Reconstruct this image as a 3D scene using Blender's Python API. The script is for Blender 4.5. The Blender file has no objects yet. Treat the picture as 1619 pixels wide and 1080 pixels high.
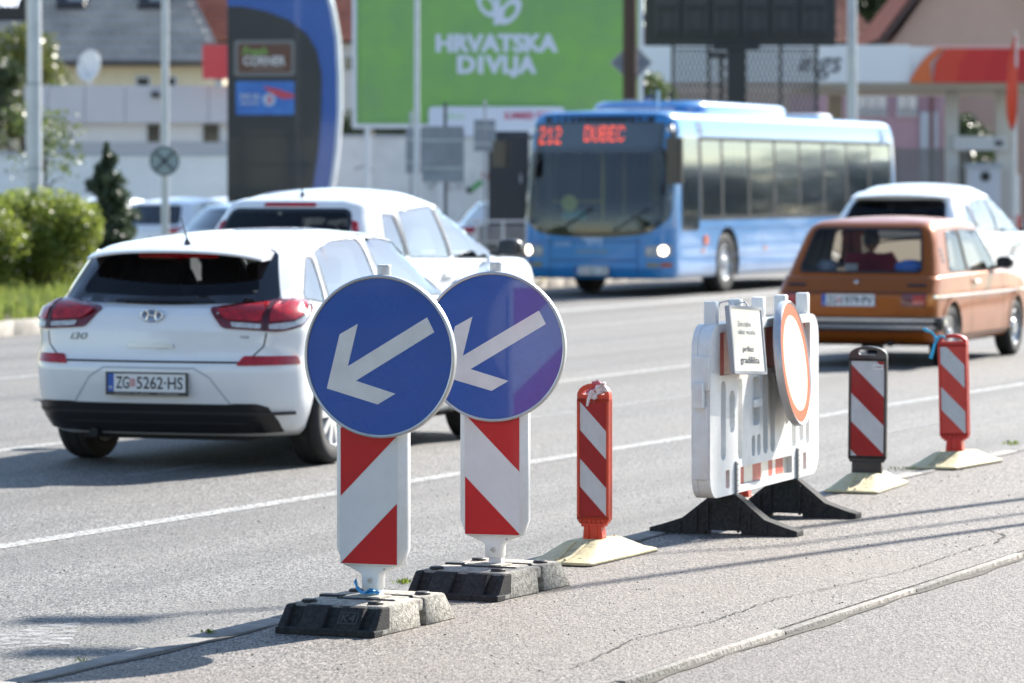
import bpy, bmesh, math, random
import numpy as np
from math import sin, cos, tan, pi, radians, sqrt, atan2, degrees
from mathutils import Vector as V, Matrix
from mathutils.bvhtree import BVHTree
from mathutils.geometry import delaunay_2d_cdt

# ------------------------------------------------------------------ camera, sky, sun, exposure
SC = bpy.context.scene
COL = SC.collection
F, YH, H = 6100.0, 290.0, 1.73          # focal length in photo pixels, horizon row, eye height
TH = radians(23.2)                      # the road runs 23 degrees to the right of the view
SUN_AZ, SUN_EL = radians(37.5), radians(33)
cam_d = bpy.data.cameras.new('camera'); cam = bpy.data.objects.new('camera', cam_d); COL.objects.link(cam)
cam.location = (0, 0, H); cam.rotation_euler = (radians(90), 0, 0)
cam_d.sensor_width = 36; cam_d.sensor_fit = 'HORIZONTAL'; cam_d.lens = F / 1619 * 36
cam_d.shift_x = (809.5 - 810) / 1619; cam_d.shift_y = -(540 - YH) / 1619
cam_d.clip_start = .1; cam_d.clip_end = 3000
cam_d.dof.use_dof = True; cam_d.dof.focus_distance = 15.2; cam_d.dof.aperture_fstop = 4.2; cam_d.dof.aperture_blades = 0
SC.camera = cam
W = bpy.data.worlds.new('World'); SC.world = W; W.use_nodes = True
wn = W.node_tree.nodes; bg = wn['Background']
sky = wn.new('ShaderNodeTexSky'); sky.sky_type = 'NISHITA'; sky.sun_disc = False
sky.sun_elevation = SUN_EL; sky.sun_rotation = SUN_AZ; sky.dust_density = .3; sky.ozone_density = 1.0; sky.altitude = 120
W.node_tree.links.new(sky.outputs[0], bg.inputs[0]); bg.inputs[1].default_value = .095
sd = bpy.data.lights.new('sun', 'SUN'); sun = bpy.data.objects.new('sun', sd); COL.objects.link(sun)
sd.energy = 5.0; sd.angle = radians(.53); sd.color = (1, .95, .87)
sundir = V((sin(SUN_AZ) * cos(SUN_EL), cos(SUN_AZ) * cos(SUN_EL), sin(SUN_EL)))
sun.rotation_euler = sundir.to_track_quat('Z', 'Y').to_euler(); sun.location = (20, 30, 40)
SC.view_settings.view_transform = 'Standard'; SC.view_settings.look = 'None'
SC.view_settings.exposure = 1.47; SC.view_settings.gamma = 1; SC.view_settings.use_curve_mapping = False
SC.render.engine = 'CYCLES'; SC.cycles.use_denoising = True
try: SC.cycles.denoiser = 'OPENIMAGEDENOISE'
except Exception: pass
SC.cycles.max_bounces = 8; SC.cycles.transparent_max_bounces = 16; SC.cycles.caustics_reflective = False
SC.cycles.sample_clamp_indirect = 6
RND = random.Random(7)

# ------------------------------------------------------------------ placing
U2, V2 = (sin(TH), cos(TH)), (cos(TH), -sin(TH))
def G(px, py, z=0.0):                     # a point on the ground seen at a photo pixel
    Y = F * (H - z) / (py - YH); return V(((px - 810) * Y / F, Y, z))
def A(px, py, Y): return V(((px - 810) * Y / F, Y, H - (py - YH) * Y / F))
def R(a, b, z=0.0):                       # road frame: a metres along the road, b across (right positive)
    return V((a * U2[0] + b * V2[0], a * U2[1] + b * V2[1], z))
def toR(p): return (p[0] * U2[0] + p[1] * U2[1], p[0] * V2[0] + p[1] * V2[1])

# ------------------------------------------------------------------ materials
MATS = {}
def M(name, col, rough=.5, metal=0, coat=0, var=0, vscale=6, col2=None, bump=0, bscale=60, emit=0, spec=.5, stretch=None):
    if name in MATS: return MATS[name]
    m = bpy.data.materials.new(name); m.use_nodes = True; MATS[name] = m
    nt = m.node_tree; p = nt.nodes['Principled BSDF']
    c = (*col, 1)
    p.inputs['Base Color'].default_value = c; p.inputs['Roughness'].default_value = rough; p.inputs['Metallic'].default_value = metal
    p.inputs['Coat Weight'].default_value = coat; p.inputs['Coat Roughness'].default_value = .04; p.inputs['Specular IOR Level'].default_value = spec
    if emit: p.inputs['Emission Color'].default_value = c; p.inputs['Emission Strength'].default_value = emit
    if var or bump:
        tc = nt.nodes.new('ShaderNodeTexCoord'); out = tc.outputs['Object']
        if stretch:
            mp = nt.nodes.new('ShaderNodeMapping'); mp.inputs['Scale'].default_value = stretch; nt.links.new(out, mp.inputs[0]); out = mp.outputs[0]
    if var:
        n = nt.nodes.new('ShaderNodeTexNoise'); n.inputs['Scale'].default_value = vscale; n.inputs['Detail'].default_value = 8; n.inputs['Roughness'].default_value = .65
        nt.links.new(out, n.inputs['Vector'])
        r = nt.nodes.new('ShaderNodeValToRGB'); r.color_ramp.elements[0].position = .36; r.color_ramp.elements[1].position = .68
        d = col2 if col2 else tuple(x * (1 - var) for x in col)
        r.color_ramp.elements[0].color = c; r.color_ramp.elements[1].color = (*d, 1)
        nt.links.new(n.outputs[0], r.inputs[0]); nt.links.new(r.outputs[0], p.inputs['Base Color'])
        if rough > .15:
            ad = nt.nodes.new('ShaderNodeMapRange'); ad.inputs['To Min'].default_value = rough - .07; ad.inputs['To Max'].default_value = min(1, rough + .1)
            nt.links.new(n.outputs[0], ad.inputs[0]); nt.links.new(ad.outputs[0], p.inputs['Roughness'])
    if bump:
        n2 = nt.nodes.new('ShaderNodeTexNoise'); n2.inputs['Scale'].default_value = bscale; n2.inputs['Detail'].default_value = 4
        nt.links.new(out, n2.inputs['Vector'])
        b = nt.nodes.new('ShaderNodeBump'); b.inputs['Strength'].default_value = bump; b.inputs['Distance'].default_value = .01
        nt.links.new(n2.outputs[0], b.inputs['Height']); nt.links.new(b.outputs[0], p.inputs['Normal'])
    return m

def grime(m, dirt=(.25, .22, .18), amt=.35, sc=9, specks=True):
    nt = m.node_tree; p = nt.nodes['Principled BSDF']; L = nt.links.new; src = p.inputs['Base Color'].links[0].from_socket if p.inputs['Base Color'].links else None
    tc = nt.nodes.new('ShaderNodeTexCoord'); mp = nt.nodes.new('ShaderNodeMapping'); mp.inputs['Scale'].default_value = (1, 1, .45); L(tc.outputs['Object'], mp.inputs[0])
    n = nt.nodes.new('ShaderNodeTexNoise'); n.inputs['Scale'].default_value = sc; n.inputs['Detail'].default_value = 10; n.inputs['Roughness'].default_value = .7; L(mp.outputs[0], n.inputs['Vector'])
    r = nt.nodes.new('ShaderNodeMapRange'); r.inputs['From Min'].default_value = .5; r.inputs['From Max'].default_value = .78; r.inputs['To Max'].default_value = amt; L(n.outputs[0], r.inputs[0]); f = r.outputs[0]
    if specks:
        v = nt.nodes.new('ShaderNodeTexVoronoi'); v.inputs['Scale'].default_value = sc * 2.2; L(tc.outputs['Object'], v.inputs['Vector']); r2 = nt.nodes.new('ShaderNodeMapRange'); r2.inputs['From Min'].default_value = .09; r2.inputs['From Max'].default_value = .05; r2.inputs['To Max'].default_value = .75; L(v.outputs['Distance'], r2.inputs[0])
        sc_ = nt.nodes.new('ShaderNodeSeparateColor'); L(v.outputs['Color'], sc_.inputs[0]); g = nt.nodes.new('ShaderNodeMath'); g.operation = 'GREATER_THAN'; g.inputs[1].default_value = .72; L(sc_.outputs[0], g.inputs[0]); k = nt.nodes.new('ShaderNodeMath'); k.operation = 'MULTIPLY'; L(r2.outputs[0], k.inputs[0]); L(g.outputs[0], k.inputs[1])
        mx = nt.nodes.new('ShaderNodeMath'); mx.operation = 'MAXIMUM'; L(f, mx.inputs[0]); L(k.outputs[0], mx.inputs[1]); f = mx.outputs[0]
    m_ = nt.nodes.new('ShaderNodeMix'); m_.data_type = 'RGBA'; L(f, m_.inputs[0]); m_.inputs[7].default_value = (*dirt, 1)
    if src: L(src, m_.inputs[6])
    else: m_.inputs[6].default_value = p.inputs['Base Color'].default_value
    L(m_.outputs[2], p.inputs['Base Color']); return m
def glass(name, tint=(.75, .82, .82), rough=.01, fres=1.5, base=0.0, sheen=(1, 1, 1)):
    if name in MATS: return MATS[name]
    m = bpy.data.materials.new(name); m.use_nodes = True; MATS[name] = m; nt = m.node_tree
    for n in list(nt.nodes):
        if n.type == 'BSDF_PRINCIPLED': nt.nodes.remove(n)
    o = nt.nodes['Material Output']; t = nt.nodes.new('ShaderNodeBsdfTransparent'); t.inputs[0].default_value = (*tint, 1)
    g = nt.nodes.new('ShaderNodeBsdfGlossy'); g.inputs['Roughness'].default_value = rough; g.inputs[0].default_value = (*sheen, 1)
    fr = nt.nodes.new('ShaderNodeFresnel'); fr.inputs[0].default_value = fres
    mr = nt.nodes.new('ShaderNodeMapRange'); mr.inputs['To Min'].default_value = base
    nt.links.new(fr.outputs[0], mr.inputs[0])
    mx = nt.nodes.new('ShaderNodeMixShader'); nt.links.new(mr.outputs[0], mx.inputs[0]); nt.links.new(t.outputs[0], mx.inputs[1]); nt.links.new(g.outputs[0], mx.inputs[2])
    nt.links.new(mx.outputs[0], o.inputs[0]); return m

def asphalt(name, dark, light, warm, grain=150, streak=True, rough=.72):
    m = bpy.data.materials.new(name); m.use_nodes = True; nt = m.node_tree; L = nt.links.new; N = nt.nodes.new
    p = nt.nodes['Principled BSDF']; tc = N('ShaderNodeTexCoord')
    rot = N('ShaderNodeMapping'); rot.inputs['Rotation'].default_value = (0, 0, TH - pi / 2); L(tc.outputs['Object'], rot.inputs[0])   # x runs along the road
    def noise(scale, detail=4, vec=None, r=.6):
        n = N('ShaderNodeTexNoise'); n.inputs['Scale'].default_value = scale; n.inputs['Detail'].default_value = detail; n.inputs['Roughness'].default_value = r
        L(vec or rot.outputs[0], n.inputs['Vector']); return n.outputs[0]
    gm = N('ShaderNodeMapping'); gm.inputs['Scale'].default_value = (1.0, .30, 1); L(tc.outputs['Object'], gm.inputs[0])   # stones read taller than wide at this low angle
    vo = N('ShaderNodeTexVoronoi'); vo.inputs['Scale'].default_value = grain; L(gm.outputs[0], vo.inputs['Vector'])
    st = N('ShaderNodeMapping'); st.inputs['Scale'].default_value = (.05, 1.3, 1); L(rot.outputs[0], st.inputs[0])
    big = noise(.45, 6); mid = noise(5, 6); strk = noise(1.1, 4, st.outputs[0]); fine = noise(grain * .55, 4, gm.outputs[0], .7)
    def mix(a, b, f):
        x = N('ShaderNodeMix'); x.data_type = 'RGBA'
        for v, i in ((a, 6), (b, 7)):
            if isinstance(v, tuple): x.inputs[i].default_value = (*v, 1)
            else: L(v, x.inputs[i])
        if isinstance(f, float): x.inputs[0].default_value = f
        else: L(f, x.inputs[0])
        return x.outputs[2]
    def ramp(v, a, b):
        r = N('ShaderNodeMapRange'); r.inputs['From Min'].default_value = a; r.inputs['From Max'].default_value = b; L(v, r.inputs[0]); return r.outputs[0]
    sep = N('ShaderNodeSeparateColor'); L(vo.outputs['Color'], sep.inputs[0])
    c = mix(dark, light, ramp(sep.outputs[0], .05, .95))
    c = mix(c, warm, ramp(big, .42, .75))
    if streak: c = mix(c, tuple(x * .62 for x in dark), ramp(strk, .52, .85))
    c2 = mix(c, tuple(x * .35 for x in dark), ramp(vo.outputs['Distance'], .55, .85))
    c3 = mix(c2, tuple(min(1, x * 1.5) for x in light), ramp(fine, .60, .72))
    c4 = mix(c3, tuple(x * .75 for x in dark), ramp(mid, .6, .85))
    if streak:                            # tyre-polished wheel tracks and old oil marks along the lanes
        sx = N('ShaderNodeSeparateXYZ'); L(rot.outputs[0], sx.inputs[0])
        a = N('ShaderNodeMath'); a.operation = 'MULTIPLY_ADD'; a.inputs[1].default_value = 2 * pi / 1.74; a.inputs[2].default_value = .6; L(sx.outputs[1], a.inputs[0])
        w = N('ShaderNodeMath'); w.operation = 'SINE'; L(a.outputs[0], w.inputs[0]); tr = ramp(w.outputs[0], .1, 1.0)
        k = N('ShaderNodeMath'); k.operation = 'MULTIPLY'; L(tr, k.inputs[0]); L(ramp(strk, .25, .7), k.inputs[1]); k2 = N('ShaderNodeMath'); k2.operation = 'MULTIPLY'; k2.inputs[1].default_value = .6; L(k.outputs[0], k2.inputs[0])
        c4 = mix(c4, tuple(x * .9 for x in dark), k2.outputs[0])
        oil = noise(1.7, 5, st.outputs[0], .7); c4 = mix(c4, tuple(x * .5 for x in dark), ramp(oil, .66, .80))
    spot = N('ShaderNodeTexVoronoi'); spot.inputs['Scale'].default_value = 1.6; L(rot.outputs[0], spot.inputs['Vector']); c4 = mix(c4, tuple(x * .45 for x in dark), ramp(spot.outputs['Distance'], .05, .02))
    L(c4, p.inputs['Base Color'])
    p.inputs['Roughness'].default_value = rough; p.inputs['Specular IOR Level'].default_value = .45
    ad = N('ShaderNodeMath'); ad.operation = 'ADD'; L(sep.outputs[1], ad.inputs[0])
    mu = N('ShaderNodeMath'); mu.operation = 'MULTIPLY'; mu.inputs[1].default_value = 1.0; L(fine, mu.inputs[0]); L(mu.outputs[0], ad.inputs[1])
    b = N('ShaderNodeBump'); b.inputs['Strength'].default_value = .8; b.inputs['Distance'].default_value = .006
    L(ad.outputs[0], b.inputs['Height']); L(b.outputs[0], p.inputs['Normal']); return m

# ------------------------------------------------------------------ mesh building
class MB:
    def __init__(s): s.v = []; s.f = []; s.m = []
    def add(s, vs, fs, mi=0, X=None):
        o = len(s.v); s.v += [tuple(X @ V(p)) if X else tuple(p) for p in vs]
        s.f += [tuple(i + o for i in f) for f in fs]; s.m += [mi] * len(fs); return s
    def box(s, c, d, mi=0, X=None):
        x, y, z = d[0] / 2, d[1] / 2, d[2] / 2
        vs = [(c[0] + a * x, c[1] + b * y, c[2] + e * z) for e in (-1, 1) for b in (-1, 1) for a in (-1, 1)]
        return s.add(vs, [(0, 2, 3, 1), (4, 5, 7, 6), (0, 1, 5, 4), (2, 6, 7, 3), (0, 4, 6, 2), (1, 3, 7, 5)], mi, X)
    def hexa(s, b, t, mi=0, X=None):      # four bottom, four top points
        return s.add(list(b) + list(t), [(3, 2, 1, 0), (4, 5, 6, 7), (0, 1, 5, 4), (1, 2, 6, 5), (2, 3, 7, 6), (3, 0, 4, 7)], mi, X)
    def loft(s, rings, mi=0, X=None, caps=True, closed=True):
        n = len(rings[0]); vs = [p for r in rings for p in r]; fs = []
        for k in range(len(rings) - 1):
            for i in range(n if closed else n - 1):
                j = (i + 1) % n; fs.append((k * n + i, k * n + j, (k + 1) * n + j, (k + 1) * n + i))
        if caps: fs += [tuple(range(n))[::-1], tuple((len(rings) - 1) * n + i for i in range(n))]
        return s.add(vs, fs, mi, X)
    def tube(s, pts, r, n=8, mi=0, X=None, caps=True):
        pts = [V(p) for p in pts]; rings = []; up = None
        for i, p in enumerate(pts):
            d = (pts[min(i + 1, len(pts) - 1)] - pts[max(i - 1, 0)]).normalized()
            if up is None: up = V((0, 0, 1)) if abs(d.z) < .9 else V((1, 0, 0))
            a = d.cross(up).normalized(); b = a.cross(d).normalized(); up = b
            rr = r[i] if isinstance(r, (list, tuple)) else r
            rings.append([p + rr * (cos(2 * pi * k / n) * a + sin(2 * pi * k / n) * b) for k in range(n)])
        return s.loft(rings, mi, X, caps)
    def prism(s, poly, h0, h1, ax='y', mi=0, X=None):
        def P(p, h): return (p[0], h, p[1]) if ax == 'y' else (h, p[0], p[1]) if ax == 'x' else (p[0], p[1], h)
        return s.loft([[P(p, h0) for p in poly], [P(p, h1) for p in poly]], mi, X)
    def lathe(s, prof, n=32, ax='z', mi=0, X=None, caps=False):
        rings = []
        for r, h in prof:
            ring = []
            for k in range(n):
                c, d = r * cos(2 * pi * k / n), r * sin(2 * pi * k / n)
                ring.append((c, d, h) if ax == 'z' else (c, h, d) if ax == 'y' else (h, c, d))
            rings.append(ring)
        return s.loft(rings, mi, X, caps)
    def mesh(s, name, mats, smooth=35, bevel=0, recalc=True, seg=1):
        me = bpy.data.meshes.new(name); me.from_pydata([tuple(p) for p in s.v], [], s.f)
        for m in (mats if isinstance(mats, (list, tuple)) else [mats]): me.materials.append(m)
        if any(s.m): me.polygons.foreach_set('material_index', s.m)
        if recalc or bevel:
            bm = bmesh.new(); bm.from_mesh(me)
            if recalc:
                bmesh.ops.remove_doubles(bm, verts=bm.verts, dist=1e-5) if recalc == 2 else None
                bmesh.ops.recalc_face_normals(bm, faces=bm.faces)
            if bevel:
                ed = [e for e in bm.edges if len(e.link_faces) == 2 and e.calc_face_angle(0) > radians(28)]
                bmesh.ops.bevel(bm, geom=ed, offset=bevel, segments=seg, profile=.5, affect='EDGES', clamp_overlap=True)
            bm.to_mesh(me); bm.free()
        if smooth:
            me.polygons.foreach_set('use_smooth', [True] * len(me.polygons)); me.set_sharp_from_angle(angle=radians(smooth))
        me.update(); return me
    def build(s, name, mats, parent=None, smooth=35, bevel=0, recalc=True, seg=1, loc=None, rot=None):
        return obj(name, s.mesh(name, mats, smooth, bevel, recalc, seg), parent, loc, rot)
def obj(name, me, parent=None, loc=None, rot=None):
    o = bpy.data.objects.new(name, me); COL.objects.link(o)
    if parent: o.parent = parent
    if loc is not None: o.location = loc
    if rot is not None: o.rotation_euler = rot
    return o
def tag(o, label=None, cat=None, group=None, kind=None):
    if label: o['label'] = label
    if cat: o['category'] = cat
    if group: o['group'] = group
    if kind: o['kind'] = kind
    return o
def thing(name, label, cat, loc=(0, 0, 0), rz=0, group=None):
    o = bpy.data.objects.new(name, None); COL.objects.link(o); o.location = loc; o.rotation_euler = (0, 0, rz); o.empty_display_size = .1
    return tag(o, label, cat, group)
def structure(o): o['kind'] = 'structure'; return o
def copy_tree(o, parent=None):
    c = o.copy(); COL.objects.link(c); c.parent = parent
    for ch in [x for x in bpy.data.objects if x.parent == o]: copy_tree(ch, c)
    return c

def dens(poly, step, closed=True):
    out = []; n = len(poly)
    for i in range(n if closed else n - 1):
        a, b = poly[i], poly[(i + 1) % n]; d = sqrt((a[0] - b[0]) ** 2 + (a[1] - b[1]) ** 2); k = max(1, int(d / step + .5))
        out += [(a[0] + (b[0] - a[0]) * j / k, a[1] + (b[1] - a[1]) * j / k) for j in range(k)]
    if not closed: out.append(tuple(poly[-1]))
    return out
def inside(p, poly):
    x, y = p; r = False; n = len(poly); j = n - 1
    for i in range(n):
        xi, yi = poly[i]; xj, yj = poly[j]
        if (yi > y) != (yj > y) and x < (xj - xi) * (y - yi) / (yj - yi) + xi: r = not r
        j = i
    return r
def cdt(poly, holes=(), grid=0):
    pts = [V(p) for p in poly]; n = len(pts); ed = [(i, (i + 1) % n) for i in range(n)]
    for h in holes:
        o = len(pts); pts += [V(p) for p in h]; ed += [(o + i, o + (i + 1) % len(h)) for i in range(len(h))]
    if grid:
        xs = [p[0] for p in poly]; ys = [p[1] for p in poly]
        for gx in np.arange(min(xs) + grid / 2, max(xs), grid):
            for gy in np.arange(min(ys) + grid / 2, max(ys), grid):
                q = (float(gx), float(gy))
                if inside(q, poly) and min((q[0] - p[0]) ** 2 + (q[1] - p[1]) ** 2 for p in poly) > (grid * .45) ** 2: pts.append(V(q))
    vs, _, fs, _, _, _ = delaunay_2d_cdt(pts, ed, [], 0, 1e-7)
    out = []
    for f in fs:
        c = sum((vs[i] for i in f), V((0, 0))) / len(f)
        if inside(c, poly) and not any(inside(c, h) for h in holes): out.append(tuple(f))
    return [tuple(v) for v in vs], out
def plate(mb, poly, holes, h0, h1, ax='y', mi=0, X=None):    # thick plate with openings
    vs, fs = cdt(poly, holes)
    def P(p, h): return (p[0], h, p[1]) if ax == 'y' else (h, p[0], p[1]) if ax == 'x' else (p[0], p[1], h)
    mb.add([P(p, h0) for p in vs], fs, mi, X); mb.add([P(p, h1) for p in vs], [f[::-1] for f in fs], mi, X)
    for lp in [poly] + list(holes): mb.loft([[P(p, h0) for p in lp], [P(p, h1) for p in lp]], mi, X, caps=False)
def rrect(cx, cy, w, h, r, n=5):
    o = []
    for sx, sy, a0 in ((1, 1, 0), (-1, 1, 90), (-1, -1, 180), (1, -1, 270)):
        for k in range(n + 1):
            a = radians(a0 + 90 * k / n); o.append((cx + sx * (w / 2 - r) + r * cos(a), cy + sy * (h / 2 - r) + r * sin(a)))
    return o
def circ(cx, cy, r, n=32, ry=None): return [(cx + r * cos(2 * pi * k / n), cy + (ry or r) * sin(2 * pi * k / n)) for k in range(n)]

_txt = {}
def text2d(s, size=1.0, bold=0.0, align='CENTER', sx=1.0, shear=0.0):
    cu = bpy.data.curves.new('lettering', 'FONT'); cu.body = s; cu.size = 1; cu.align_x = align; cu.align_y = 'CENTER'; cu.fill_mode = 'FRONT'
    cu.offset = bold; cu.resolution_u = 3; cu.shear = shear; cu.dimensions = '2D'
    o = bpy.data.objects.new('lettering', cu); COL.objects.link(o); dg = bpy.context.evaluated_depsgraph_get(); dg.update()
    me = o.evaluated_get(dg).to_mesh(); vs = [(v.co.x * size * sx, v.co.y * size) for v in me.vertices]; fs = [tuple(p.vertices) for p in me.polygons]
    o.evaluated_get(dg).to_mesh_clear(); bpy.data.objects.remove(o); bpy.data.curves.remove(cu); return vs, fs
def text_fit(s, w, h, bold=0.0, shear=0.0):     # lettering scaled to a w x h box about its centre
    vs, fs = text2d(s, 1, bold, 'CENTER', 1, shear)
    xs = [p[0] for p in vs]; ys = [p[1] for p in vs]; cx, cy = (min(xs) + max(xs)) / 2, (min(ys) + max(ys)) / 2
    kx, ky = w / (max(xs) - min(xs)), h / (max(ys) - min(ys))
    return [((p[0] - cx) * kx, (p[1] - cy) * ky) for p in vs], fs
# ------------------------------------------------------------------ ground, road, kerbs, markings
HI = .09                                  # height of the traffic island
road_m = asphalt('road asphalt', (.062, .060, .056), (.250, .240, .226), (.165, .152, .135), 120)
isl_m = asphalt('island asphalt', (.062, .053, .047), (.255, .226, .198), (.18, .150, .124), 130, streak=False)
near_m = asphalt('old asphalt', (.052, .044, .039), (.215, .188, .168), (.13, .108, .093), 135, streak=False)
def worn(name, col, sc, a, b):
    m = M(name, col, .7, var=.3, vscale=12); nt = m.node_tree; p = nt.nodes['Principled BSDF']; tc = nt.nodes.new('ShaderNodeTexCoord'); n = nt.nodes.new('ShaderNodeTexNoise'); n.inputs['Scale'].default_value = sc; n.inputs['Detail'].default_value = 9; n.inputs['Roughness'].default_value = .72
    nt.links.new(tc.outputs['Object'], n.inputs['Vector']); mr = nt.nodes.new('ShaderNodeMapRange'); mr.inputs['From Min'].default_value = a; mr.inputs['From Max'].default_value = b; nt.links.new(n.outputs[0], mr.inputs[0]); nt.links.new(mr.outputs[0], p.inputs['Alpha']); return m
kerb_m = M('kerb concrete', (.30, .285, .26), .85, var=.4, vscale=9, bump=.5, bscale=120)
paint_m = worn('worn road paint', (.52, .52, .50), 34, .36, .60)
faint_m = worn('nearly gone road paint', (.46, .46, .45), 9, .42, .75)
pave_m = M('pavement concrete', (.30, .29, .275), .85, var=.35, vscale=3, bump=.3, bscale=80)

def sheet(name, pts, z, m):
    mb = MB(); mb.add([(p[0], p[1], z) for p in pts], [tuple(range(len(pts)))]); return structure(mb.build(name, m, recalc=False, smooth=0))
def strip(b0, b1, a0, a1, z): return [R(a0, b0), R(a0, b1), R(a1, b1), R(a1, b0)]
mb = MB(); mb.add([(-700, -60, -.02), (700, -60, -.02), (700, 1200, -.02), (-700, 1200, -.02)], [(0, 1, 2, 3)])
structure(mb.build('ground', M('packed earth', (.20, .18, .15), .9, var=.3, vscale=.4), recalc=False, smooth=0))
sheet('road', [R(-20, -30), R(-20, -6.4), R(260, -6.4), R(260, -30)], 0, road_m)
# island slab and the older tarmac strip in front of it
mb = MB(); mb.prism([R(-10, -6.452)[:2], R(-10, -4.70)[:2], R(120, -4.70)[:2], R(120, -6.452)[:2]], -.05, HI, 'z')
structure(mb.build('traffic_island', isl_m, smooth=0))
mb = MB(); mb.prism([R(-10, -4.637)[:2], R(-10, 14)[:2], R(120, 14)[:2], R(120, -4.637)[:2]], -.05, HI - .014, 'z')
structure(mb.build('footway', near_m, smooth=0))
def kerb_row(name, b0, b1, a0, a1, ln, z0, z1, m, jit=.004, path=None, seed=1):
    root = bpy.data.objects.new(name, None); COL.objects.link(root); structure(root); rr = random.Random(seed)
    n = int((a1 - a0) / ln); shapes = []
    for k in range(4):
        mb = MB(); w = b1 - b0; e = [rr.uniform(-jit, jit) for _ in range(8)]
        mb.hexa([(0, b0, z0), (ln - .012, b0, z0), (ln - .012, b1, z0), (0, b1, z0)], [(0, b0 + .004 + e[0], z1 + e[1]), (ln - .012, b0 + .004 + e[2], z1 + e[3]), (ln - .012, b1 - .004, z1 + e[4]), (0, b1 - .004, z1 + e[5])])
        shapes.append(mb.mesh('kerb_stone', m, bevel=.012 if w > .09 else .006, seg=2))
    for i in range(n):
        o = obj('kerb_stone', shapes[rr.randrange(4)], root); a = a0 + i * ln
        if path is None: p = R(a, 0); ang = pi / 2 - TH
        else: p, ang = path(a)
        o.location = (p[0], p[1], 0); o.location.z = rr.uniform(-.004, .003); o.rotation_euler = (0, 0, ang)
    return root
# local y is left of the road direction, so b (right positive) becomes -y
kerb_row('island_kerb', 6.455, 6.575, 5.0, 45, 1.0, -.06, HI + .004, kerb_m, .006, seed=3)
kerb_row('edging_kerb', 4.645, 4.694, 7.0, 33, 1.6, -.02, HI + .003, M('edging concrete', (.36, .335, .30), .9, var=1, vscale=26, col2=(.16, .14, .12), bump=.9, bscale=70), .003, seed=5)
# markings
def mark(name, b, w, a0, a1, m=paint_m, z=.004, k=0): return sheet(name, [R(a0, b + k * a0 - w / 2), R(a0, b + k * a0 + w / 2), R(a1, b + k * a1 + w / 2), R(a1, b + k * a1 - w / 2)], z, m)
mark('edge_line', -9.86, .13, 5, 60, k=.025)
mark('lane_line', -12.87, .13, 10, 80)
mark('worn_line', -11.05, .11, 20, 45, faint_m)
mark('centre_line', -17.6, .13, 20, 120)
mark('bay_line', -20.0, .34, 40, 130)
mark('lane_dash', -8.15, .07, 25.5, 27.6, faint_m)
q = [G(0, 1028), G(110, 1020), G(128, 985), G(60, 990), G(0, 1000)]
sheet('worn_arrow', q, .004, faint_m)
# repaired joints and cracks in the island tarmac
def crack(name, pts, w, z, m, seed=1):
    rr = random.Random(seed); P = []
    for i in range(len(pts) - 1):
        a, b = pts[i], pts[i + 1]; n = max(2, int((b - a).length / .05))
        for k in range(n): P.append(a.lerp(b, k / n) + V((rr.uniform(-.008, .008), rr.uniform(-.02, .02), 0)))
    P.append(pts[-1]); vs = []; fs = []
    for i, p in enumerate(P):
        d = (P[min(i + 1, len(P) - 1)] - P[max(i - 1, 0)]).normalized(); nn = V((-d.y, d.x, 0)); ww = w * rr.uniform(.3, 1.2) * (0 if i in (0, len(P) - 1) else 1)
        vs += [(p + nn * ww)[:2] + (z,), (p - nn * ww)[:2] + (z,)]
    fs = [(2 * i, 2 * i + 1, 2 * i + 3, 2 * i + 2) for i in range(len(P) - 1)]
    mb = MB(); mb.add(vs, fs); return structure(mb.build(name, m, recalc=False, smooth=0))
dark_m = M('crack filler', (.045, .04, .036), .9)
crack('crack', [G(900, 1060, HI), G(1010, 1008, HI), G(1120, 985, HI), G(1220, 950, HI), G(1420, 906, HI), G(1560, 860, HI)], .004, HI + .004, dark_m, 3)
crack('crack', [G(1560, 838, HI), G(1590, 848, HI), G(1570, 860, HI)], .006, HI + .004, dark_m, 5)
# dirt gathered along the kerb and in front of the edging
dirt_m = M('grit', (.11, .095, .075), .95, var=.5, vscale=30, bump=.6, bscale=120)
def dirtline(b, w, a0, a1, z, seed, m=dirt_m):
    rr = random.Random(seed); vs = []; n = int((a1 - a0) / .08)
    for i in range(n + 1):
        a = a0 + (a1 - a0) * i / n; ww = w * (.55 + .25 * sin(a * 3.1 + seed) + .15 * sin(a * 9.7) + rr.uniform(-.06, .06)); vs += [tuple(R(a, b, z)), tuple(R(a, b + ww, z))]
    mb = MB(); mb.add(vs, [(2 * i, 2 * i + 1, 2 * i + 3, 2 * i + 2) for i in range(n)]); o = mb.build('dirt', m, recalc=False, smooth=0); o['kind'] = 'structure'; return o
dirtline(-6.452, .05, 6, 40, HI + .003, 2); dirtline(-4.640, .05, 7, 32, HI - .011, 3)
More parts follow.
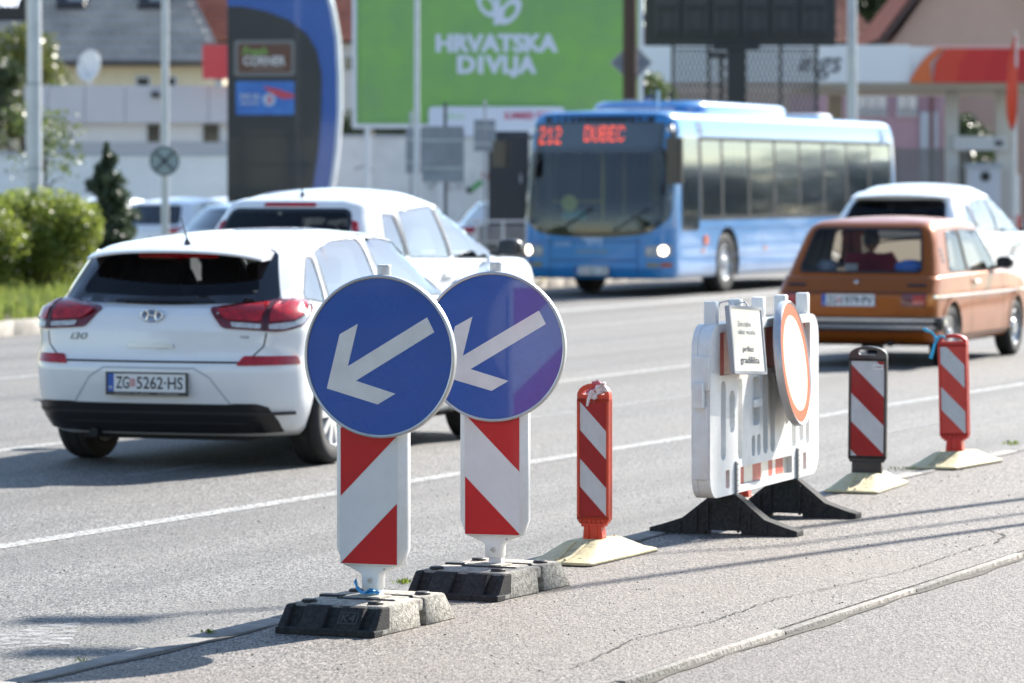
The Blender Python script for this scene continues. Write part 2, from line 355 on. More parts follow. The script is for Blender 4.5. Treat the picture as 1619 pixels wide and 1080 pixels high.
# loose grit on the island
def scatter_stones(name, n, region, z, s0, s1, m, seed):
    rr = np.random.default_rng(seed); mb = MB()
    base = np.array([(1, 0, 0), (-1, 0, 0), (0, 1, 0), (0, -1, 0), (0, 0, 1), (0, 0, -.6)], float); fb = [(0, 2, 4), (2, 1, 4), (1, 3, 4), (3, 0, 4), (2, 0, 5), (1, 2, 5), (3, 1, 5), (0, 3, 5)]
    for _ in range(n):
        a, b = region(rr); p = R(a, b, z); s = s0 + (s1 - s0) * rr.random() ** 3; t = rr.random() * 6
        q = base * s * (0.7 + .6 * rr.random((6, 3))); c, d = cos(t), sin(t)
        mb.add([(p.x + x * c - y * d, p.y + x * d + y * c, p.z + zz * .7 + s * .3) for x, y, zz in q], fb)
    return tag(mb.build(name, m, recalc=False, smooth=0), kind='stuff')
scatter_stones('gravel', 1500, lambda r: (9 + 16 * r.random() ** 1.4, -6.42 + 1.7 * r.random()), HI, .0015, .006, M('grit stones', (.16, .145, .13), .9, var=.5, vscale=3), 4)
scatter_stones('gravel', 900, lambda r: (6 + 20 * r.random(), -6.62 - 3.0 * r.random()), 0.001, .0015, .006, M('grit stones', (.16, .145, .13)), 8)
# small weeds by the kerb
def leafmat(name, c1, c2, trans=.35):
    m = bpy.data.materials.new(name); m.use_nodes = True; nt = m.node_tree; p = nt.nodes['Principled BSDF']
    g = nt.nodes.new('ShaderNodeNewGeometry'); r = nt.nodes.new('ShaderNodeValToRGB'); r.color_ramp.elements[0].color = (*c1, 1); r.color_ramp.elements[1].color = (*c2, 1)
    nt.links.new(g.outputs['Random Per Island'], r.inputs[0]); nt.links.new(r.outputs[0], p.inputs['Base Color']); p.inputs['Roughness'].default_value = .42
    t = nt.nodes.new('ShaderNodeBsdfTranslucent'); mx = nt.nodes.new('ShaderNodeMixShader'); mx.inputs[0].default_value = trans
    hs = nt.nodes.new('ShaderNodeHueSaturation'); hs.inputs['Value'].default_value = 1.6; nt.links.new(r.outputs[0], hs.inputs['Color']); nt.links.new(hs.outputs[0], t.inputs[0])
    nt.links.new(p.outputs[0], mx.inputs[1]); nt.links.new(t.outputs[0], mx.inputs[2]); nt.links.new(mx.outputs[0], nt.nodes['Material Output'].inputs[0]); return m
def weed(name, c, n, h, r, label, seed):
    rr = random.Random(seed); mb = MB()
    for _ in range(n):
        a = rr.uniform(0, 6.28); d = r * rr.random(); p = V((d * cos(a), d * sin(a), 0)); l = h * rr.uniform(.4, 1); b = rr.uniform(0, 6.28); w = l * .13
        t = p + V((cos(b) * l * .6, sin(b) * l * .6, l * .8)); s = V((-sin(b), cos(b), 0)) * w; mid = p.lerp(t, .55) + V((0, 0, l * .12))
        mb.add([p, mid + s, t, mid - s], [(0, 1, 2, 3)])
    o = mb.build(name, leaf_m, recalc=False, smooth=0, loc=c); return tag(o, label, 'weed', 'weeds along the kerb')
leaf_m = leafmat('weed leaf', (.09, .14, .02), (.20, .24, .04))
weed('weed', G(636, 924, .02), 60, .035, .04, 'small yellow green weed in the gutter between the two sign bases', 1)
weed('weed', G(330, 1003, HI), 22, .03, .03, 'tiny weed in the kerb joint left of the nearer sign base', 2)
weed('weed', G(128, 1047, HI), 16, .025, .03, 'tiny weed at the near left end of the kerb', 3)
weed('weed', G(1598, 705, HI), 26, .05, .06, 'small weed on the kerb right of the farthest red marker post', 4)
weed('weed', G(1425, 745, HI), 40, .04, .10, 'thin weed patch on the kerb between the black and the far red marker post', 5)
# ------------------------------------------------------------------ road-works equipment on the island
white_pl = grime(M('white plastic', (.84, .84, .83), .42, coat=.1, var=.12, vscale=7, col2=(.70, .69, .66)), amt=.22, sc=7)
white_sh = grime(M('white reflective sheeting', (.72, .73, .75), .35, coat=.2, var=.12, vscale=5, col2=(.64, .65, .66)), amt=.18, sc=6)
red_sh = M('red reflective sheeting', (.55, .006, .012), .4, coat=.12, spec=.35, var=.2, vscale=6, col2=(.46, .006, .012))
blue_sh = M('blue reflective sheeting', (.004, .085, .40), .26, coat=.6, spec=.3, var=.3, vscale=2.2, col2=(.006, .068, .33), bump=.05, bscale=55)
alu = M('brushed aluminium', (.62, .63, .64), .38, metal=.75, var=.2, vscale=9)
alu_back = M('grey aluminium back', (.42, .43, .44), .5, metal=.4, var=.2, vscale=4)
rub = M('recycled rubber', (.022, .022, .023), .85, spec=.3, var=1, vscale=55, col2=(.055, .052, .05), bump=.5, bscale=180)
rub_dusty_sunlit = M('dusty sunlit recycled plastic', (.52, .48, .41), .9, var=1, vscale=46, col2=(.15, .135, .115), bump=.7, bscale=150)  # dust, plus the sunlit beige of top and right faces put into colour
rub_blk = M('black rubber', (.018, .018, .019), .6, var=.4, vscale=30)
steel = M('zinc steel', (.55, .56, .58), .35, metal=.8)
orange_pl = grime(M('orange red plastic', (.68, .055, .016), .5, coat=.1, var=.3, vscale=9, col2=(.52, .045, .02)), (.2, .12, .09), .4, 10)
red_old = M('dark red sheeting', (.36, .008, .010), .42, spec=.35, coat=.1, var=.25, vscale=8)
red_bright = M('bright red sheeting', (.62, .03, .02), .35, coat=.4, var=.2, vscale=8)
grey_sh = grime(M('grey white sheeting', (.58, .59, .62), .4, coat=.15, var=.15, vscale=9), amt=.3, sc=12)
cream = grime(M('cream rubber', (.66, .56, .31), .65, var=1, vscale=10, col2=(.46, .39, .23), bump=.3, bscale=50), (.16, .13, .09), .7, 7)
black_pl = M('black plastic', (.02, .02, .022), .4, coat=.2)

def half(poly, a, b, c):                 # keep a*x + b*y <= c
    out = []
    for i in range(len(poly)):
        p, q = poly[i], poly[(i + 1) % len(poly)]; fp, fq = a * p[0] + b * p[1] - c, a * q[0] + b * q[1] - c
        if fp <= 0: out.append(p)
        if (fp < 0 < fq) or (fq < 0 < fp):
            t = fp / (fp - fq); out.append((p[0] + (q[0] - p[0]) * t, p[1] + (q[1] - p[1]) * t))
    return out
def bands(x0, x1, z0, z1, first, per, sign, slope=1.0):   # red bands: sign +1 rises to the right; first = edge height at the low corner
    res = []; rect = [(x0, z0), (x1, z0), (x1, z1), (x0, z1)]; k = -3
    while k < 14:
        lo, hi = first + k * 2 * per, first + k * 2 * per + per
        if sign > 0: f = lambda c: (-slope, 1, z0 - slope * x0 + c)
        else: f = lambda c: (slope, 1, z0 + slope * x1 + c)
        a, b, c = f(hi); p = half(rect, a, b, c)
        if p:
            a, b, c = f(lo); p = half(p, -a, -b, -c)
            if len(p) > 2: res.append(p)
        k += 1
    return res

def sign_base(parent, yaw, logo):
    bx = bpy.data.objects.new('base', None); COL.objects.link(bx); bx.parent = parent; bx.rotation_euler = (0, 0, yaw)
    hw, h = .2, .105
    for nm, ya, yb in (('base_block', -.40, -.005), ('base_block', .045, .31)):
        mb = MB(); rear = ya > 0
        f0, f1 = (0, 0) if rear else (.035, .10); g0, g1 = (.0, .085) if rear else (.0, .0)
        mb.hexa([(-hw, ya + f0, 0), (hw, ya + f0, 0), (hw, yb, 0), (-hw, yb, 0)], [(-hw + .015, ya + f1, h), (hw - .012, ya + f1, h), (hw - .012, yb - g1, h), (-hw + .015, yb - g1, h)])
        o = mb.build(nm, rub_dusty_sunlit, bx, bevel=.010, seg=2)
        if not rear:
            mb = MB()
            for x0, x1 in ((-.2, -.168), (-.118, -.02), (.028, .128), (.172, .199)):
                mb.hexa([(x0, ya + .004, .022), (x1, ya + .004, .022), (x1, ya + .13, .022), (x0, ya + .13, .022)], [(x0 + .006, ya + .068, h - .004), (x1, ya + .068, h - .004), (x1, ya + .13, h - .004), (x0 + .006, ya + .13, h - .004)])
            mb.build('rib', rub, o, bevel=.004)
            mb = MB(); mb.box((0, ya + .03, .012), (hw * 2 + .004, .075, .026)); mb.build('front_lip', rub, o, bevel=.004)
            mb = MB(); mb.hexa([(-hw - .001, ya + .037, .02), (hw - .004, ya + .037, .02), (hw - .004, ya + .06, .02), (-hw - .001, ya + .06, .02)], [(-hw + .014, ya + .097, h - .006), (hw - .016, ya + .097, h - .006), (hw - .016, ya + .11, h - .006), (-hw + .014, ya + .11, h - .006)])
            mb.build('front_slope', rub, o)
            if logo:
                vs, fs = text_fit('K4', .055, .035, .01); mb = MB(); d = (h - .026) / .064
                def P(p, off): return (.078 + p[0], ya + .036 + p[1] * .61 - off, .064 + p[1] * .79 + off * .1)
                mb.add([P(p, .0045) for p in vs], fs); mb.add([P(p, -.002) for p in vs], [f[::-1] for f in fs])
                mb.build('embossed_letters', M('scuffed rubber', (.06, .06, .06), .7), o, smooth=0, recalc=False)
                mb = MB()
                for c, s in (((.078, .023), (.075, .004)), ((.078, -.023), (.075, .004)), ((.042, 0), (.004, .046)), ((.114, 0), (.004, .046))):
                    q = [(c[0] - .078 + a * s[0] / 2, c[1] + b * s[1] / 2) for a, b in ((-1, -1), (1, -1), (1, 1), (-1, 1))]
                    mb.add([P(p, .0042) for p in q], [(0, 1, 2, 3)])
                mb.build('embossed_frame', M('scuffed rubber', (.12, .12, .12)), o, smooth=0, recalc=False)
    for c, d_ in (((-.02, .02, .055), (.3, .06, .10)), ((.13, .012, .078), (.11, .062, .045)), ((-.155, .02, .082), (.05, .10, .045))): mb = MB(); mb.box(c, d_); mb.build('coupling_lug', rub_dusty_sunlit, bx, bevel=.008, seg=2)
    for x, y in ((-.13, -.27), (.13, -.25), (-.13, .12), (.14, .13)):
        mb = MB(); mb.lathe([(.001, h + .011), (.024, h + .011), (.029, h + .007), (.029, h - .004)], 18, X=Matrix.Translation((x, y, 0))); mb.build('rubber_stud', rub_blk, bx)
    for c, d_ in (((-.14, -.06, h), (.09, .05, .016)), ((.03, -.12, h - .001), (.24, .018, .012)), ((.06, .055, h - .002), (.16, .02, .012))): mb = MB(); mb.box(c, d_); mb.build('rubber_bar', rub_blk, bx, bevel=.003)
    mb = MB(); mb.box((0, -.05, h + .002), (.15, .11, .012)); mb.build('socket_plate', rub_dusty_sunlit, bx, bevel=.003)

def keep_sign(label, loc, yaw, zc, bsign, first, logo, base_yaw, dx):
    t = thing('road_sign', label, 'road sign', loc, yaw, 'blue arrow signs on striped beacons')
    def octo(hw, hd, c, z): return [(-hw + c, -hd, z), (hw - c, -hd, z), (hw, -hd + c, z), (hw, hd - c, z), (hw - c, hd, z), (-hw + c, hd, z), (-hw, hd - c, z), (-hw, -hd + c, z)]
    mb = MB(); mb.loft([octo(.118, .036, .016, .222), octo(.142, .044, .026, .285), octo(.142, .044, .026, 1.2), octo(.13, .04, .024, 1.22)])
    mb.loft([octo(.036, .034, .006, .135), octo(.037, .035, .006, .190), octo(.085, .034, .010, .212), octo(.1175, .0355, .016, .2218)])
    b = mb.build('beacon_body', white_pl, t, bevel=.003)
    mb = MB(); mb.box((.006, 0, .115), (.052, .052, .045)); mb.build('post', M('white painted steel', (.70, .70, .71), .5, var=.2, vscale=12), t, bevel=.002)
    mb = MB(); mb.lathe([(.0005, -.0395), (.0095, -.0395), (.011, -.037), (.011, -.034)], 20, 'y', X=Matrix.Translation((.0, 0, .166))); mb.lathe([(.004, -.0402), (.0055, -.0402), (.0055, -.039)], 16, 'y', mi=1, X=Matrix.Translation((0, 0, .166)))
    mb.build('screw', [steel, rub_blk], b)
    x0, x1, z0, z1 = -.113, .113, .229, 1.19
    for s, nm in ((-1, 'front_sheet'), (1, 'back_sheet')):
        mb = MB(); mb.box((0, s * .0445, (z0 + z1) / 2), (x1 - x0 + .004, .002, z1 - z0 + .004)); sh = mb.build(nm, white_sh, b)
        mb = MB()
        for p in bands(x0, x1, z0, z1, first, .25, bsign * (1 if s < 0 else 1)): mb.prism(p, s * .0456, s * .0472)
        mb.build('red_stripe', red_sh, sh, smooth=0)
    # disc
    C = Matrix.Translation((dx, -.075, zc))
    mb = MB(); mb.lathe([(.001, 0), (.289, 0), (.2895, -.002), (.290, -.006), (.2955, -.0085), (.3, -.006), (.3015, 0), (.3015, .014), (.298, .018), (.29, .018), (.289, .006), (.001, .006)], 96, 'y', X=C)
    d = mb.build('disc', alu_back, t, 40)
    mb = MB(); mb.lathe([(.001, -.0022), (.2885, -.0022), (.2885, .001)], 96, 'y', X=C); mb.build('blue_face', blue_sh, d, 40)
    mb = MB(); mb.lathe([(.2895, -.003), (.2905, -.007), (.2955, -.0092), (.3006, -.0065), (.3025, 0), (.3025, .0135), (.3016, .0137), (.3016, -.0001)], 96, 'y', X=C); mb.build('rim', alu, d, 40)
    ar = [(.1918, .147), (.2204, .0932), (-.0928, -.091), (.0657, -.1362), (-.0054, -.1769), (-.2103, -.1216), (-.1585, .0801), (-.0851, .1201), (-.1253, -.0379)]
    mb = MB(); plate(mb, ar[::-1], [], -.0036, -.0020, 'y', X=C); mb.build('arrow', M('white arrow sheeting', (.70, .70, .71), .3, coat=.5, var=.12, vscale=14, bump=.08, bscale=200), d, 0)
    mb = MB(); mb.tube([(dx, -.03, .95), (dx, -.03, zc + .332)], .025, 20); mb.build('post_tube', M('zinc tube', (.62, .63, .66), .45, metal=.6), t)
    mb = MB(); mb.tube([(dx, -.03, zc + .3325), (dx, -.03, zc + .339)], [.027, .024], 20); mb.build('post_cap', M('white plastic cap', (.75, .75, .76), .5), t)
    mb = MB()
    for z in (zc + .13, zc - .16): mb = MB(); mb.box((dx, -.05, z), (.34, .024, .03)); mb.lathe([(.026, -.015), (.031, -.015), (.031, .015), (.026, .015)], 18, X=Matrix.Translation((dx, -.03, z))); mb.build('clamp', steel, d)
    sign_base(t, base_yaw - yaw, logo)
    return t
keep_sign('nearest blue arrow sign, its beacon stripes rising to the right', (-.516, 14.35, HI), radians(-21), 1.0, 1, 0.0 - .25, True, radians(-24), .055)
p = A(783, 900, 15.55)
keep_sign('second blue arrow sign, partly hidden behind the nearer one, its stripes falling to the right', (p.x, 15.55, HI), radians(-15.5), .985, -1, .005 - .25, False, radians(-25), .012)
# stripe offsets: the lowest corner triangle is red on both
# blue scrap of plastic lying on the nearer base
rr = random.Random(4); mb = MB()
for k, (w, pts) in enumerate(((.022, [(-.055, -.02, .165), (-.045, -.03, .137), (-.02, -.04, .122), (.01, -.045, .124), (.035, -.045, .125)]), (.018, [(.0, -.05, .122), (.02, -.055, .137), (.045, -.05, .135), (.062, -.05, .128)]), (.014, [(.02, -.06, .123), (.04, -.062, .128), (.06, -.058, .122)]))):
    n = len(pts); vs = []
    for i, q in enumerate(pts):
        e = rr.uniform(-.006, .006); vs += [(q[0] + .3 * w * (i % 2), q[1] - w / 2, q[2] + e), (q[0], q[1] + w / 2, q[2] - e + .004)]
    mb.add(vs, [(2 * i, 2 * i + 1, 2 * i + 3, 2 * i + 2) for i in range(n - 1)])
o = mb.build('plastic_scrap', M('light blue plastic film', (.06, .36, .68), .35), recalc=False, smooth=60, loc=(-.526, 14.33, HI), rot=(0, 0, radians(-22)))
md = o.modifiers.new('t', 'SOLIDIFY'); md.thickness = .002
tag(o, 'crumpled light blue scrap of plastic on top of the nearer black sign base', 'plastic scrap')

# --- marker posts
def mound(parent, m, w=.28, d=.8, h=.085, yaw=0):
    def ring(hw, hd, z, r): return [(x, y, z) for x, y in rrect(0, 0, hw * 2, hd * 2, r, 4)]
    mb = MB(); mb.loft([ring(w / 2, d / 2, .004, .03), ring(w / 2, d / 2, .016, .03), ring(w / 2 - .012, d / 2 - .02, .022, .03), ring(w / 2 - .022, d * .38, .034, .03), ring(w / 2 - .045, d * .27, .062, .03), ring(w / 2 - .062, d * .20, h - .006, .025), ring(w / 2 - .072, d * .185, h, .02)])
    o = mb.build('base', m, parent, 28, bevel=.003); o.rotation_euler = (0, 0, yaw)
    for sx in (-1, 1):
        for sy in (-1, 1): mb = MB(); mb.tube([(sx * .02, sy * d * .47, .024), (sx * .026, sy * d * .38, .037), (sx * .03, sy * d * .27, .066), (sx * .03, sy * d * .19, h - .002)], .007, 6); mb.build('ridge', m, o)
    mb = MB(); mb.prism(rrect(0, 0, w * 1.01, d * 1.005, .03, 4), 0.0, .005, 'z'); mb.build('rubber_sole', rub_blk, o)
    for sy in (-1, 1): mb = MB(); mb.lathe([(.001, .0372), (.012, .0372), (.014, .034), (.014, .02)], 12, X=Matrix.Translation((.07, sy * d * .40, -.006))); mb.build('plug', rub_blk, o)
    return o
def marker(label, loc, yaw, pl, whitem, redm, baseM, w, ztop, s0, s1, per, first, slope, lab=None, loop=.06, fat=False, base=(.28, .8), lean=0, neck=.10, bsgn=-1):
    t = thing('marker_post', label, 'marker post', loc, yaw, 'striped marker posts along the kerb')
    mound(t, baseM, *base, yaw=radians(-4))
    b = MB(); hw = w / 2; zb = s0 - .035
    # frame round the recessed sheet
    zt = s1 + .02; r = hw - .004
    outl = [(-hw, zb + .02), (-hw + .012, zb), (hw - .012, zb), (hw, zb + .02)] + [(hw * cos(a), zt + .01 + (ztop - zt - .01) * sin(a)) for a in np.linspace(0, pi, 15)]
    hand = [((hw - .02) * cos(a), zt + .012 + (ztop - zt - .035) * sin(a)) for a in np.linspace(0, pi, 11)]
    plate(b, outl, [hand] if not fat else [rrect(0, zt + .028, w * .5, .026, .012)], -.02, .02, 'y')
    body = b.build('frame', pl, t, bevel=.003)
    for s in (-1, 1):
        b = MB(); b.box((0, s * .0207, (s0 + s1) / 2), (w - .028, .0014, s1 - s0)); sh = b.build('reflective_sheet', whitem, body)
        b = MB()
        for p in bands(-hw + .014, hw - .014, s0, s1, first, per, bsgn, slope): b.prism(p, s * .0213, s * .0228)
        b.build('red_stripe', redm, sh, smooth=0)
    b = MB()
    for s in (-1, 1):
        b.box((s * (hw - .006), 0, (s0 + s1) / 2), (.012, .052, s1 - s0 + .01)); b.box((0, 0, s1 + .008), (w, .052, .012)); b.box((0, 0, s0 - .008), (w, .052, .012))
    if not fat:
        for k in range(6): b.box((-hw + .02 + k * (w - .04) / 5, 0, s0 - .022), (.005, .056, .02))
    b.build('border', pl, body, bevel=.002)
    b = MB()
    if fat: b.hexa([(-neck, -.03, .055), (neck, -.03, .055), (neck, .03, .055), (-neck, .03, .055)], [(-neck * .98, -.03, zb + .004), (neck * .98, -.03, zb + .004), (neck * .98, .03, zb + .004), (-neck * .98, .03, zb + .004)])
    else:
        n0 = neck; b.hexa([(-n0 * .8, -.028, .05), (n0 * .8, -.028, .05), (n0 * .8, .028, .05), (-n0 * .8, .028, .05)], [(-n0 * .62, -.03, zb + .004), (n0 * .62, -.03, zb + .004), (n0 * .62, .03, zb + .004), (-n0 * .62, .03, zb + .004)])
        b.box((0, 0, .068), (n0 * 1.75, .06, .014)); b.box((0, 0, .095), (n0 * 1.45, .05, .010)); b.box((0, 0, zb - .004), (n0 * 1.7, .062, .016))
        b.tube([(-n0 * .3, -.03, .07), (-n0 * .3, -.032, zb)], .006, 6); b.tube([(n0 * .3, -.03, .07), (n0 * .3, -.032, zb)], .006, 6)
    b.build('foot', pl, t, bevel=.003)
    if lab:
        b = MB(); b.box((hw - .045, -.0236, s1 - .03), (.054, .0014, .026)); l = b.build('label', M('white label', (.8, .8, .8), .5), body)
        vs, fs = text_fit(lab, .042, .014, .01); b = MB(); b.add([(hw - .045 + p[0], -.0246, s1 - .03 + p[1]) for p in vs], fs); b.build('letters', rub_blk, l, smooth=0, recalc=False)
    if lean: t.rotation_euler = (0, lean, yaw)
    return t
loc = G(940, 882, HI)
marker('slim orange red marker post with a knotted plastic bag on its handle', loc, radians(-20), orange_pl, grey_sh, red_old, cream, .148, .765, .185, .683, .124, -.124 + .0, 1.06, base=(.29, .8), neck=.062)
# bag tied round the handle
rr = random.Random(12); mb = MB(); P0 = V((.028, -.01, .742))
for k in range(15):
    a = rr.uniform(0, 2 * pi); l = rr.uniform(.03, .065); dirv = V((cos(a), rr.uniform(-.8, .3), sin(a) * .75)).normalized(); w = rr.uniform(.012, .026); side = dirv.cross(V((rr.uniform(-1, 1), rr.uniform(-1, 1), rr.uniform(-1, 1)))).normalized()
    q = [P0 + dirv * l * f + V((0, 0, -.25 * l * f * f)) + V((rr.uniform(-.006, .006), rr.uniform(-.006, .006), rr.uniform(-.006, .006))) for f in (0, .35, .7, 1)]
    vs = []
    for i, c in enumerate(q): ww = w * (.35, 1, .9, .5)[i]; vs += [c + side * ww, c - side * ww]
    mb.add(vs, [(2 * i, 2 * i + 1, 2 * i + 3, 2 * i + 2) for i in range(3)], 0 if k % 3 else 1)
mb.tube([P0 + V((-.03, -.012, -.01)), P0 + V((-.045, -.02, -.045)), P0 + V((-.052, -.018, -.075))], [.009, .006, .004], 7)
mb.lathe([(.001, -.028), (.018, -.02), (.024, 0), (.018, .02), (.001, .026)], 9, X=Matrix.Translation(P0))
o = mb.build('plastic_bag', [M('pinkish white plastic film', (.74, .66, .67), .35, coat=.3), M('red printed plastic film', (.6, .10, .14), .35, coat=.3)], smooth=50, recalc=False, loc=loc, rot=(0, 0, radians(-20)))
o.modifiers.new('t', 'SOLIDIFY').thickness = .002
tag(o, 'crumpled pinkish white plastic bag tied to the handle of the orange red marker post', 'plastic bag')
marker('red marker post standing right behind the white barrier, only its foot showing below', G(1172, 812, HI), radians(-18), orange_pl, grey_sh, red_old, M('grey dusty rubber', (.42, .39, .33), .8, var=.5, vscale=12), .15, .765, .185, .683, .124, -.124, 1.06, base=(.29, .8), neck=.062)
marker('black marker post with red and white stripes and a white label, right of the barrier', G(1371, 772, HI), radians(-14), black_pl, grey_sh, red_old, cream, .205, .765, .176, .684, .152, -.152 + .012, .98, lab='DRF', fat=True, base=(.29, .8), neck=.082, lean=radians(.6))
far = G(1511, 736, HI)
marker('farthest red marker post with a blue ribbon on its handle', far, radians(-24), M('red plastic', (.62, .03, .02), .45, coat=.2), grey_sh, red_bright, cream, .172, .765, .19, .69, .135, -.135 - .01, 1.0, base=(.30, .78), neck=.07, lean=radians(-1.3))
mb = MB(); q0 = V((-.085, -.03, .735))
for d, l in ((V((-.75, -.2, .75)), .11), (V((-.35, -.3, -1)), .11), (V((.6, -.2, .3)), .06), (V((-.2, -.5, .1)), .03)):
    d = d.normalized(); s = d.cross(V((0, 1, .2))).normalized() * .011; vs = []
    for i, f in enumerate((0, .4, .75, 1)): c = q0 + d * l * f + V((0, 0, .012 * sin(f * 5))); vs += [c + s * (.6 + .4 * i / 3), c - s * (.6 + .4 * i / 3)]
    mb.add(vs, [(2 * i, 2 * i + 1, 2 * i + 3, 2 * i + 2) for i in range(3)])
mb.lathe([(.001, -.014), (.012, -.006), (.012, .008), (.001, .014)], 8, X=Matrix.Translation(q0))
o = mb.build('ribbon', M('cyan blue plastic film', (.05, .48, .78), .4), smooth=50, recalc=False, loc=far, rot=(0, radians(-1.3), radians(-24))); o.modifiers.new('t', 'SOLIDIFY').thickness = .002
tag(o, 'bright blue ribbon knotted to the handle of the farthest red marker post', 'ribbon')

# --- white plastic barrier
p0 = A(1108, 788, 17.69); BL = 1.80; byaw = pi / 2 - radians(20.5)
bar = thing('barrier', 'low white plastic traffic barrier on black feet carrying two hung signs', 'barrier', (p0.x, p0.y, HI), byaw)
BZ = .19                                  # underside of the panel above the island
outl = []
def arc(cx, cz, r, a0, a1, n=6): return [(cx + r * cos(radians(a0 + (a1 - a0) * k / n)), cz + r * sin(radians(a0 + (a1 - a0) * k / n))) for k in range(n + 1)]
zt = BZ + .80
outl = arc(.10, BZ + .10, .10, 180, 270) + arc(BL - .10, BZ + .10, .10, 270, 360) + arc(BL - .12, zt - .12, .12, 0, 90) + arc(.12, zt - .12, .12, 90, 180)
slots = []; zl, zh = BZ + .155, BZ + .535
xs = [(.185, .07, zl + .01, zh), (.31, .075, zl + .13, zh - .05), (.425, .065, zl, zh), (.62, .05, zl, zl + .10), (.70, .05, zl, zl + .10), (.80, .07, zl, zh), (.91, .07, zl, zh), (1.13, .06, zl + .12, zh), (1.24, .07, zl, zh - .05), (1.36, .07, zl + .02, zh), (1.46, .06, zl, zh)]
KB = BL / 1.64
for x, w, a, b in xs: slots.append(rrect(x * KB, (a + b) / 2, w * KB, b - a, w * KB / 2 - .004, 5))
win = rrect(.66 * KB, (zl + .14 + zh) / 2, .13, zh - zl - .15, .03, 4)
top_rec = rrect(BL / 2, zt - .14, BL - .30, .20, .01, 2)
low_rec = rrect(BL / 2, BZ + .075, .86, .085, .008, 2); low2 = [rrect(x, BZ + .075, .06, .085, .006, 2) for x in (.27, BL - .25)]
mb = MB()
for s in (-1, 1):
    plate(mb, outl, slots + [win, top_rec, low_rec] + low2, s * .018, s * .045, 'y')
o = mb.build('panel', white_pl, bar, bevel=0)
mb = MB(); plate(mb, [(.5 * 0 + x * .995 + .004, z * .999) for x, z in outl], [], -.0175, .0175, 'y'); mb.build('web', white_pl, o)
for c, d_ in (((.0, 0, BZ + .26), (.02, .07, .34)), ((.004, 0, zt - .22), (.05, .085, .16)), ((BL - .002, 0, BZ + .30), (.03, .07, .3)), ((BL + .02, 0, zt - .33), (.07, .05, .13)), ((-.035, 0, BZ + .48), (.05, .05, .12)), ((.72, -.048, zh - .13), (.13, .02, .04))): mb = MB(); mb.box(c, d_); mb.build('hook', white_pl, o, bevel=.006, seg=2)
for x in (.16, .54, .91, 1.29, 1.67):
    mb = MB(); mb.box((x, 0, zt + .045), (.055, .06, .12)); mb.build('peg', white_pl, bar, bevel=.008, seg=2)
# reflective strips in the recesses (both faces)
red_fade = M('sun faded red sheeting', (.52, .018, .016), .45, var=.6, vscale=11, col2=(.62, .14, .08))
amber_sh = M('cream white sheeting', (.78, .70, .58), .35, coat=.3, var=.2, vscale=6)
for s in (-1, 1):
    x = .15; k = 0
    while x < BL - .16:
        w = min(.135, BL - .15 - x); b = MB(); b.box((x + w / 2, s * .020, zt - .14), (w - .001, .004, .20)); b.build('reflective_strip', red_fade if k % 2 == 0 else amber_sh, bar, smooth=0); x += w; k += 1
    for x0, x1, r in ((.475, .50, 0), (.50, .60, 1), (.60, .74, 0), (.74, .88, 1), (.88, 1.0, 0), (1.0, 1.07, 1), (1.07, 1.12, 0), (1.12, 1.25, 1), (1.25, 1.325, 0)):
        b = MB(); b.box(((x0 + x1) / 2, s * .020, BZ + .075), (x1 - x0 - .001, .004, .083)); b.build('reflective_strip', red_fade if r else amber_sh, bar, smooth=0)
    for x in (.27, BL - .25): b = MB(); b.box((x, s * .020, BZ + .075), (.058, .004, .083)); b.build('reflective_strip', M('clean red sheeting', (.52, .015, .015), .45), bar, smooth=0)
for x in (.39, 1.41):                      # toothed locking strips
    b = MB()
    for k in range(12): b.box((x + (.006 if k % 2 else -.004), -.052, BZ + .0 + k * .0125), (.02, .012, .008))
    b.box((x, -.049, BZ + .07), (.018, .008, .16)); b.build('locking_strip', M('grey steel strip', (.32, .32, .33), .5, metal=.5), bar)
def foot_piece(x):
    prof = [(-.36, 0), (-.36, .025), (-.30, .042), (-.2, .075), (-.06, .185), (.06, .185), (.2, .075), (.30, .042), (.36, .025), (.36, 0), (.09, 0), (.09, .02), (-.09, .02), (-.09, 0)]
    b = MB(); vs, fs = cdt(prof)
    b.add([(x - .055 * (1 - .35 * q[1] / .185), q[0], q[1]) for q in vs], fs); b.add([(x + .055 * (1 - .35 * q[1] / .185), q[0], q[1]) for q in vs], [f[::-1] for f in fs])
    b.loft([[(x - .055 * (1 - .35 * q[1] / .185), q[0], q[1]) for q in prof], [(x + .055 * (1 - .35 * q[1] / .185), q[0], q[1]) for q in prof]], caps=False)
    o = b.build('foot', rub, bar, 30, bevel=.004)
    for y in (-.21, -.13, -.075, .075, .13, .21): zz = .185 if abs(y) < .08 else .185 - (abs(y) - .06) * .78; b = MB(); b.box((x - .054, y, zz * .46), (.012, .012, zz * .78)); b.build('foot_rib', rub, o, bevel=.002)
    b = MB(); b.box((x, 0, .19), (.05, .085, .05)); b.build('foot_peg', rub, o, bevel=.002)
foot_piece(.39); foot_piece(1.41)

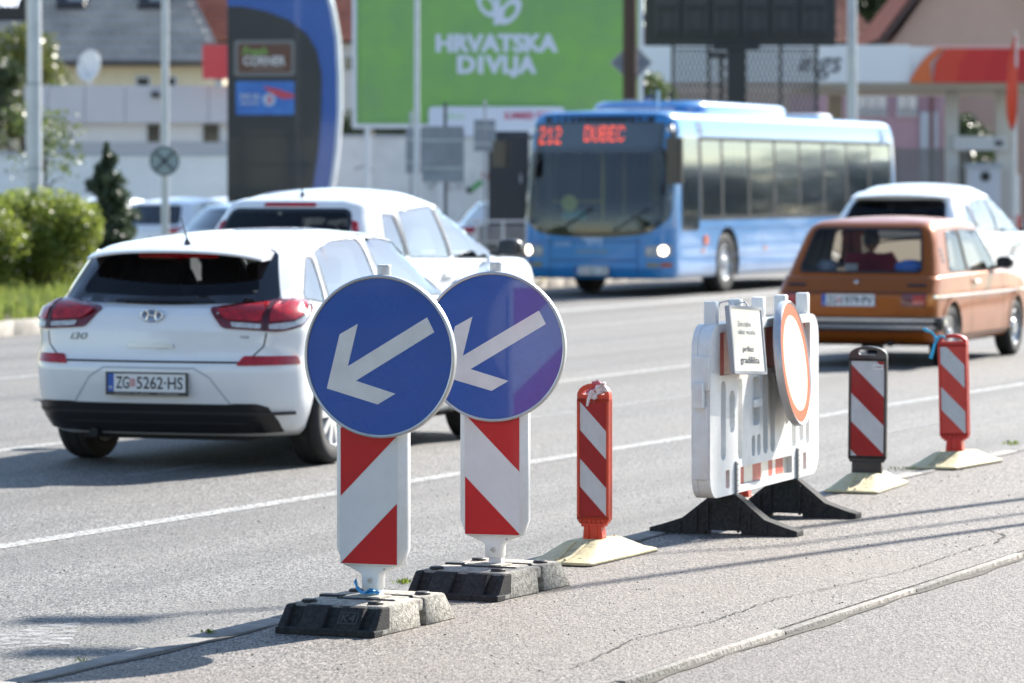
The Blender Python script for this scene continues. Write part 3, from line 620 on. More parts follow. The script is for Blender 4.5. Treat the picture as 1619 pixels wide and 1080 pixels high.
# signs hung on the barrier (its road-works side faces the camera's right)
bx = lambda a, off, z: V((p0.x, p0.y, HI)) + V((cos(byaw), sin(byaw), 0)) * a + V((sin(byaw), -cos(byaw), 0)) * off + V((0, 0, z))
c = A(1180, 538, bx(.385, .11, 0).y)
info = thing('notice_board', 'rectangular white notice with faint printed lines hung on the barrier', 'notice board', tuple(c), byaw)
info.rotation_euler = (radians(-6), radians(3.0), byaw - radians(1))
mb = MB(); mb.box((0, 0, 0), (.48, .012, .305)); brd = mb.build('board', M('white board sheeting', (.82, .82, .81), .3, coat=.5, var=.06, vscale=3), info, bevel=.003)
mb = MB(); plate(mb, rrect(0, 0, .492, .318, .012, 4), [rrect(0, 0, .462, .29, .006, 3)], -.011, .012, 'y'); mb.build('frame', M('grey frame metal', (.38, .38, .40), .5), info)
def line(mb, s, w, h, x, z, bold=.008):
    vs, fs = text_fit(s, w, h, bold); mb.add([(p[0] + x, -.0075, p[1] + z) for p in vs], fs)
for args, mm in ((('Zona radova', .2, .026, -.03, .075), 'pale grey print'), (('ulaz vozila', .26, .024, .0, .038), 'pale grey print'), (('prilaz', .17, .034, .0, -.045, .015), 'dark grey print'), (('gradilišta', .29, .042, .01, -.098, .015), 'dark grey print')): mb = MB(); line(mb, *args); mb.build('letters', M(mm, (.30, .30, .31) if mm[0] == 'p' else (.10, .10, .11), .5), brd, smooth=0, recalc=False)
mb = MB()
for x in (-.12, .12): mb.tube([(x, .008, .15), (x, .03, .185), (x, .075, .18), (x, .09, .14)], .004, 6)
mb.build('hanger', steel, info)
c = A(1257, 574, bx(1.128, .13, 0).y)
rs = thing('round_sign', 'round white sign with a red ring leaning on the right half of the barrier', 'road sign', tuple(c), byaw)
rs.rotation_euler = (radians(-7), radians(2.0), byaw + radians(3.5))
mb = MB(); mb.lathe([(.001, 0), (.290, 0), (.294, -.004), (.3, -.006), (.304, 0), (.304, .03), (.298, .034), (.292, .03), (.292, .006), (.001, .006)], 72, 'y'); d = mb.build('disc', alu_back, rs, 40)
def hatch(name, base, col2, rough):      # retroreflective sheet with diagonal cells, its yellow glare put into the colours
    m = M(name, base, rough, coat=.0, spec=.4); nt = m.node_tree; p = nt.nodes['Principled BSDF']
    tc = nt.nodes.new('ShaderNodeTexCoord'); w = nt.nodes.new('ShaderNodeTexWave'); w.bands_direction = 'DIAGONAL'; w.inputs['Scale'].default_value = 28
    r = nt.nodes.new('ShaderNodeValToRGB'); r.color_ramp.elements[0].position = .35; r.color_ramp.elements[1].position = .6; r.color_ramp.elements[0].color = (*col2, 1); r.color_ramp.elements[1].color = (*base, 1)
    nt.links.new(tc.outputs['Object'], w.inputs['Vector']); nt.links.new(w.outputs[0], r.inputs[0]); nt.links.new(r.outputs[0], p.inputs['Base Color']); return m
mb = MB(); mb.lathe([(.001, -.0025), (.232, -.0025), (.232, .001)], 72, 'y'); mb.build('white_face', hatch('hatched glare tinted white sheeting', (.80, .77, .62), (.62, .70, .58), .5), d, 40)
mb = MB(); mb.lathe([(.2325, -.0005), (.2325, -.0028), (.288, -.0028), (.288, -.0005)], 72, 'y'); mb.build('red_ring', hatch('hatched glare tinted red sheeting', (.46, .010, .014), (.62, .17, .01), .55), d, 40)
mb = MB(); mb.lathe([(.2895, -.001), (.294, -.0052), (.3, -.0072), (.3052, 0), (.3052, .029), (.3042, .029)], 72, 'y'); mb.build('rim', alu, d, 40)
for z in (.1, -.1): mb = MB(); mb.box((0, .02, z), (.3, .03, .03)); mb.build('clamp', steel, d)
# ------------------------------------------------------------------ vehicles: lofted shells, cut openings, fitted panels
def hermite(ts, vs, t):
    n = len(ts)
    if t <= ts[0]: return vs[0]
    if t >= ts[-1]: return vs[-1]
    i = max(k for k in range(n - 1) if ts[k] <= t); h = ts[i + 1] - ts[i]
    d = [(vs[k + 1] - vs[k]) / (ts[k + 1] - ts[k]) for k in range(n - 1)]
    def m(k):
        if k == 0: return d[0]
        if k == n - 1: return d[-1]
        return 0 if d[k - 1] * d[k] <= 0 else 2 * d[k - 1] * d[k] / (d[k - 1] + d[k])
    s = (t - ts[i]) / h; a, b = vs[i], vs[i + 1]
    return (2 * s**3 - 3 * s**2 + 1) * a + (s**3 - 2 * s**2 + s) * h * m(i) + (-2 * s**3 + 3 * s**2) * b + (s**3 - s**2) * h * m(i + 1)
def prof(pts): ts = [p[0] for p in pts]; vs = [p[1] for p in pts]; return lambda x: hermite(ts, vs, x)

class Loft:
    # st: stations (t, xr, xf, hw, ar, br, af, bf) ; lo(x), hi(x): heights of t = 0 and t = 1 ; wid(x): plan taper
    def __init__(s, st, lo, hi, wid, bowr=.05, bowf=.08, crown=.03, nr=26, side=26, inset=0.0):
        s.st, s.lo, s.hi, s.wid, s.bowr, s.bowf, s.crown, s.nr, s.side, s.ins = st, lo, hi, wid, bowr, bowf, crown, nr, side, inset
        s.cur = [([a[0] for a in st], [a[k] for a in st]) for k in range(1, 8)]
    def half(s, t):
        xr, xf, hw, ar, br, af, bf = [hermite(c[0], c[1], t) for c in s.cur]; i = s.ins; xr += i; xf -= i; hw -= i
        P = []
        for k in range(7): y = (hw - br) * k / 7; P.append((xr + s.bowr * (y / hw) ** 2, y))
        x0 = xr + s.bowr * ((hw - br) / hw) ** 2
        for k in range(10): a = pi / 2 * k / 10; P.append((x0 + ar * (1 - cos(a)), hw - br + br * sin(a)))
        x1 = x0 + ar; xe = xf - s.bowf * ((hw - bf) / hw) ** 2; x2 = xe - af
        for k in range(s.side): P.append((x1 + (x2 - x1) * k / s.side, hw))
        for k in range(10): a = pi / 2 * k / 10; P.append((x2 + af * sin(a), hw - bf + bf * cos(a)))
        for k in range(8): y = (hw - bf) * (1 - k / 7); P.append((xf - s.bowf * (y / hw) ** 2, y))
        return [(x, y * s.wid(x)) for x, y in P]
    def ring(s, t):
        h = s.half(t); full = h + [(x, -y) for x, y in h[-2:0:-1]]
        out = []
        for x, y in full: lo, hi = s.lo(x), s.hi(x); out.append((x, y, lo + (hi - lo) * t))
        return out
    def mesh(s, zcap=None):
        ts = [k / (s.nr - 1) for k in range(s.nr)]
        ts = sorted(set(ts + [a[0] for a in s.st])); ts = [ts[0]] + [b for a, b in zip(ts, ts[1:]) if b - a > .004]
        ts[-1] = 1.0
        rings = [s.ring(t) for t in ts]; mb = MB(); mb.loft(rings, caps=False); n = len(rings[0]); o = (len(rings) - 1) * n
        # underside
        mb.f.append(tuple(range(n))[::-1]); mb.m.append(0)
        # top, crowned
        top = rings[-1]; poly = [(p[0], p[1]) for p in top]
        vs, fs = cdt(poly, (), .13); hwmax = max(abs(p[1]) for p in poly); xa, xb = min(p[0] for p in poly), max(p[0] for p in poly)
        base = len(mb.v); idx = []
        for k, p in enumerate(vs):
            if k < n: idx.append(o + k)
            else:
                f = max(0, 1 - (p[1] / hwmax) ** 2) * min(1, (p[0] - xa) / .3, (xb - p[0]) / .3)
                idx.append(len(mb.v)); mb.v.append((p[0], p[1], s.hi(p[0]) + s.crown * f))
        for f in fs: mb.f.append(tuple(idx[i] for i in f)); mb.m.append(0)
        return mb

def tmpobj(mb, name='shell'):
    me = mb.mesh(name, [], smooth=0); o = bpy.data.objects.new(name, me); COL.objects.link(o); return o
def boolean(o, cut, op, solver='EXACT'):
    md = o.modifiers.new('b', 'BOOLEAN'); md.operation = op; md.solver = solver; md.object = cut
    dg = bpy.context.evaluated_depsgraph_get(); dg.update(); me = bpy.data.meshes.new_from_object(o.evaluated_get(dg))
    o.modifiers.clear(); old = o.data; o.data = me; bpy.data.meshes.remove(old)
def drop(*os):
    for o in os: m = o.data; bpy.data.objects.remove(o); bpy.data.meshes.remove(m)

class Body:
    """lofts unioned, hollowed, with openings; keeps the untouched outer skin for fitting panels on it"""
    def __init__(s, lofts, name='body'):
        s.mbs = [l.mesh() for l in lofts]; s.skins = []
        for mb in s.mbs:
            me = mb.mesh('skin', [], smooth=0, recalc=True); bm = bmesh.new(); bm.from_mesh(me); bm.normal_update(); bmesh.ops.triangulate(bm, faces=bm.faces)
            bm.verts.ensure_lookup_table(); s.skins.append((BVHTree.FromBMesh(bm), [v.normal.copy() for v in bm.verts], [[v.index for v in f.verts] for f in bm.faces], [v.co.copy() for v in bm.verts])); bm.free(); bpy.data.meshes.remove(me)
        s.o = tmpobj(s.mbs[0], name)
        for mb in s.mbs[1:]: c = tmpobj(mb); boolean(s.o, c, 'UNION'); drop(c)
        s.wcache = {}
    def cut(s, mb, op='DIFFERENCE'): c = tmpobj(mb, 'cutter'); boolean(s.o, c, op); drop(c)
    def nearest(s, p):
        best = None
        for bv, vn, tri, co in s.skins:
            loc, n, i, d = bv.find_nearest(p)
            if loc is not None and (best is None or d < best[0]):
                a, b, c = tri[i]; w = bary(loc, co[a], co[b], co[c]); nn = (vn[a] * w[0] + vn[b] * w[1] + vn[c] * w[2]).normalized(); best = (d, nn, loc)
        return best
    def finish(s, name, mats, parent, sharp=40):   # mats = [outer paint, inner]
        me = s.o.data; me.materials.clear()
        for m in mats: me.materials.append(m)
        mi = []; nor = [(0, 0, 0)] * len(me.loops); vs = me.vertices
        for f in me.polygons:
            d, n, _ = s.nearest(f.center); out = d < .0025 and abs(n.dot(f.normal)) > .2
            if out:
                for v in f.vertices:
                    if s.nearest(vs[v].co)[0] > .003: out = False; break
            mi.append(0 if out else 1)
            for li in f.loop_indices:
                if out:
                    nn = s.nearest(vs[me.loops[li].vertex_index].co * .985 + f.center * .015)[1]
                    nor[li] = tuple(nn if nn.dot(f.normal) > .6 else f.normal)
                else: nor[li] = tuple(f.normal)
        me.polygons.foreach_set('material_index', mi); me.polygons.foreach_set('use_smooth', [True] * len(me.polygons))
        me.normals_split_custom_set(nor); me.update(); s.o.name = name; me.name = name; s.o.parent = parent; return s.o
    def cast(s, o, d):
        best = None
        for bv, vn, tri, co in s.skins:
            loc, n, i, dist = bv.ray_cast(V(o), V(d))
            if loc is not None and (best is None or dist < best[0]):
                a, b, c = tri[i]; w = bary(loc, co[a], co[b], co[c]); nn = vn[a] * w[0] + vn[b] * w[1] + vn[c] * w[2]
                best = (dist, loc, nn.normalized() if nn.dot(n) > .5 else n)
        return best
    def rear(s):
        def f(y, z): h = s.cast((-3, y, z), (1, 0, 0)); return (h[1], -h[2] if h[2].x > 0 else h[2]) if h else None
        return f
    def front(s):
        def f(y, z): h = s.cast((30, y, z), (-1, 0, 0)); return (h[1], -h[2] if h[2].x < 0 else h[2]) if h else None
        return f
    def sidef(s, sg):
        def f(x, z): h = s.cast((x, sg * 4, z), (0, -sg, 0)); return (h[1], -h[2] if h[2].y * sg < 0 else h[2]) if h else None
        return f
    def topf(s):
        def f(x, y): h = s.cast((x, y, 6), (0, 0, -1)); return (h[1], -h[2] if h[2].z < 0 else h[2]) if h else None
        return f
    def wrap(s, xc, end=-1):              # arc length round the rear (-1) or front (+1), + to the left
        def table(z):
            key = (end, xc, round(z, 3))
            if key in s.wcache: return s.wcache[key]
            L = {}
            for sg in (1, -1):
                P = []
                for k in range(70):
                    a = radians(100) * k / 69; d = V((end * cos(a), sg * sin(a), 0)); h = s.cast(V((xc, 0, z)) + d * 5, -d)
                    if h: P.append((h[1], h[2] if h[2].dot(d) > 0 else -h[2]))
                acc = [0]
                for i in range(1, len(P)): acc.append(acc[-1] + (P[i][0] - P[i - 1][0]).length)
                L[sg] = (acc, P)
            s.wcache[key] = L; return L
        def f(a, z):
            acc, P = table(z)[1 if a >= 0 else -1]; q = abs(a); i = int(np.searchsorted(acc, q)); i = min(max(i, 1), len(acc) - 1)
            w = (q - acc[i - 1]) / max(1e-9, acc[i] - acc[i - 1]); w = min(max(w, 0), 1); return P[i - 1][0].lerp(P[i][0], w), P[i - 1][1].lerp(P[i][1], w).normalized()
        return f
def bary(p, a, b, c):
    v0, v1, v2 = b - a, c - a, p - a; d00, d01, d11 = v0.dot(v0), v0.dot(v1), v1.dot(v1); d20, d21 = v2.dot(v0), v2.dot(v1); dn = d00 * d11 - d01 * d01
    if abs(dn) < 1e-14: return (1, 0, 0)
    v = (d11 * d20 - d01 * d21) / dn; w = (d00 * d21 - d01 * d20) / dn; return (1 - v - w, v, w)

def patch(mapper, poly, holes=(), off=.004, depth=.012, step=.05, mb=None, mi=0, smooth_n=True):
    mb = mb or MB(); poly = dens(poly, step / 2); holes = [dens(h, step / 2) for h in holes]
    vs, fs = cdt(poly, holes, step); pos = []; last = None
    for p in vs:
        r = mapper(p[0], p[1]) or last; last = r; pos.append(r)
    o = len(mb.v)
    if fs:                                # faces look outward
        f = max(fs, key=lambda f: abs((V(vs[f[1]]) - V(vs[f[0]])).cross(V(vs[f[2]]) - V(vs[f[0]])))); q = [pos[i][0] for i in f]
        if (q[1] - q[0]).cross(q[2] - q[0]).dot(pos[f[0]][1]) < 0: fs = [g[::-1] for g in fs]
    mb.add([r[0] + r[1] * off for r in pos], fs, mi)
    if depth:
        k = 0
        for lp in [poly] + list(holes):
            n = len(lp); vs2 = []
            for i in range(n): r = pos[k + i]; vs2 += [r[0] + r[1] * off, r[0] + r[1] * (off - depth)]
            mb.add(vs2, [(2 * i, 2 * i + 1, 2 * ((i + 1) % n) + 1, 2 * ((i + 1) % n)) for i in range(n)], mi); k += n
    return mb
def ribbon(mapper, pts, w, off=.0015, mb=None, mi=0, step=.04, closed=False):
    mb = mb or MB(); P = dens(pts, step, closed); vs = []; P = [p for p in P if mapper(p[0] + w / 2, p[1] + w / 2) and mapper(p[0] - w / 2, p[1] - w / 2)]; n = len(P); last = None
    if n < 2: return mb
    for i, p in enumerate(P):
        a, b = (P[(i - 1) % n], P[(i + 1) % n]) if closed else (P[max(i - 1, 0)], P[min(i + 1, n - 1)]); d = V((b[0] - a[0], b[1] - a[1])).normalized(); nx, ny = -d.y * w / 2, d.x * w / 2
        for sgn in (1, -1):
            r = mapper(p[0] + sgn * nx, p[1] + sgn * ny) or mapper(*p) or last; last = r; vs.append(r[0] + r[1] * off)
    mb.add(vs, [(2 * i, 2 * i + 1, 2 * ((i + 1) % n) + 1, 2 * ((i + 1) % n)) for i in range(n if closed else n - 1)], mi); return mb
def grow(poly, d):                        # offset a polygon outward
    a = sum(poly[i][0] * poly[(i + 1) % len(poly)][1] - poly[(i + 1) % len(poly)][0] * poly[i][1] for i in range(len(poly))); sg = 1 if a > 0 else -1; out = []; n = len(poly)
    for i in range(n):
        p, q, r = V(poly[i - 1]), V(poly[i]), V(poly[(i + 1) % n]); e1 = (q - p).normalized(); e2 = (r - q).normalized()
        n1, n2 = V((e1.y, -e1.x)) * sg, V((e2.y, -e2.x)) * sg; b = n1 + n2; l = max(.35, b.length_squared / 2); out.append(tuple(q + b / (2 * l) * d * 1.0 if b.length > 1e-6 else q + n1 * d))
    return out
def rounded(poly, r, n=4):                # round the corners of a polygon
    out = []; N = len(poly)
    for i in range(N):
        p, q, s = V(poly[i - 1]), V(poly[i]), V(poly[(i + 1) % N]); rr = r[i] if isinstance(r, (list, tuple)) else r
        a = q + (p - q).normalized() * min(rr, (p - q).length * .45); b = q + (s - q).normalized() * min(rr, (s - q).length * .45)
        for k in range(n + 1): t = k / n; out.append(tuple(a * (1 - t) ** 2 + q * 2 * t * (1 - t) + b * t ** 2))
    return out
def pr(poly, h0, h1, ax): mb = MB(); mb.prism(poly, h0, h1, ax); return mb

tyre_m = M('tyre rubber', (.018, .018, .019), .75, var=.5, vscale=20, col2=(.035, .033, .031))
cabin_m = M('dark cabin lining', (.035, .036, .04), .8, var=.3, vscale=8)
under_m = M('dark underbody', (.015, .015, .016), .8)
seat_m = M('dark seat fabric', (.04, .042, .048), .9, var=.4, vscale=30)
trim_m = M('black trim', (.016, .016, .018), .38, coat=.2)
gap_m = M('panel gap shadow rubber', (.02, .02, .022), .7)
chrome = M('chrome', (.75, .76, .78), .12, metal=1)
alloy = M('silver wheel paint', (.55, .56, .58), .32, metal=.6)
lamp_red = M('red lamp lens', (.56, .006, .012), .2, coat=.5, var=.35, vscale=30, col2=(.22, .004, .008))
lamp_dark = M('dark red lamp lens', (.13, .003, .006), .2, coat=.5)
lamp_clear = M('clear lamp lens', (.55, .55, .56), .15, coat=1, var=.4, vscale=40)
lamp_amber = M('amber lamp lens', (.62, .17, .01), .15, coat=1)
plate_w = M('number plate white', (.72, .73, .74), .4, coat=.2)
plate_b = M('number plate blue', (.02, .10, .42), .4)
ink = M('black ink', (.015, .015, .018), .5)
inkred = M('red ink', (.55, .03, .05), .5)
glass_dark = glass('dark tinted glass', (.30, .34, .36), fres=1.5)
glass_mid = glass('lightly tinted glass', (.62, .68, .68), fres=1.5)
glass_clear = glass('clear car glass', (.82, .86, .86), fres=1.5)
glass_side = glass('bright reflecting side glass', (.55, .60, .60), fres=2.3, base=.16)
frit = M('black glass border', (.012, .012, .014), .08, coat=1)

def wheel(parent, loc, r, w, sg, spokes=7, cap='alloy', rim=.62):
    R_ = r * rim
    X = Matrix.Diagonal((1, sg, 1, 1))
    mb = MB(); mb.lathe([(R_ * .98, w * .5 - .035), (R_, w * .5 - .012), (R_ * .96, w * .5 - .006), (R_ * .9, w * .5 - .03), (R_ * .86, w * .5 - .07), (R_ * .86, -w * .5 + .01), (R_, -w * .5)], 40, 'y', X=X)
    if cap == 'alloy':
        for k in range(spokes):
            a = 2 * pi * k / spokes; c = Matrix.Rotation(a, 4, 'Y')
            yo = w * .5
            mb.hexa([(.03, yo - .06, -.028), (R_ * .92, yo - .055, -.034), (R_ * .92, yo - .055, .034), (.03, yo - .06, .028)], [(.03, yo - .018, -.022), (R_ * .9, yo - .012, -.022), (R_ * .9, yo - .012, .022), (.03, yo - .018, .022)], X=X @ c)
        mb.lathe([(.001, w * .5 - .012), (.035, w * .5 - .012), (.06, w * .5 - .022), (.065, w * .5 - .06)], 24, 'y', X=X)
    else:
        mb.lathe([(.001, w * .5 - .01), (.07, w * .5 - .012), (.085, w * .5 - .03), (R_ * .6, w * .5 - .045), (R_ * .8, w * .5 - .03), (R_ * .88, w * .5 - .05)], 36, 'y', X=X)
    o = mb.build('wheel', alloy if cap == 'alloy' else M('steel wheel paint', (.45, .46, .48), .4, metal=.5), parent, 40, loc=loc)
    mb = MB(); h = w / 2
    mb.lathe([(R_ * .97, h - .012), (R_ * 1.05, h - .003), (r * .86, h + .004), (r * .955, h - .006), (r * .99, h - .03), (r, h - .05), (r, h - .052), (r - .006, h * .3), (r, h * .28), (r, -h * .28), (r - .006, -h * .3), (r, -h + .05), (r * .985, -h + .02), (r * .86, -h), (R_, -h + .01)], 56, 'y', X=X)
    mb.build('tyre', tyre_m, o, 50)
    if cap == 'alloy':
        mb = MB(); mb.lathe([(.001, h - .09), (R_ * .85, h - .09)], 30, 'y', X=X); mb.lathe([(.05, h - .075), (R_ * .7, h - .075), (R_ * .7, h - .085)], 30, 'y', X=X); mb.build('brake_disc', M('dark brake metal', (.06, .06, .06), .5, metal=.6), o)
    return o
def archcut(body, x, z, r, hw, depth=.34):
    for sg in (1, -1):
        mb = MB(); mb.lathe([(r, sg * (hw - depth)), (r, sg * (hw + .4))], 44, 'y', X=Matrix.Translation((x, 0, z)), caps=True); body.cut(mb)

def number_plate(parent, at, n, w, h, left, right, yawed=None, frame=True, dot=True):
    """Croatian plate: blue band, letters, little chequered arms; at = centre, n = outward normal"""
    n = V(n).normalized(); right_v = V((0, 0, 1)).cross(n).normalized(); up = n.cross(right_v).normalized(); at = V(at)
    def P(x, z, o): return at + right_v * x + up * z + n * o
    def quad(mb, x0, x1, z0, z1, o, mi=0): mb.add([P(x0, z0, o), P(x1, z0, o), P(x1, z1, o), P(x0, z1, o)], [(0, 1, 2, 3)], mi)
    def slab(mb, x0, x1, z0, z1, o0, o1, mi=0): mb.hexa([P(x0, z0, o0), P(x1, z0, o0), P(x1, z1, o0), P(x0, z1, o0)], [P(x0, z0, o1), P(x1, z0, o1), P(x1, z1, o1), P(x0, z1, o1)], mi)
    mb = MB(); slab(mb, -w / 2, w / 2, -h / 2, h / 2, -.004, .004); pl = mb.build('number_plate', plate_w, parent, 0)
    if frame:
        mb = MB(); e = .011
        for a in ((-w / 2 - e, w / 2 + e, h / 2, h / 2 + e * .8), (-w / 2 - e, w / 2 + e, -h / 2 - e * 1.9, -h / 2), (-w / 2 - e, -w / 2, -h / 2, h / 2), (w / 2, w / 2 + e, -h / 2, h / 2)): slab(mb, *a, -.008, .008)
        mb.build('frame', trim_m, pl, 0)
        mb = MB(); vs, fs = text_fit('AUTO  KUĆA  ·  ZAGREB', w * .8, h * .09, .0); mb.add([P(p[0], p[1] - h / 2 - e * .95, .0086) for p in vs], fs); mb.build('letters', M('pale grey ink', (.55, .55, .55), .5), pl, 0, recalc=False)
    mb = MB(); slab(mb, -w / 2, -w / 2 + .042, -h / 2, h / 2, .0, .0048); mb.build('blue_band', plate_b, pl, 0)
    mb = MB(); vs, fs = text_fit('HR', .024, .018, .01); mb.add([P(p[0] - w / 2 + .021, p[1] - h * .28, .0055) for p in vs], fs)
    mb.build('letters', plate_w, pl, 0, recalc=False)
    mb = MB(); x0, x1 = -w / 2 + .055, w / 2 - .014; nl, nr = left, right; tot = x1 - x0; cw = tot / (len(nl) + len(nr) + 1.0)
    for s, xa, xb in ((nl, x0, x0 + cw * len(nl)), (nr, x1 - cw * len(nr), x1)):
        mb = MB()
        vs, fs = text_fit(s, (xb - xa) * .97, h * .68, .012); mb.add([P(p[0] + (xa + xb) / 2, p[1], .0055) for p in vs], fs); mb.build('letters', ink, pl, 0, recalc=False)
    mb = MB(); cx = x0 + cw * (len(nl) + .5); c = h * .09
    for i in range(4):
        for j in range(5):
            if (i + j) % 2 == 0: quad(mb, cx + (i - 2) * c, cx + (i - 1) * c, (j - 2.5) * c, (j - 1.5) * c, .0055)
    mb.build('crest', inkred, pl, 0, recalc=False)
    return pl
def seats(parent, xs, y, z0, top, w=.5, hr=True):
    for x in xs:
        for sg in (1, -1):
            mb = MB(); mb.hexa([(x - .05, sg * y - w / 2, z0), (x + .08, sg * y - w / 2, z0), (x + .08, sg * y + w / 2, z0), (x - .05, sg * y + w / 2, z0)], [(x - .2, sg * y - w * .42, top - .2), (x - .1, sg * y - w * .42, top - .2), (x - .1, sg * y + w * .42, top - .2), (x - .2, sg * y + w * .42, top - .2)])
            mb.box((x + .28, sg * y, z0 + .0), (.5, w, .14)); o = mb.build('seat', seat_m, parent, 50, bevel=.04, seg=3)
            if not hr: continue
            mb = MB(); mb.box((x - .19, sg * y, top - .08), (.09, .26, .18)); mb.build('headrest', seat_m, o, 50, bevel=.04, seg=3)
def wheel_ring(parent, c, r=.18, tilt=25):
    X = Matrix.Translation(c) @ Matrix.Rotation(radians(90 - tilt), 4, 'Y')
    mb = MB(); mb.tube([X @ V((r * cos(a), r * sin(a), 0)) for a in np.linspace(0, 2 * pi, 33)], .014, 8); mb.tube([X @ V((-r, 0, 0)), X @ V((0, 0, -.04)), X @ V((r, 0, 0))], .016, 6); mb.lathe([(.001, .0), (.05, -.01), (.06, -.05)], 16, X=X)
    mb.build('steering_wheel', trim_m, parent, 50)
def mirror(parent, c, sg, paint, s=1.0):
    mb = MB(); rings = []
    for k, (y, f) in enumerate(((0, .55), (.03, .9), (.10, 1), (.17, .92), (.21, .55))):
        rings.append([(c[0] + q[0] * f * s, c[1] + sg * y * s, c[2] + q[1] * f * s) for q in rrect(0, .0, .13, .15, .05, 5)])
    mb.loft(rings); o = mb.build('mirror', paint, parent, 60)
    mb = MB(); mb.prism(rrect(c[1] + sg * .11 * s, c[2], .17 * s, .12 * s, .03 * s, 4), c[0] - .064 * s, c[0] - .071 * s, 'x'); mb.build('mirror_glass', M('mirror glass', (.03, .03, .035), .15, coat=.5), o)
    mb = MB(); mb.box((c[0] + .01, c[1] - sg * .03, c[2] - .05), (.07, .10, .03)); mb.build('stalk', trim_m, o)
# ------------------------------------------------------------------ the white hatchback in front
white_paint = grime(M('white car paint', (.80, .81, .82), .3, coat=1, spec=.4), (.42, .39, .35), .10, 3, False)
def place_car(o, ref, local, heading):    # put the point `local` of the car over world point ref
    rz = pi / 2 - heading; c, s = cos(rz), sin(rz); o.rotation_euler = (0, 0, rz)
    o.location = (ref[0] - (local[0] * c - local[1] * s), ref[1] - (local[0] * s + local[1] * c), 0)

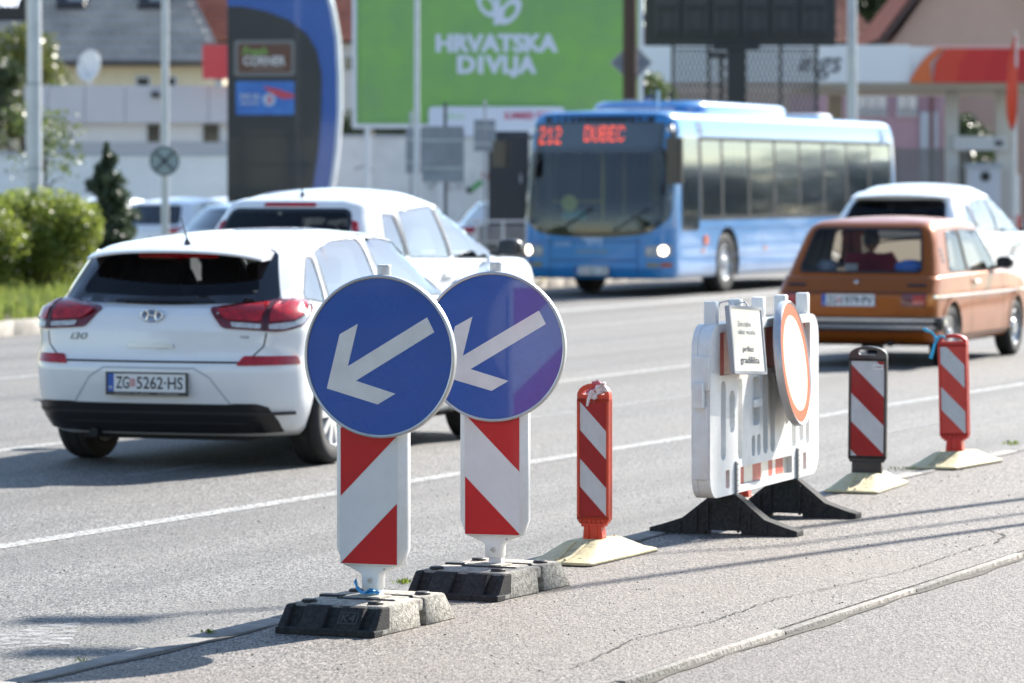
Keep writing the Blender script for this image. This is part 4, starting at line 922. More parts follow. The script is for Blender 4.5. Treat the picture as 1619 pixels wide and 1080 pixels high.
def hatchback():
    t = thing('hatchback_car', 'white five door hatchback with tinted rear window, seen from behind, nearest car on the road', 'car')
    L = 4.34
    wid = prof([(0, .965), (.6, .99), (1.4, 1), (2.8, 1), (3.6, .985), (4.34, .955)])
    sh = prof([(0, .99), (.35, 1.0), (.9, .985), (1.6, .965), (2.6, .95), (3.2, .96), (3.5, .93), (4.1, .79), (4.34, .70)])
    lo = lambda x: .20
    low = Loft([(0, .17, 4.20, .80, .30, .28, .35, .4), (.06, .10, 4.26, .845, .30, .27, .35, .4), (.28, .025, 4.34, .892, .30, .27, .35, .4), (.50, .0, 4.34, .897, .30, .27, .35, .4), (.575, .015, 4.33, .897, .30, .27, .35, .4), (.60, .032, 4.32, .896, .29, .26, .35, .4), (.68, .042, 4.30, .897, .29, .26, .35, .4), (.80, .05, 4.28, .90, .28, .25, .35, .4), (.92, .075, 4.25, .885, .27, .24, .35, .4), (.975, .12, 4.22, .865, .26, .23, .35, .4), (1, .20, 4.15, .83, .25, .22, .34, .4)], lo, sh, wid, bowr=.10, bowf=.18, crown=.03, nr=34, side=40)
    belt = prof([(.1, .95), (1, .93), (2.5, .91), (3.4, .92)])
    roof = prof([(.2, 1.29), (.45, 1.325), (.9, 1.37), (1.5, 1.405), (2.0, 1.41), (2.5, 1.38), (2.75, 1.34), (3.3, 1.29)])
    cab = Loft([(0, .17, 3.42, .80, .25, .2, .3, .3), (.25, .235, 3.22, .772, .24, .2, .3, .3), (.55, .325, 2.95, .725, .22, .18, .26, .28), (.8, .405, 2.70, .675, .2, .17, .22, .25), (.92, .45, 2.58, .64, .2, .16, .2, .22), (.975, .485, 2.50, .60, .2, .15, .18, .2), (1, .54, 2.42, .55, .18, .14, .16, .18)], belt, roof, wid, bowr=.12, bowf=.2, crown=.035, nr=24, side=30)
    b = Body([low, cab])
    archcut(b, .83, .315, .365, .89); archcut(b, 3.46, .315, .365, .89)
    inn = Loft([(a[0], a[1] + .05, a[2] - .06, a[3] - .05, *a[4:]) for a in cab.st], lambda x: .55, lambda x: roof(x) - .045, wid, bowr=.12, bowf=.2, crown=.03, nr=12, side=20)
    b.cut(inn.mesh())
    # openings
    rear_o = rounded([(-.60, 1.055), (0, 1.035), (.60, 1.055), (.50, 1.285), (0, 1.31), (-.50, 1.285)], [.06, .2, .06, .06, .2, .06])
    b.cut(pr(rear_o, -.1, 1.2, 'x'))
    ws = rounded([(-.62, 1.0), (.62, 1.0), (.53, 1.33), (-.53, 1.33)], .06); b.cut(pr(ws, 2.3, 4, 'x'))
    q1 = rounded([(.62, 1.0), (.80, .99), (.83, 1.20), (.80, 1.22)], [.03, .01, .01, .02])
    q1 = rounded([(.60, 1.03), (.90, 1.0), (.93, 1.27), (.84, 1.27)], [.05, .02, .02, .03])
    w1 = rounded([(.985, .995), (1.83, .985), (1.78, 1.375), (1.30, 1.365), (1.0, 1.31)], [.03, .03, .03, .08, .04])
    w2 = rounded([(1.93, .985), (3.02, 1.0), (2.45, 1.325), (2.2, 1.37), (1.87, 1.378)], [.03, .04, .06, .05, .03])
    for w in (q1, w1, w2): b.cut(pr(w, -1.5, 1.5, 'y'))
    body = b.finish('body', [white_paint, cabin_m], t)
    R_, Fr, SL, SR, TP, WR = b.rear(), b.front(), b.sidef(1), b.sidef(-1), b.topf(), b.wrap(.95)
    # rear glass with its wide black border
    rg = rounded([(-.715, 1.01), (0, .985), (.715, 1.01), (.60, 1.318), (0, 1.345), (-.60, 1.318)], [.05, .25, .05, .05, .2, .05])
    patch(R_, rg, [grow(rear_o, .002)], .006, .012, .06).build('window_border', frit, t, 60, recalc=False)
    patch(R_, grow(rear_o, .006), [], .004, 0, .07).build('rear_window', glass('rear tinted glass', (.42, .44, .46), fres=1.4), t, 60, recalc=False)
    patch(Fr, grow(ws, .01), [], .002, 0, .1).build('windscreen', glass_clear, t, 60, recalc=False)
    for S in (SL, SR):
        for w in (q1, w1, w2):
            patch(S, grow(w, .022), [grow(w, .001)], .003, 0, .08).build('window_seal', trim_m, t, 60, recalc=False)
            patch(S, grow(w, .004), [], -.002, 0, .09).build('side_window', glass_side, t, 60, recalc=False)
        mb = ribbon(S, [(.97, .99), (.955, 1.3), (1.2, 1.40)], .008); ribbon(S, [(1.88, .25), (1.88, .95), (1.84, 1.40)], .009, mb=mb); ribbon(S, [(1.15, .42), (1.02, .60), (.965, .78), (.955, 1.0)], .008, mb=mb); ribbon(S, [(3.05, .25), (3.12, .9)], .008, mb=mb)
        ribbon(S, [(1.84, 1.402), (2.25, 1.392), (2.6, 1.315), (3.02, 1.08), (3.14, .99)], .012, mb=mb); ribbon(S, [(1.3, .21), (3.0, .21)], .02, mb=mb)
        mb.build('panel_gap', gap_m, body, 0, recalc=False)
        for x in (1.2, 2.2): mb = MB(); patch(S, rounded([(x, .83), (x + .22, .84), (x + .22, .875), (x, .865)], .015), [], .028, .03, .05, mb); mb.build('door_handle', white_paint, t, 60, recalc=False)
    # roof spoiler over the rear window with side fins
    mb = MB()
    ys = np.linspace(-.59, .59, 25); top, bot = [], []
    rings = []
    for y in ys:
        e = (y / .59) ** 2; xr = .245 + .13 * e; zr = 1.318 - .022 * e - .03 * e * e; x1 = .58; z1 = (TP(x1, min(.56, max(-.56, y))) or (V((0, 0, 1.34)), 0))[0].z + .004 - max(0, abs(y) - .56) * .6
        rings.append([(xr, y, zr - .012), (xr - .004, y, zr), (xr + .012, y, zr + .009), ((xr + x1) / 2, y, (zr + z1) / 2 + .016), (x1, y, z1), (x1 - .02, y, z1 - .04), (xr + .12, y, zr - .005)])
    mb.loft(rings); mb.build('spoiler', white_paint, t, 55)
    for sg in (1, -1):
        WRc = lambda z, yy: R_(yy, z)
        f = rounded([(sg * .605, 1.305), (sg * .715, 1.015), (sg * .752, 1.02), (sg * .68, 1.22), (sg * .635, 1.31)], .02)
        patch(R_, f, [], .018, .03, .05).build('spoiler_fin', white_paint, t, 50, recalc=False)
    mb = MB(); 
    for k in range(1): patch(R_, rounded([(-.27, 1.272), (.27, 1.272), (.26, 1.298), (-.26, 1.298)], .008), [], .016, .016, .05, mb)
    o = mb.build('brake_light', lamp_red, t, 50, recalc=False)
    # tail lamps wrap round the corners
    for sg in (1, -1):
        ol = rounded([(sg * .355, .972), (sg * .80, 1.035), (sg * 1.05, 1.015), (sg * 1.12, .955), (sg * .98, .865), (sg * .82, .835), (sg * .46, .855)], [.025, .1, .06, .03, .05, .05, .03])
        lamp = patch(WR, ol, [], .012, .03, .05).build('tail_light', lamp_dark, t, 50, recalc=False)
        a = rounded([(sg * .40, .958), (sg * .70, 1.0), (sg * .70, .895), (sg * .485, .905)], .02); patch(WR, a, [], .021, .008, .04).build('red_lens', lamp_red, lamp, 50, recalc=False)
        a = rounded([(sg * .745, 1.003), (sg * .97, .995), (sg * 1.06, .962), (sg * .985, .935), (sg * .90, .905), (sg * .745, .893)], .02); patch(WR, a, [], .021, .008, .04).build('red_lens', lamp_red, lamp, 50, recalc=False)
        a = rounded([(sg * .51, .89), (sg * .70, .88), (sg * .70, .853), (sg * .525, .863)], .008); patch(WR, a, [], .021, .008, .04).build('clear_lens', lamp_clear, lamp, 50, recalc=False)
        a = rounded([(sg * .745, .878), (sg * .90, .892), (sg * 1.0, .93), (sg * 1.06, .945), (sg * .98, .882), (sg * .83, .85), (sg * .745, .852)], .008); patch(WR, a, [], .021, .008, .04).build('clear_lens', lamp_clear, lamp, 50, recalc=False)
        mb = ribbon(WR, [(sg * .722, 1.0), (sg * .722, .845)], .016, .0225); mb.build('lamp_joint', M('very dark red plastic', (.05, .004, .006), .3), lamp, 0, recalc=False)
        a = rounded([(sg * .565, .632), (sg * .60, .692), (sg * .95, .690), (sg * 1.0, .64)], .015); patch(WR, a, [], .008, .02, .05).build('reflector', lamp_red, t, 50, recalc=False)
    # tailgate seams, handle, badge, lettering
    mb = MB()
    for sg in (1, -1): ribbon(WR, [(sg * .735, .83), (sg * .72, .75), (sg * .64, .675), (sg * .60, .655)], .009, mb=mb)
    ribbon(WR, [(-.60, .652), (.60, .652)], .012, mb=mb); ribbon(R_, [(-.84, 1.02), (-.77, 1.02)], .006, mb=mb)
    mb.build('tailgate_gap', gap_m, body, 0, recalc=False)
    mb = MB(); patch(WR, rounded([(-.16, .735), (.16, .735), (.145, .765), (-.145, .765)], .012), [], .008, .012, .05, mb); o = mb.build('tailgate_handle', M('silver trim', (.5, .51, .53), .3, metal=.6), t, 50, recalc=False)
    q, n = WR(0.0, .925); mb = MB(); X = Matrix.Translation(q + n * .014)
    mb.tube([X @ V((0, .071 * cos(a), .037 * sin(a))) for a in np.linspace(0, 2 * pi, 41)], .0065, 8)
    bd = mb.build('badge', chrome, t, 50)
    mb = MB(); mb.tube([X @ V((0, -.033, -.029)), X @ V((0, -.022, -.004)), X @ V((0, -.035, .026))], [.009, .007, .009], 8); mb.tube([X @ V((0, .035, -.026)), X @ V((0, .022, .004)), X @ V((0, .033, .029))], [.009, .007, .009], 8); mb.tube([X @ V((0, -.022, -.004)), X @ V((0, 0, -.001)), X @ V((0, .022, .004))], .007, 8)
    mb.build('emblem', chrome, bd, 50)
    mb = MB(); patch(WR, circ(0, .925, .066, 30, .034), [], .010, .008, .05, mb); mb.build('badge_plate', M('grey badge', (.38, .40, .44), .25, metal=.7), bd, 50, recalc=False)
    def letter(s, c, w, h, m, off=.004, sh=0.0, name='letters'):
        vs, fs = text_fit(s, w, h, .012, sh); mb = MB(); pts = []
        for p in vs: r = WR(c[0] - p[0], c[1] + p[1]); pts.append(r[0] + r[1] * off)
        mb.add(pts, fs); mb.build(name, m, t, 0, recalc=False)
    letter('i30', (.50, .80), .125, .042, M('dull chrome letters', (.16, .17, .19), .3, metal=.3), sh=.25)
    letter('TGDI', (-.60, .805), .055, .016, M('dull chrome letters', (.16, .17, .19)))
    # number plate in its recess, bumper lip, lower black bumper
    mb = MB(); ribbon(WR, [(.52, .40), (.40, .56), (.30, .615), (-.30, .615), (-.40, .56), (-.52, .40)], .012, .002, mb=mb); mb.build('recess_edge', M('painted bumper shade line', (.48, .50, .53), .5), body, 0, recalc=False)  # shade along the recess edge drawn as a grey line of colour
    q, n = WR(0, .525); number_plate(t, q + V((-.016, 0, 0)), (-1, 0, 0), .52, .11, 'ZG', '5262·HS')
    lowp = [(-.80, .30), (-.75, .385), (-.68, .405), (-.55, .405), (-.50, .40), (.50, .40), (.55, .405), (.78, .405), (.92, .385), (1.02, .30), (.96, .245), (.5, .225), (-.5, .225), (-.82, .235)]
    lowp = [(p[0], p[1]) for p in lowp]
    patch(WR, lowp, [], .010, .02, .05).build('lower_bumper', trim_m, t, 50, recalc=False)
    mb = MB(); ribbon(WR, [(-.93, .35), (-.6, .35), (.6, .35), (.93, .35)], .02, .014, mb=mb); ribbon(WR, [(-.6, .29), (.6, .29)], .012, .013, mb=mb); mb.build('bumper_groove', M('mid black plastic', (.03, .03, .033), .5), t, 0, recalc=False)
    mb = MB(); mb.box((.9, 0, .22), (1.3, 1.1, .10)); mb.box((2.2, 0, .2), (2.6, 1.3, .08)); mb.tube([(.12, .42, .21), (.6, .42, .22)], .03, 10); mb.box((.32, -.1, .205), (.12, .5, .06)); mb.tube([(.83, -.7, .3), (.83, .7, .3)], .05, 8); mb.build('underbody', under_m, t, 0)
    # aerial
    q = TP(.62, .02)[0]; mb = MB(); mb.tube([q + V((0, 0, -.005)), q + V((-.012, 0, .03))], [.028, .010], 10); mb.tube([q + V((-.012, 0, .03)), q + V((-.09, 0, .16))], [.006, .003], 6); mb.build('aerial', black_pl, t)
    mb = MB(); patch(R_, rounded([(-.35, 1.0), (.32, 1.0), (.3, 1.012), (-.06, 1.03), (-.3, 1.022)], .008), [], .022, .02, .05, mb); mb.build('rear_wiper', trim_m, t, 50, recalc=False)
    for x in (.83, 3.46):
        for sg in (1, -1): wheel(t, (x, sg * .785, .315), .315, .205, sg, 10, rim=.66)
    seats(t, [1.15], .36, .45, 1.23, .6); seats(t, [2.05], .36, .45, 1.25, .5)
    mb = MB(); mb.box((3.0, 0, .85), (.5, 1.3, .2)); mb.build('dashboard', cabin_m, t, 0, bevel=.04); wheel_ring(t, (2.72, .36, .95))
    for sg in (1, -1): mirror(t, (2.85, sg * .88, 1.02), sg, white_paint)
    for sg in (1, -1):
        mb = MB(); patch(b.wrap(3.4, 1), rounded([(sg * .5, .62), (sg * .95, .72), (sg * .95, .8), (sg * .55, .72)], .03), [], .006, .02, .06, mb); mb.build('headlight', lamp_clear, t, 50, recalc=False)
    return t
car1 = hatchback()
q = A(231, 611, 23.3); place_car(car1, q, (-.02, 0), radians(20.0))
# ------------------------------------------------------------------ other cars
def family_car(label, name, L, W, Hh, paint, belt_z, xg0, xg1, xw0, xw1, roofh, wr=.32, axles=(.75, 3.35), hollow=True, rg=None, gl=None, side=None, lamps='high', glass_r=None, cat='car', rear_bulge=.0, hw_roof=.60, details=True, cyc=10, group=None):
    # xg0/xg1: tailgate foot and roof rear edge; xw0/xw1: windscreen foot and roof front edge
    t = thing(name, label, cat, group=group); hw = W / 2
    wid = prof([(0, .96), (.6, .99), (1.4, 1), (L - 1.4, 1), (L - .6, .985), (L, .95)])
    bz = belt_z
    sh = prof([(0, bz + .03), (.9, bz + .01), (xw0 - .5, bz), (xw0, bz), (xw0 + .35, bz - .03), (L - .3, bz - .18), (L, bz - .28)])
    low = Loft([(0, .15, L - .14, hw - .09, .3, .27, .35, .4), (.08, .08, L - .06, hw - .03, .3, .26, .35, .4), (.3, .01, L, hw, .28, .25, .35, .4), (.5, 0, L, hw, .28, .25, .35, .4), (.56, .05, L - .02, hw, .26, .24, .35, .4), (.8, .07 + rear_bulge, L - .05, hw - .005, .25, .23, .35, .4), (.95, .12, L - .1, hw - .03, .24, .2, .35, .4), (1, .17, L - .18, hw - .06, .22, .18, .34, .4)], lambda x: .21, sh, wid, bowr=.08, bowf=.17, crown=.03, nr=22, side=22)
    rf = prof([(xg0, roofh[0]), ((xg0 + xg1) / 2, (roofh[0] * .45 + roofh[1] * .55)), (xg1 + .2, roofh[1]), ((xg1 + xw1) / 2, roofh[2]), (xw1, roofh[3]), (xw0, roofh[3] - .06)])
    belt = lambda x: bz - .03; d0, d1 = xg1 - xg0, xw0 - xw1
    def S(t, f): return (t, xg0 + d0 * f, xw0 - d1 * f, (hw - .075) + (hw_roof - (hw - .075)) * f ** 1.2, .22 - .05 * f, .19 - .04 * f, .28 - .1 * f, .28 - .08 * f)
    cab = Loft([S(0, 0), S(.3, .26), (S(.6, .56)), S(.82, .80), S(.92, .90), (.975, *S(0, .98)[1:3], hw_roof - .03, *S(0, .98)[4:]), (1, *S(0, 1.08)[1:3], hw_roof - .08, *S(0, 1.08)[4:])], belt, rf, wid, bowr=.09, bowf=.18, crown=.035, nr=18, side=22)
    b = Body([low, cab])
    for x in axles: archcut(b, x, wr, wr + .05, hw)
    zt = roofh[1] - .07
    rg = rg or rounded([(-hw + .30, bz + .05), (hw - .30, bz + .05), (hw_roof - .13, zt - .02), (-hw_roof + .13, zt - .02)], .06)
    ws = rounded([(-hw + .27, bz + .05), (hw - .27, bz + .05), (hw_roof - .09, roofh[3] - .07), (-hw_roof + .09, roofh[3] - .07)], .06)
    if hollow:
        inn = Loft([(a[0], a[1] + .05, a[2] - .06, a[3] - .05, *a[4:]) for a in cab.st], lambda x: .6, lambda x: rf(x) - .05, wid, bowr=.09, bowf=.18, crown=.03, nr=8, side=14)
        b.cut(inn.mesh()); b.cut(pr(rg, -.1, (xg0 + xg1) / 2 + .5, 'x')); b.cut(pr(ws, (xw0 + xw1) / 2 - .45, L, 'x'))
        for w in side: b.cut(pr(w, -1.6, 1.6, 'y'))
    body = b.finish('body', [paint, cabin_m], t)
    R_, Fr, WR = b.rear(), b.front(), b.wrap(.95)
    patch(R_, grow(rg, .06), [grow(rg, .002)], .005, .01, .08).build('window_border', frit, t, 60, recalc=False)
    off = .003
    patch(R_, grow(rg, .005), [], off, 0, .1).build('rear_window', glass_r or glass_dark, t, 60, recalc=False)
    patch(Fr, grow(ws, .008), [], off, 0, .12).build('windscreen', gl or glass_clear, t, 60, recalc=False)
    for sg in (1, -1):
        Sd = b.sidef(sg)
        for w in side:
            patch(Sd, grow(w, .022), [grow(w, .001)], .004, 0, .09).build('window_seal', trim_m, t, 60, recalc=False)
            patch(Sd, grow(w, .004), [], -.001 if hollow else .002, 0, .1).build('side_window', gl or glass_side, t, 60, recalc=False)
        if lamps == 'high': ol = [(sg * (hw - .16), bz - .12), (sg * (hw + .1), bz - .1), (sg * (hw + .05), bz + .02), (sg * (hw - .14), bz + .02)]
        elif lamps == 'wide': ol = [(sg * (hw - .42), bz - .14), (sg * (hw + .1), bz - .13), (sg * (hw + .12), bz - .02), (sg * (hw - .42), bz - .04)]
        else: ol = [(sg * (hw - .24), .72), (sg * (hw + .06), .72), (sg * (hw + .06), .9), (sg * (hw - .24), .88)]
        if lamps == 'pillar':
            patch(R_, rounded([(sg * (hw - .26), bz - .25), (sg * (hw - .13), bz - .2), (sg * (hw - .16), bz + .03), (sg * (hw - .24), bz + .03)], .02), [], .012, .03, .06).build('tail_light', lamp_red, t, 50, recalc=False)
            patch(R_, rounded([(sg * (hw - .222), bz + .035), (sg * (hw - .165), bz + .035), (sg * (hw_roof + .005), bz + .34), (sg * (hw_roof - .045), bz + .36)], .015), [], .012, .03, .06).build('tail_light', lamp_red, t, 50, recalc=False)
        else: patch(WR, rounded(ol, .03), [], .012, .03, .06).build('tail_light', lamp_red, t, 50, recalc=False)
        if details:
            for wa, wb in zip(side, side[1:]):      # dark door pillars between the panes
                xa, xb = max(p[0] for p in wa) + .004, min(p[0] for p in wb) - .004; za = max(min(p[1] for p in wa), min(p[1] for p in wb)) + .01; zb_ = min(max(p[1] for p in wa), max(p[1] for p in wb)) - .015
                patch(Sd, [(xa, za), (xb + .012, za), (xb - .03, zb_), (xa - .045, zb_)], [], .006, .008, .06).build('door_pillar', M('grey pillar trim', (.06, .06, .068), .4), t, 50, recalc=False)
            mb = MB()
            for x in (side[1][0][0] - .03, (side[-1][0][0] + side[-2][0][0]) / 2 + .35): pass
            xs = sorted(set([round(min(p[0] for p in side[-1]) - .05, 3), round(max(p[0] for p in side[-1]) + .02, 3)]))
            for x in xs: ribbon(Sd, [(x, .3), (x, bz)], .008, mb=mb)
            ribbon(Sd, [(axles[0] + .5, .35), (axles[1] - .5, .35)], .012, mb=mb); mb.build('panel_gap', gap_m, body, 0, recalc=False)
            for x in [xx - .22 for xx in xs]: mb = MB(); patch(Sd, rounded([(x - .1, bz - .13), (x + .12, bz - .12), (x + .12, bz - .085), (x - .1, bz - .095)], .012), [], .028, .03, .06, mb); mb.build('door_handle', paint, t, 60, recalc=False)
            mirror(t, (xw0 - .55, sg * (hw + .01), bz + .10), sg, trim_m if name == 'minivan' else paint, 1.05)
    mb = MB(); patch(WR, rounded([(-hw - .05, .26), (hw + .05, .26), (hw + .03, .40), (-hw - .03, .40)], .04), [], .01, .02, .07, mb); mb.build('lower_bumper', trim_m, t, 50, recalc=False)
    mb = MB(); ribbon(WR, [(-hw + .12, bz - .06), (-hw + .16, .62), (hw - .16, .62), (hw - .12, bz - .06)], .010, mb=mb); mb.build('tailgate_gap', gap_m, body, 0, recalc=False)
    mb = MB(); mb.box((L / 2, 0, .23), (L - .7, W - .5, .1)); mb.build('underbody', under_m, t, 0)
    for x in axles:
        for sg in (1, -1): wheel(t, (x, sg * (hw - .115), wr), wr, .21, sg, 7 if details else 5, rim=.66)
    if hollow:
        seats(t, [xg0 + 1.05], .36, .5, bz + .30, .55); seats(t, [xg0 + 1.95], .36, .5, bz + .30, .5)
        mb = MB(); mb.box((xw0 - .3, 0, bz - .1), (.5, W - .5, .2)); mb.build('dashboard', cabin_m, t, 0, bevel=.04); wheel_ring(t, (xw0 - .62, .37, bz))
    return t, b
def aerial(t, b, x, y=0, l=.16):
    q = b.topf()(x, y)[0]; mb = MB(); mb.tube([q + V((0, 0, -.005)), q + V((-.012, 0, .035))], [.028, .012], 10); mb.tube([q + V((-.012, 0, .03)), q + V((-.05, 0, l))], [.006, .003], 6); mb.build('aerial', black_pl, t)

sd_ = [rounded([(.62, 1.13), (1.02, 1.11), (1.04, 1.46), (.80, 1.47)], .04), rounded([(1.10, 1.11), (1.98, 1.09), (1.92, 1.53), (1.12, 1.49)], .04), rounded([(2.08, 1.09), (3.04, 1.07), (2.52, 1.42), (2.34, 1.50), (2.02, 1.52)], [.03, .05, .06, .06, .03])]
mpv, mb_ = family_car('white family car with a dark mirror, beyond the nearest hatchback', 'minivan', 4.26, 1.80, 1.68, white_paint, 1.06, .12, .48, 3.44, 2.22, (1.56, 1.60, 1.66, 1.56), side=sd_, lamps='pillar', hw_roof=.62, rg=rounded([(-.60, 1.12), (.60, 1.12), (.53, 1.49), (-.53, 1.49)], .06), axles=(.72, 3.34))
aerial(mpv, mb_, .70)
R_ = mb_.rear(); patch(R_, rounded([(-.24, 1.535), (.24, 1.535), (.23, 1.562), (-.23, 1.562)], .008), [], .012, .02, .05).build('brake_light', lamp_red, mpv, 50, recalc=False)
q = A(447, 345, 32.2); place_car(mpv, q, (.3, 0), radians(21.5))

sd_ = [rounded([(.70, 1.20), (1.05, 1.17), (1.07, 1.47), (.92, 1.46)], .03), rounded([(1.12, 1.17), (1.98, 1.14), (1.92, 1.55), (1.15, 1.50)], .04), rounded([(2.08, 1.14), (3.08, 1.12), (2.58, 1.48), (2.40, 1.55), (2.02, 1.555)], [.03, .05, .06, .06, .03])]
suv, sb_ = family_car('white sport utility car with a black rear window, just beyond the old orange hatchback', 'sport_utility_car', 4.42, 1.86, 1.72, white_paint, 1.10, .16, .62, 3.45, 2.35, (1.58, 1.63, 1.70, 1.61), wr=.345, axles=(.80, 3.45), side=sd_, lamps='wide', hw_roof=.62, glass_r=glass('privacy glass', (.03, .032, .04), fres=1.32), rg=rounded([(-.64, 1.16), (.64, 1.16), (.56, 1.50), (-.56, 1.50)], .07))
mb = MB(); rings = []
for y in np.linspace(-.6, .6, 15): e = (y / .6) ** 2; rings.append([(.42 + .1 * e, y, 1.575 - .03 * e), (.42 + .1 * e, y, 1.595 - .03 * e), (.85, y, 1.672 - .05 * e), (.85, y, 1.60)])
mb.loft(rings); mb.build('spoiler', white_paint, suv, 50)
q = A(1412, 325, 47.0); place_car(suv, q, (.3, 0), radians(22.5))

# ---- the old orange-brown three door hatchback
bronze = M('bronze orange car paint', (.33, .082, .004), .36, metal=.35, coat=.35, spec=.35, var=.12, vscale=3)
def old_hatch():
    t = thing('old_hatchback_car', 'boxy old orange brown hatchback with a driver seen through its rear window', 'car')
    L, hw = 3.72, .805
    wid = prof([(0, .965), (.5, .99), (1.2, 1), (2.6, 1), (3.3, .985), (L, .95)])
    sh = prof([(0, .845), (1.0, .86), (2.4, .865), (2.7, .86), (3.3, .80), (L, .76)])
    low = Loft([(0, .12, L - .1, hw - .06, .16, .14, .2, .2), (.1, .06, L - .03, hw - .015, .15, .13, .2, .2), (.45, .03, L, hw, .14, .12, .2, .2), (.70, .03, L, hw, .13, .12, .2, .2), (.735, .035, L, hw, .13, .12, .2, .2), (.78, .06, L - .02, hw - .005, .13, .12, .2, .2), (1, .20, L - .08, hw - .03, .12, .11, .2, .2)], lambda x: .22, sh, wid, bowr=.05, bowf=.05, crown=.02, nr=24, side=26)
    rf = prof([(.1, 1.28), (.5, 1.345), (.9, 1.37), (1.5, 1.385), (2.0, 1.36), (2.6, 1.28)])
    cab = Loft([(0, .19, 2.72, .765, .14, .12, .2, .2), (.5, .37, 2.48, .695, .13, .11, .18, .18), (.85, .50, 2.28, .635, .12, .1, .16, .16), (.94, .545, 2.2, .605, .12, .1, .15, .15), (1, .61, 2.12, .545, .1, .1, .14, .14)], lambda x: .835, rf, wid, bowr=.05, bowf=.08, crown=.03, nr=18, side=22)
    b = Body([low, cab]); ax = (.66, 3.06); r = .285
    for x in ax: archcut(b, x, r, r + .05, hw)
    inn = Loft([(a[0], a[1] + .045, a[2] - .05, a[3] - .045, *a[4:]) for a in cab.st], lambda x: .45, lambda x: rf(x) - .045, wid, bowr=.05, bowf=.08, crown=.02, nr=8, side=14); b.cut(inn.mesh())
    rg = rounded([(-.595, .895), (.595, .895), (.515, 1.285), (-.515, 1.285)], .045); b.cut(pr(rg, -.1, .9, 'x'))
    ws = rounded([(-.62, .90), (.62, .90), (.54, 1.28), (-.54, 1.28)], .05); b.cut(pr(ws, 1.95, 4, 'x'))
    s1 = rounded([(.72, .90), (1.30, .89), (1.30, 1.275), (.92, 1.265)], .05); s2 = rounded([(1.37, .89), (2.42, .89), (2.08, 1.265), (1.37, 1.28)], .04)
    for w in (s1, s2): b.cut(pr(w, -1.5, 1.5, 'y'))
    body = b.finish('body', [bronze, M('tan cabin lining', (.20, .165, .13), .85)], t); R_, Fr, WR = b.rear(), b.front(), b.wrap(.9)
    patch(R_, grow(rg, .03), [grow(rg, -.004)], .008, .012, .06).build('window_seal', trim_m, t, 60, recalc=False)
    patch(R_, grow(rg, .003), [], .001, 0, .09).build('rear_window', glass('old clear glass', (.86, .88, .88), fres=1.35), t, 60, recalc=False)
    patch(Fr, grow(ws, .03), [grow(ws, -.004)], .006, .012, .08).build('window_seal', trim_m, t, 60, recalc=False)
    patch(Fr, grow(ws, .003), [], .001, 0, .1).build('windscreen', glass_clear, t, 60, recalc=False)
    for sg in (1, -1):
        S = b.sidef(sg)
        for w in (s1, s2):
            patch(S, grow(w, .02), [grow(w, -.002)], .006, .01, .07).build('window_seal', trim_m, t, 60, recalc=False); patch(S, grow(w, .003), [], .001, 0, .09).build('side_window', glass_clear, t, 60, recalc=False)
        mb = ribbon(S, [(1.335, .26), (1.335, .86), (1.335, 1.30)], .009); ribbon(S, [(2.5, .26), (2.5, .86)], .009, mb=mb); ribbon(S, [(.75, .28), (3.0, .28)], .014, mb=mb); mb.build('panel_gap', gap_m, body, 0, recalc=False)
        mb = MB(); patch(S, [(.12, .655), (3.5, .655), (3.5, .675), (.12, .675)], [], .012, .014, .1, mb); mb.build('side_moulding', chrome, t, 50, recalc=False)
        mb = MB(); patch(S, rounded([(1.42, .765), (1.58, .765), (1.58, .795), (1.42, .795)], .01), [], .03, .03, .05, mb); mb.build('door_handle', chrome, t, 50, recalc=False)
        for x in ax:                       # flared wheel arch lips
            mb = MB(); pts = [(x + (r + .062) * cos(a), r + (r + .062) * sin(a)) for a in np.linspace(radians(-8), radians(188), 25)]; ribbon(S, pts, .035, .014, mb=mb); mb.build('arch_lip', bronze, body, 60, recalc=False)
        mb = MB()
        for z in (.98, 1.03, 1.08): patch(S, rounded([(.56, z), (.63, z), (.65, z + .03), (.58, z + .03)], .006), [], .004, .006, .05, mb)
        mb.build('pillar_vent', trim_m, t, 0, recalc=False)
        # lamps: dark red block, bright square, amber end
        lp = patch(WR, rounded([(sg * .47, .57), (sg * .70, .57), (sg * .70, .685), (sg * .47, .685)], .008), [], .010, .02, .05).build('tail_light', lamp_dark, t, 50, recalc=False)
        patch(WR, rounded([(sg * .575, .59), (sg * .69, .59), (sg * .69, .672), (sg * .575, .672)], .008), [], .014, .005, .05).build('red_lens', lamp_red, lp, 50, recalc=False)
        patch(WR, rounded([(sg * .705, .575), (sg * .80, .575), (sg * .80, .682), (sg * .705, .682)], .008), [], .010, .02, .04).build('amber_lens', lamp_amber, lp, 50, recalc=False)
        q, n = WR(sg * .6, .772); mb = MB(); patch(WR, rounded([(sg * .50, .757), (sg * .68, .757), (sg * .68, .778), (sg * .50, .778)], .006), [], .008, .01, .05, mb); mb.build('badge', trim_m, t, 0, recalc=False)
        mirror(t, (2.28, sg * (hw - .01), .95), sg, trim_m, .8)
    # bumper: black bar with two bright strips and turned-in ends
    mb = MB(); patch(WR, rounded([(-.86, .355), (.86, .355), (.86, .475), (-.86, .475)], .02), [], .075, .09, .06, mb); bp = mb.build('bumper', trim_m, t, 50, recalc=False)
    for z in (.378, .437):
        mb = MB(); patch(WR, [(-.80, z), (.80, z), (.80, z + .030), (-.80, z + .030)], [], .082, .01, .06, mb); mb.build('bumper_strip', M('bright bumper metal', (.62, .64, .68), .22, metal=.85), bp, 50, recalc=False)
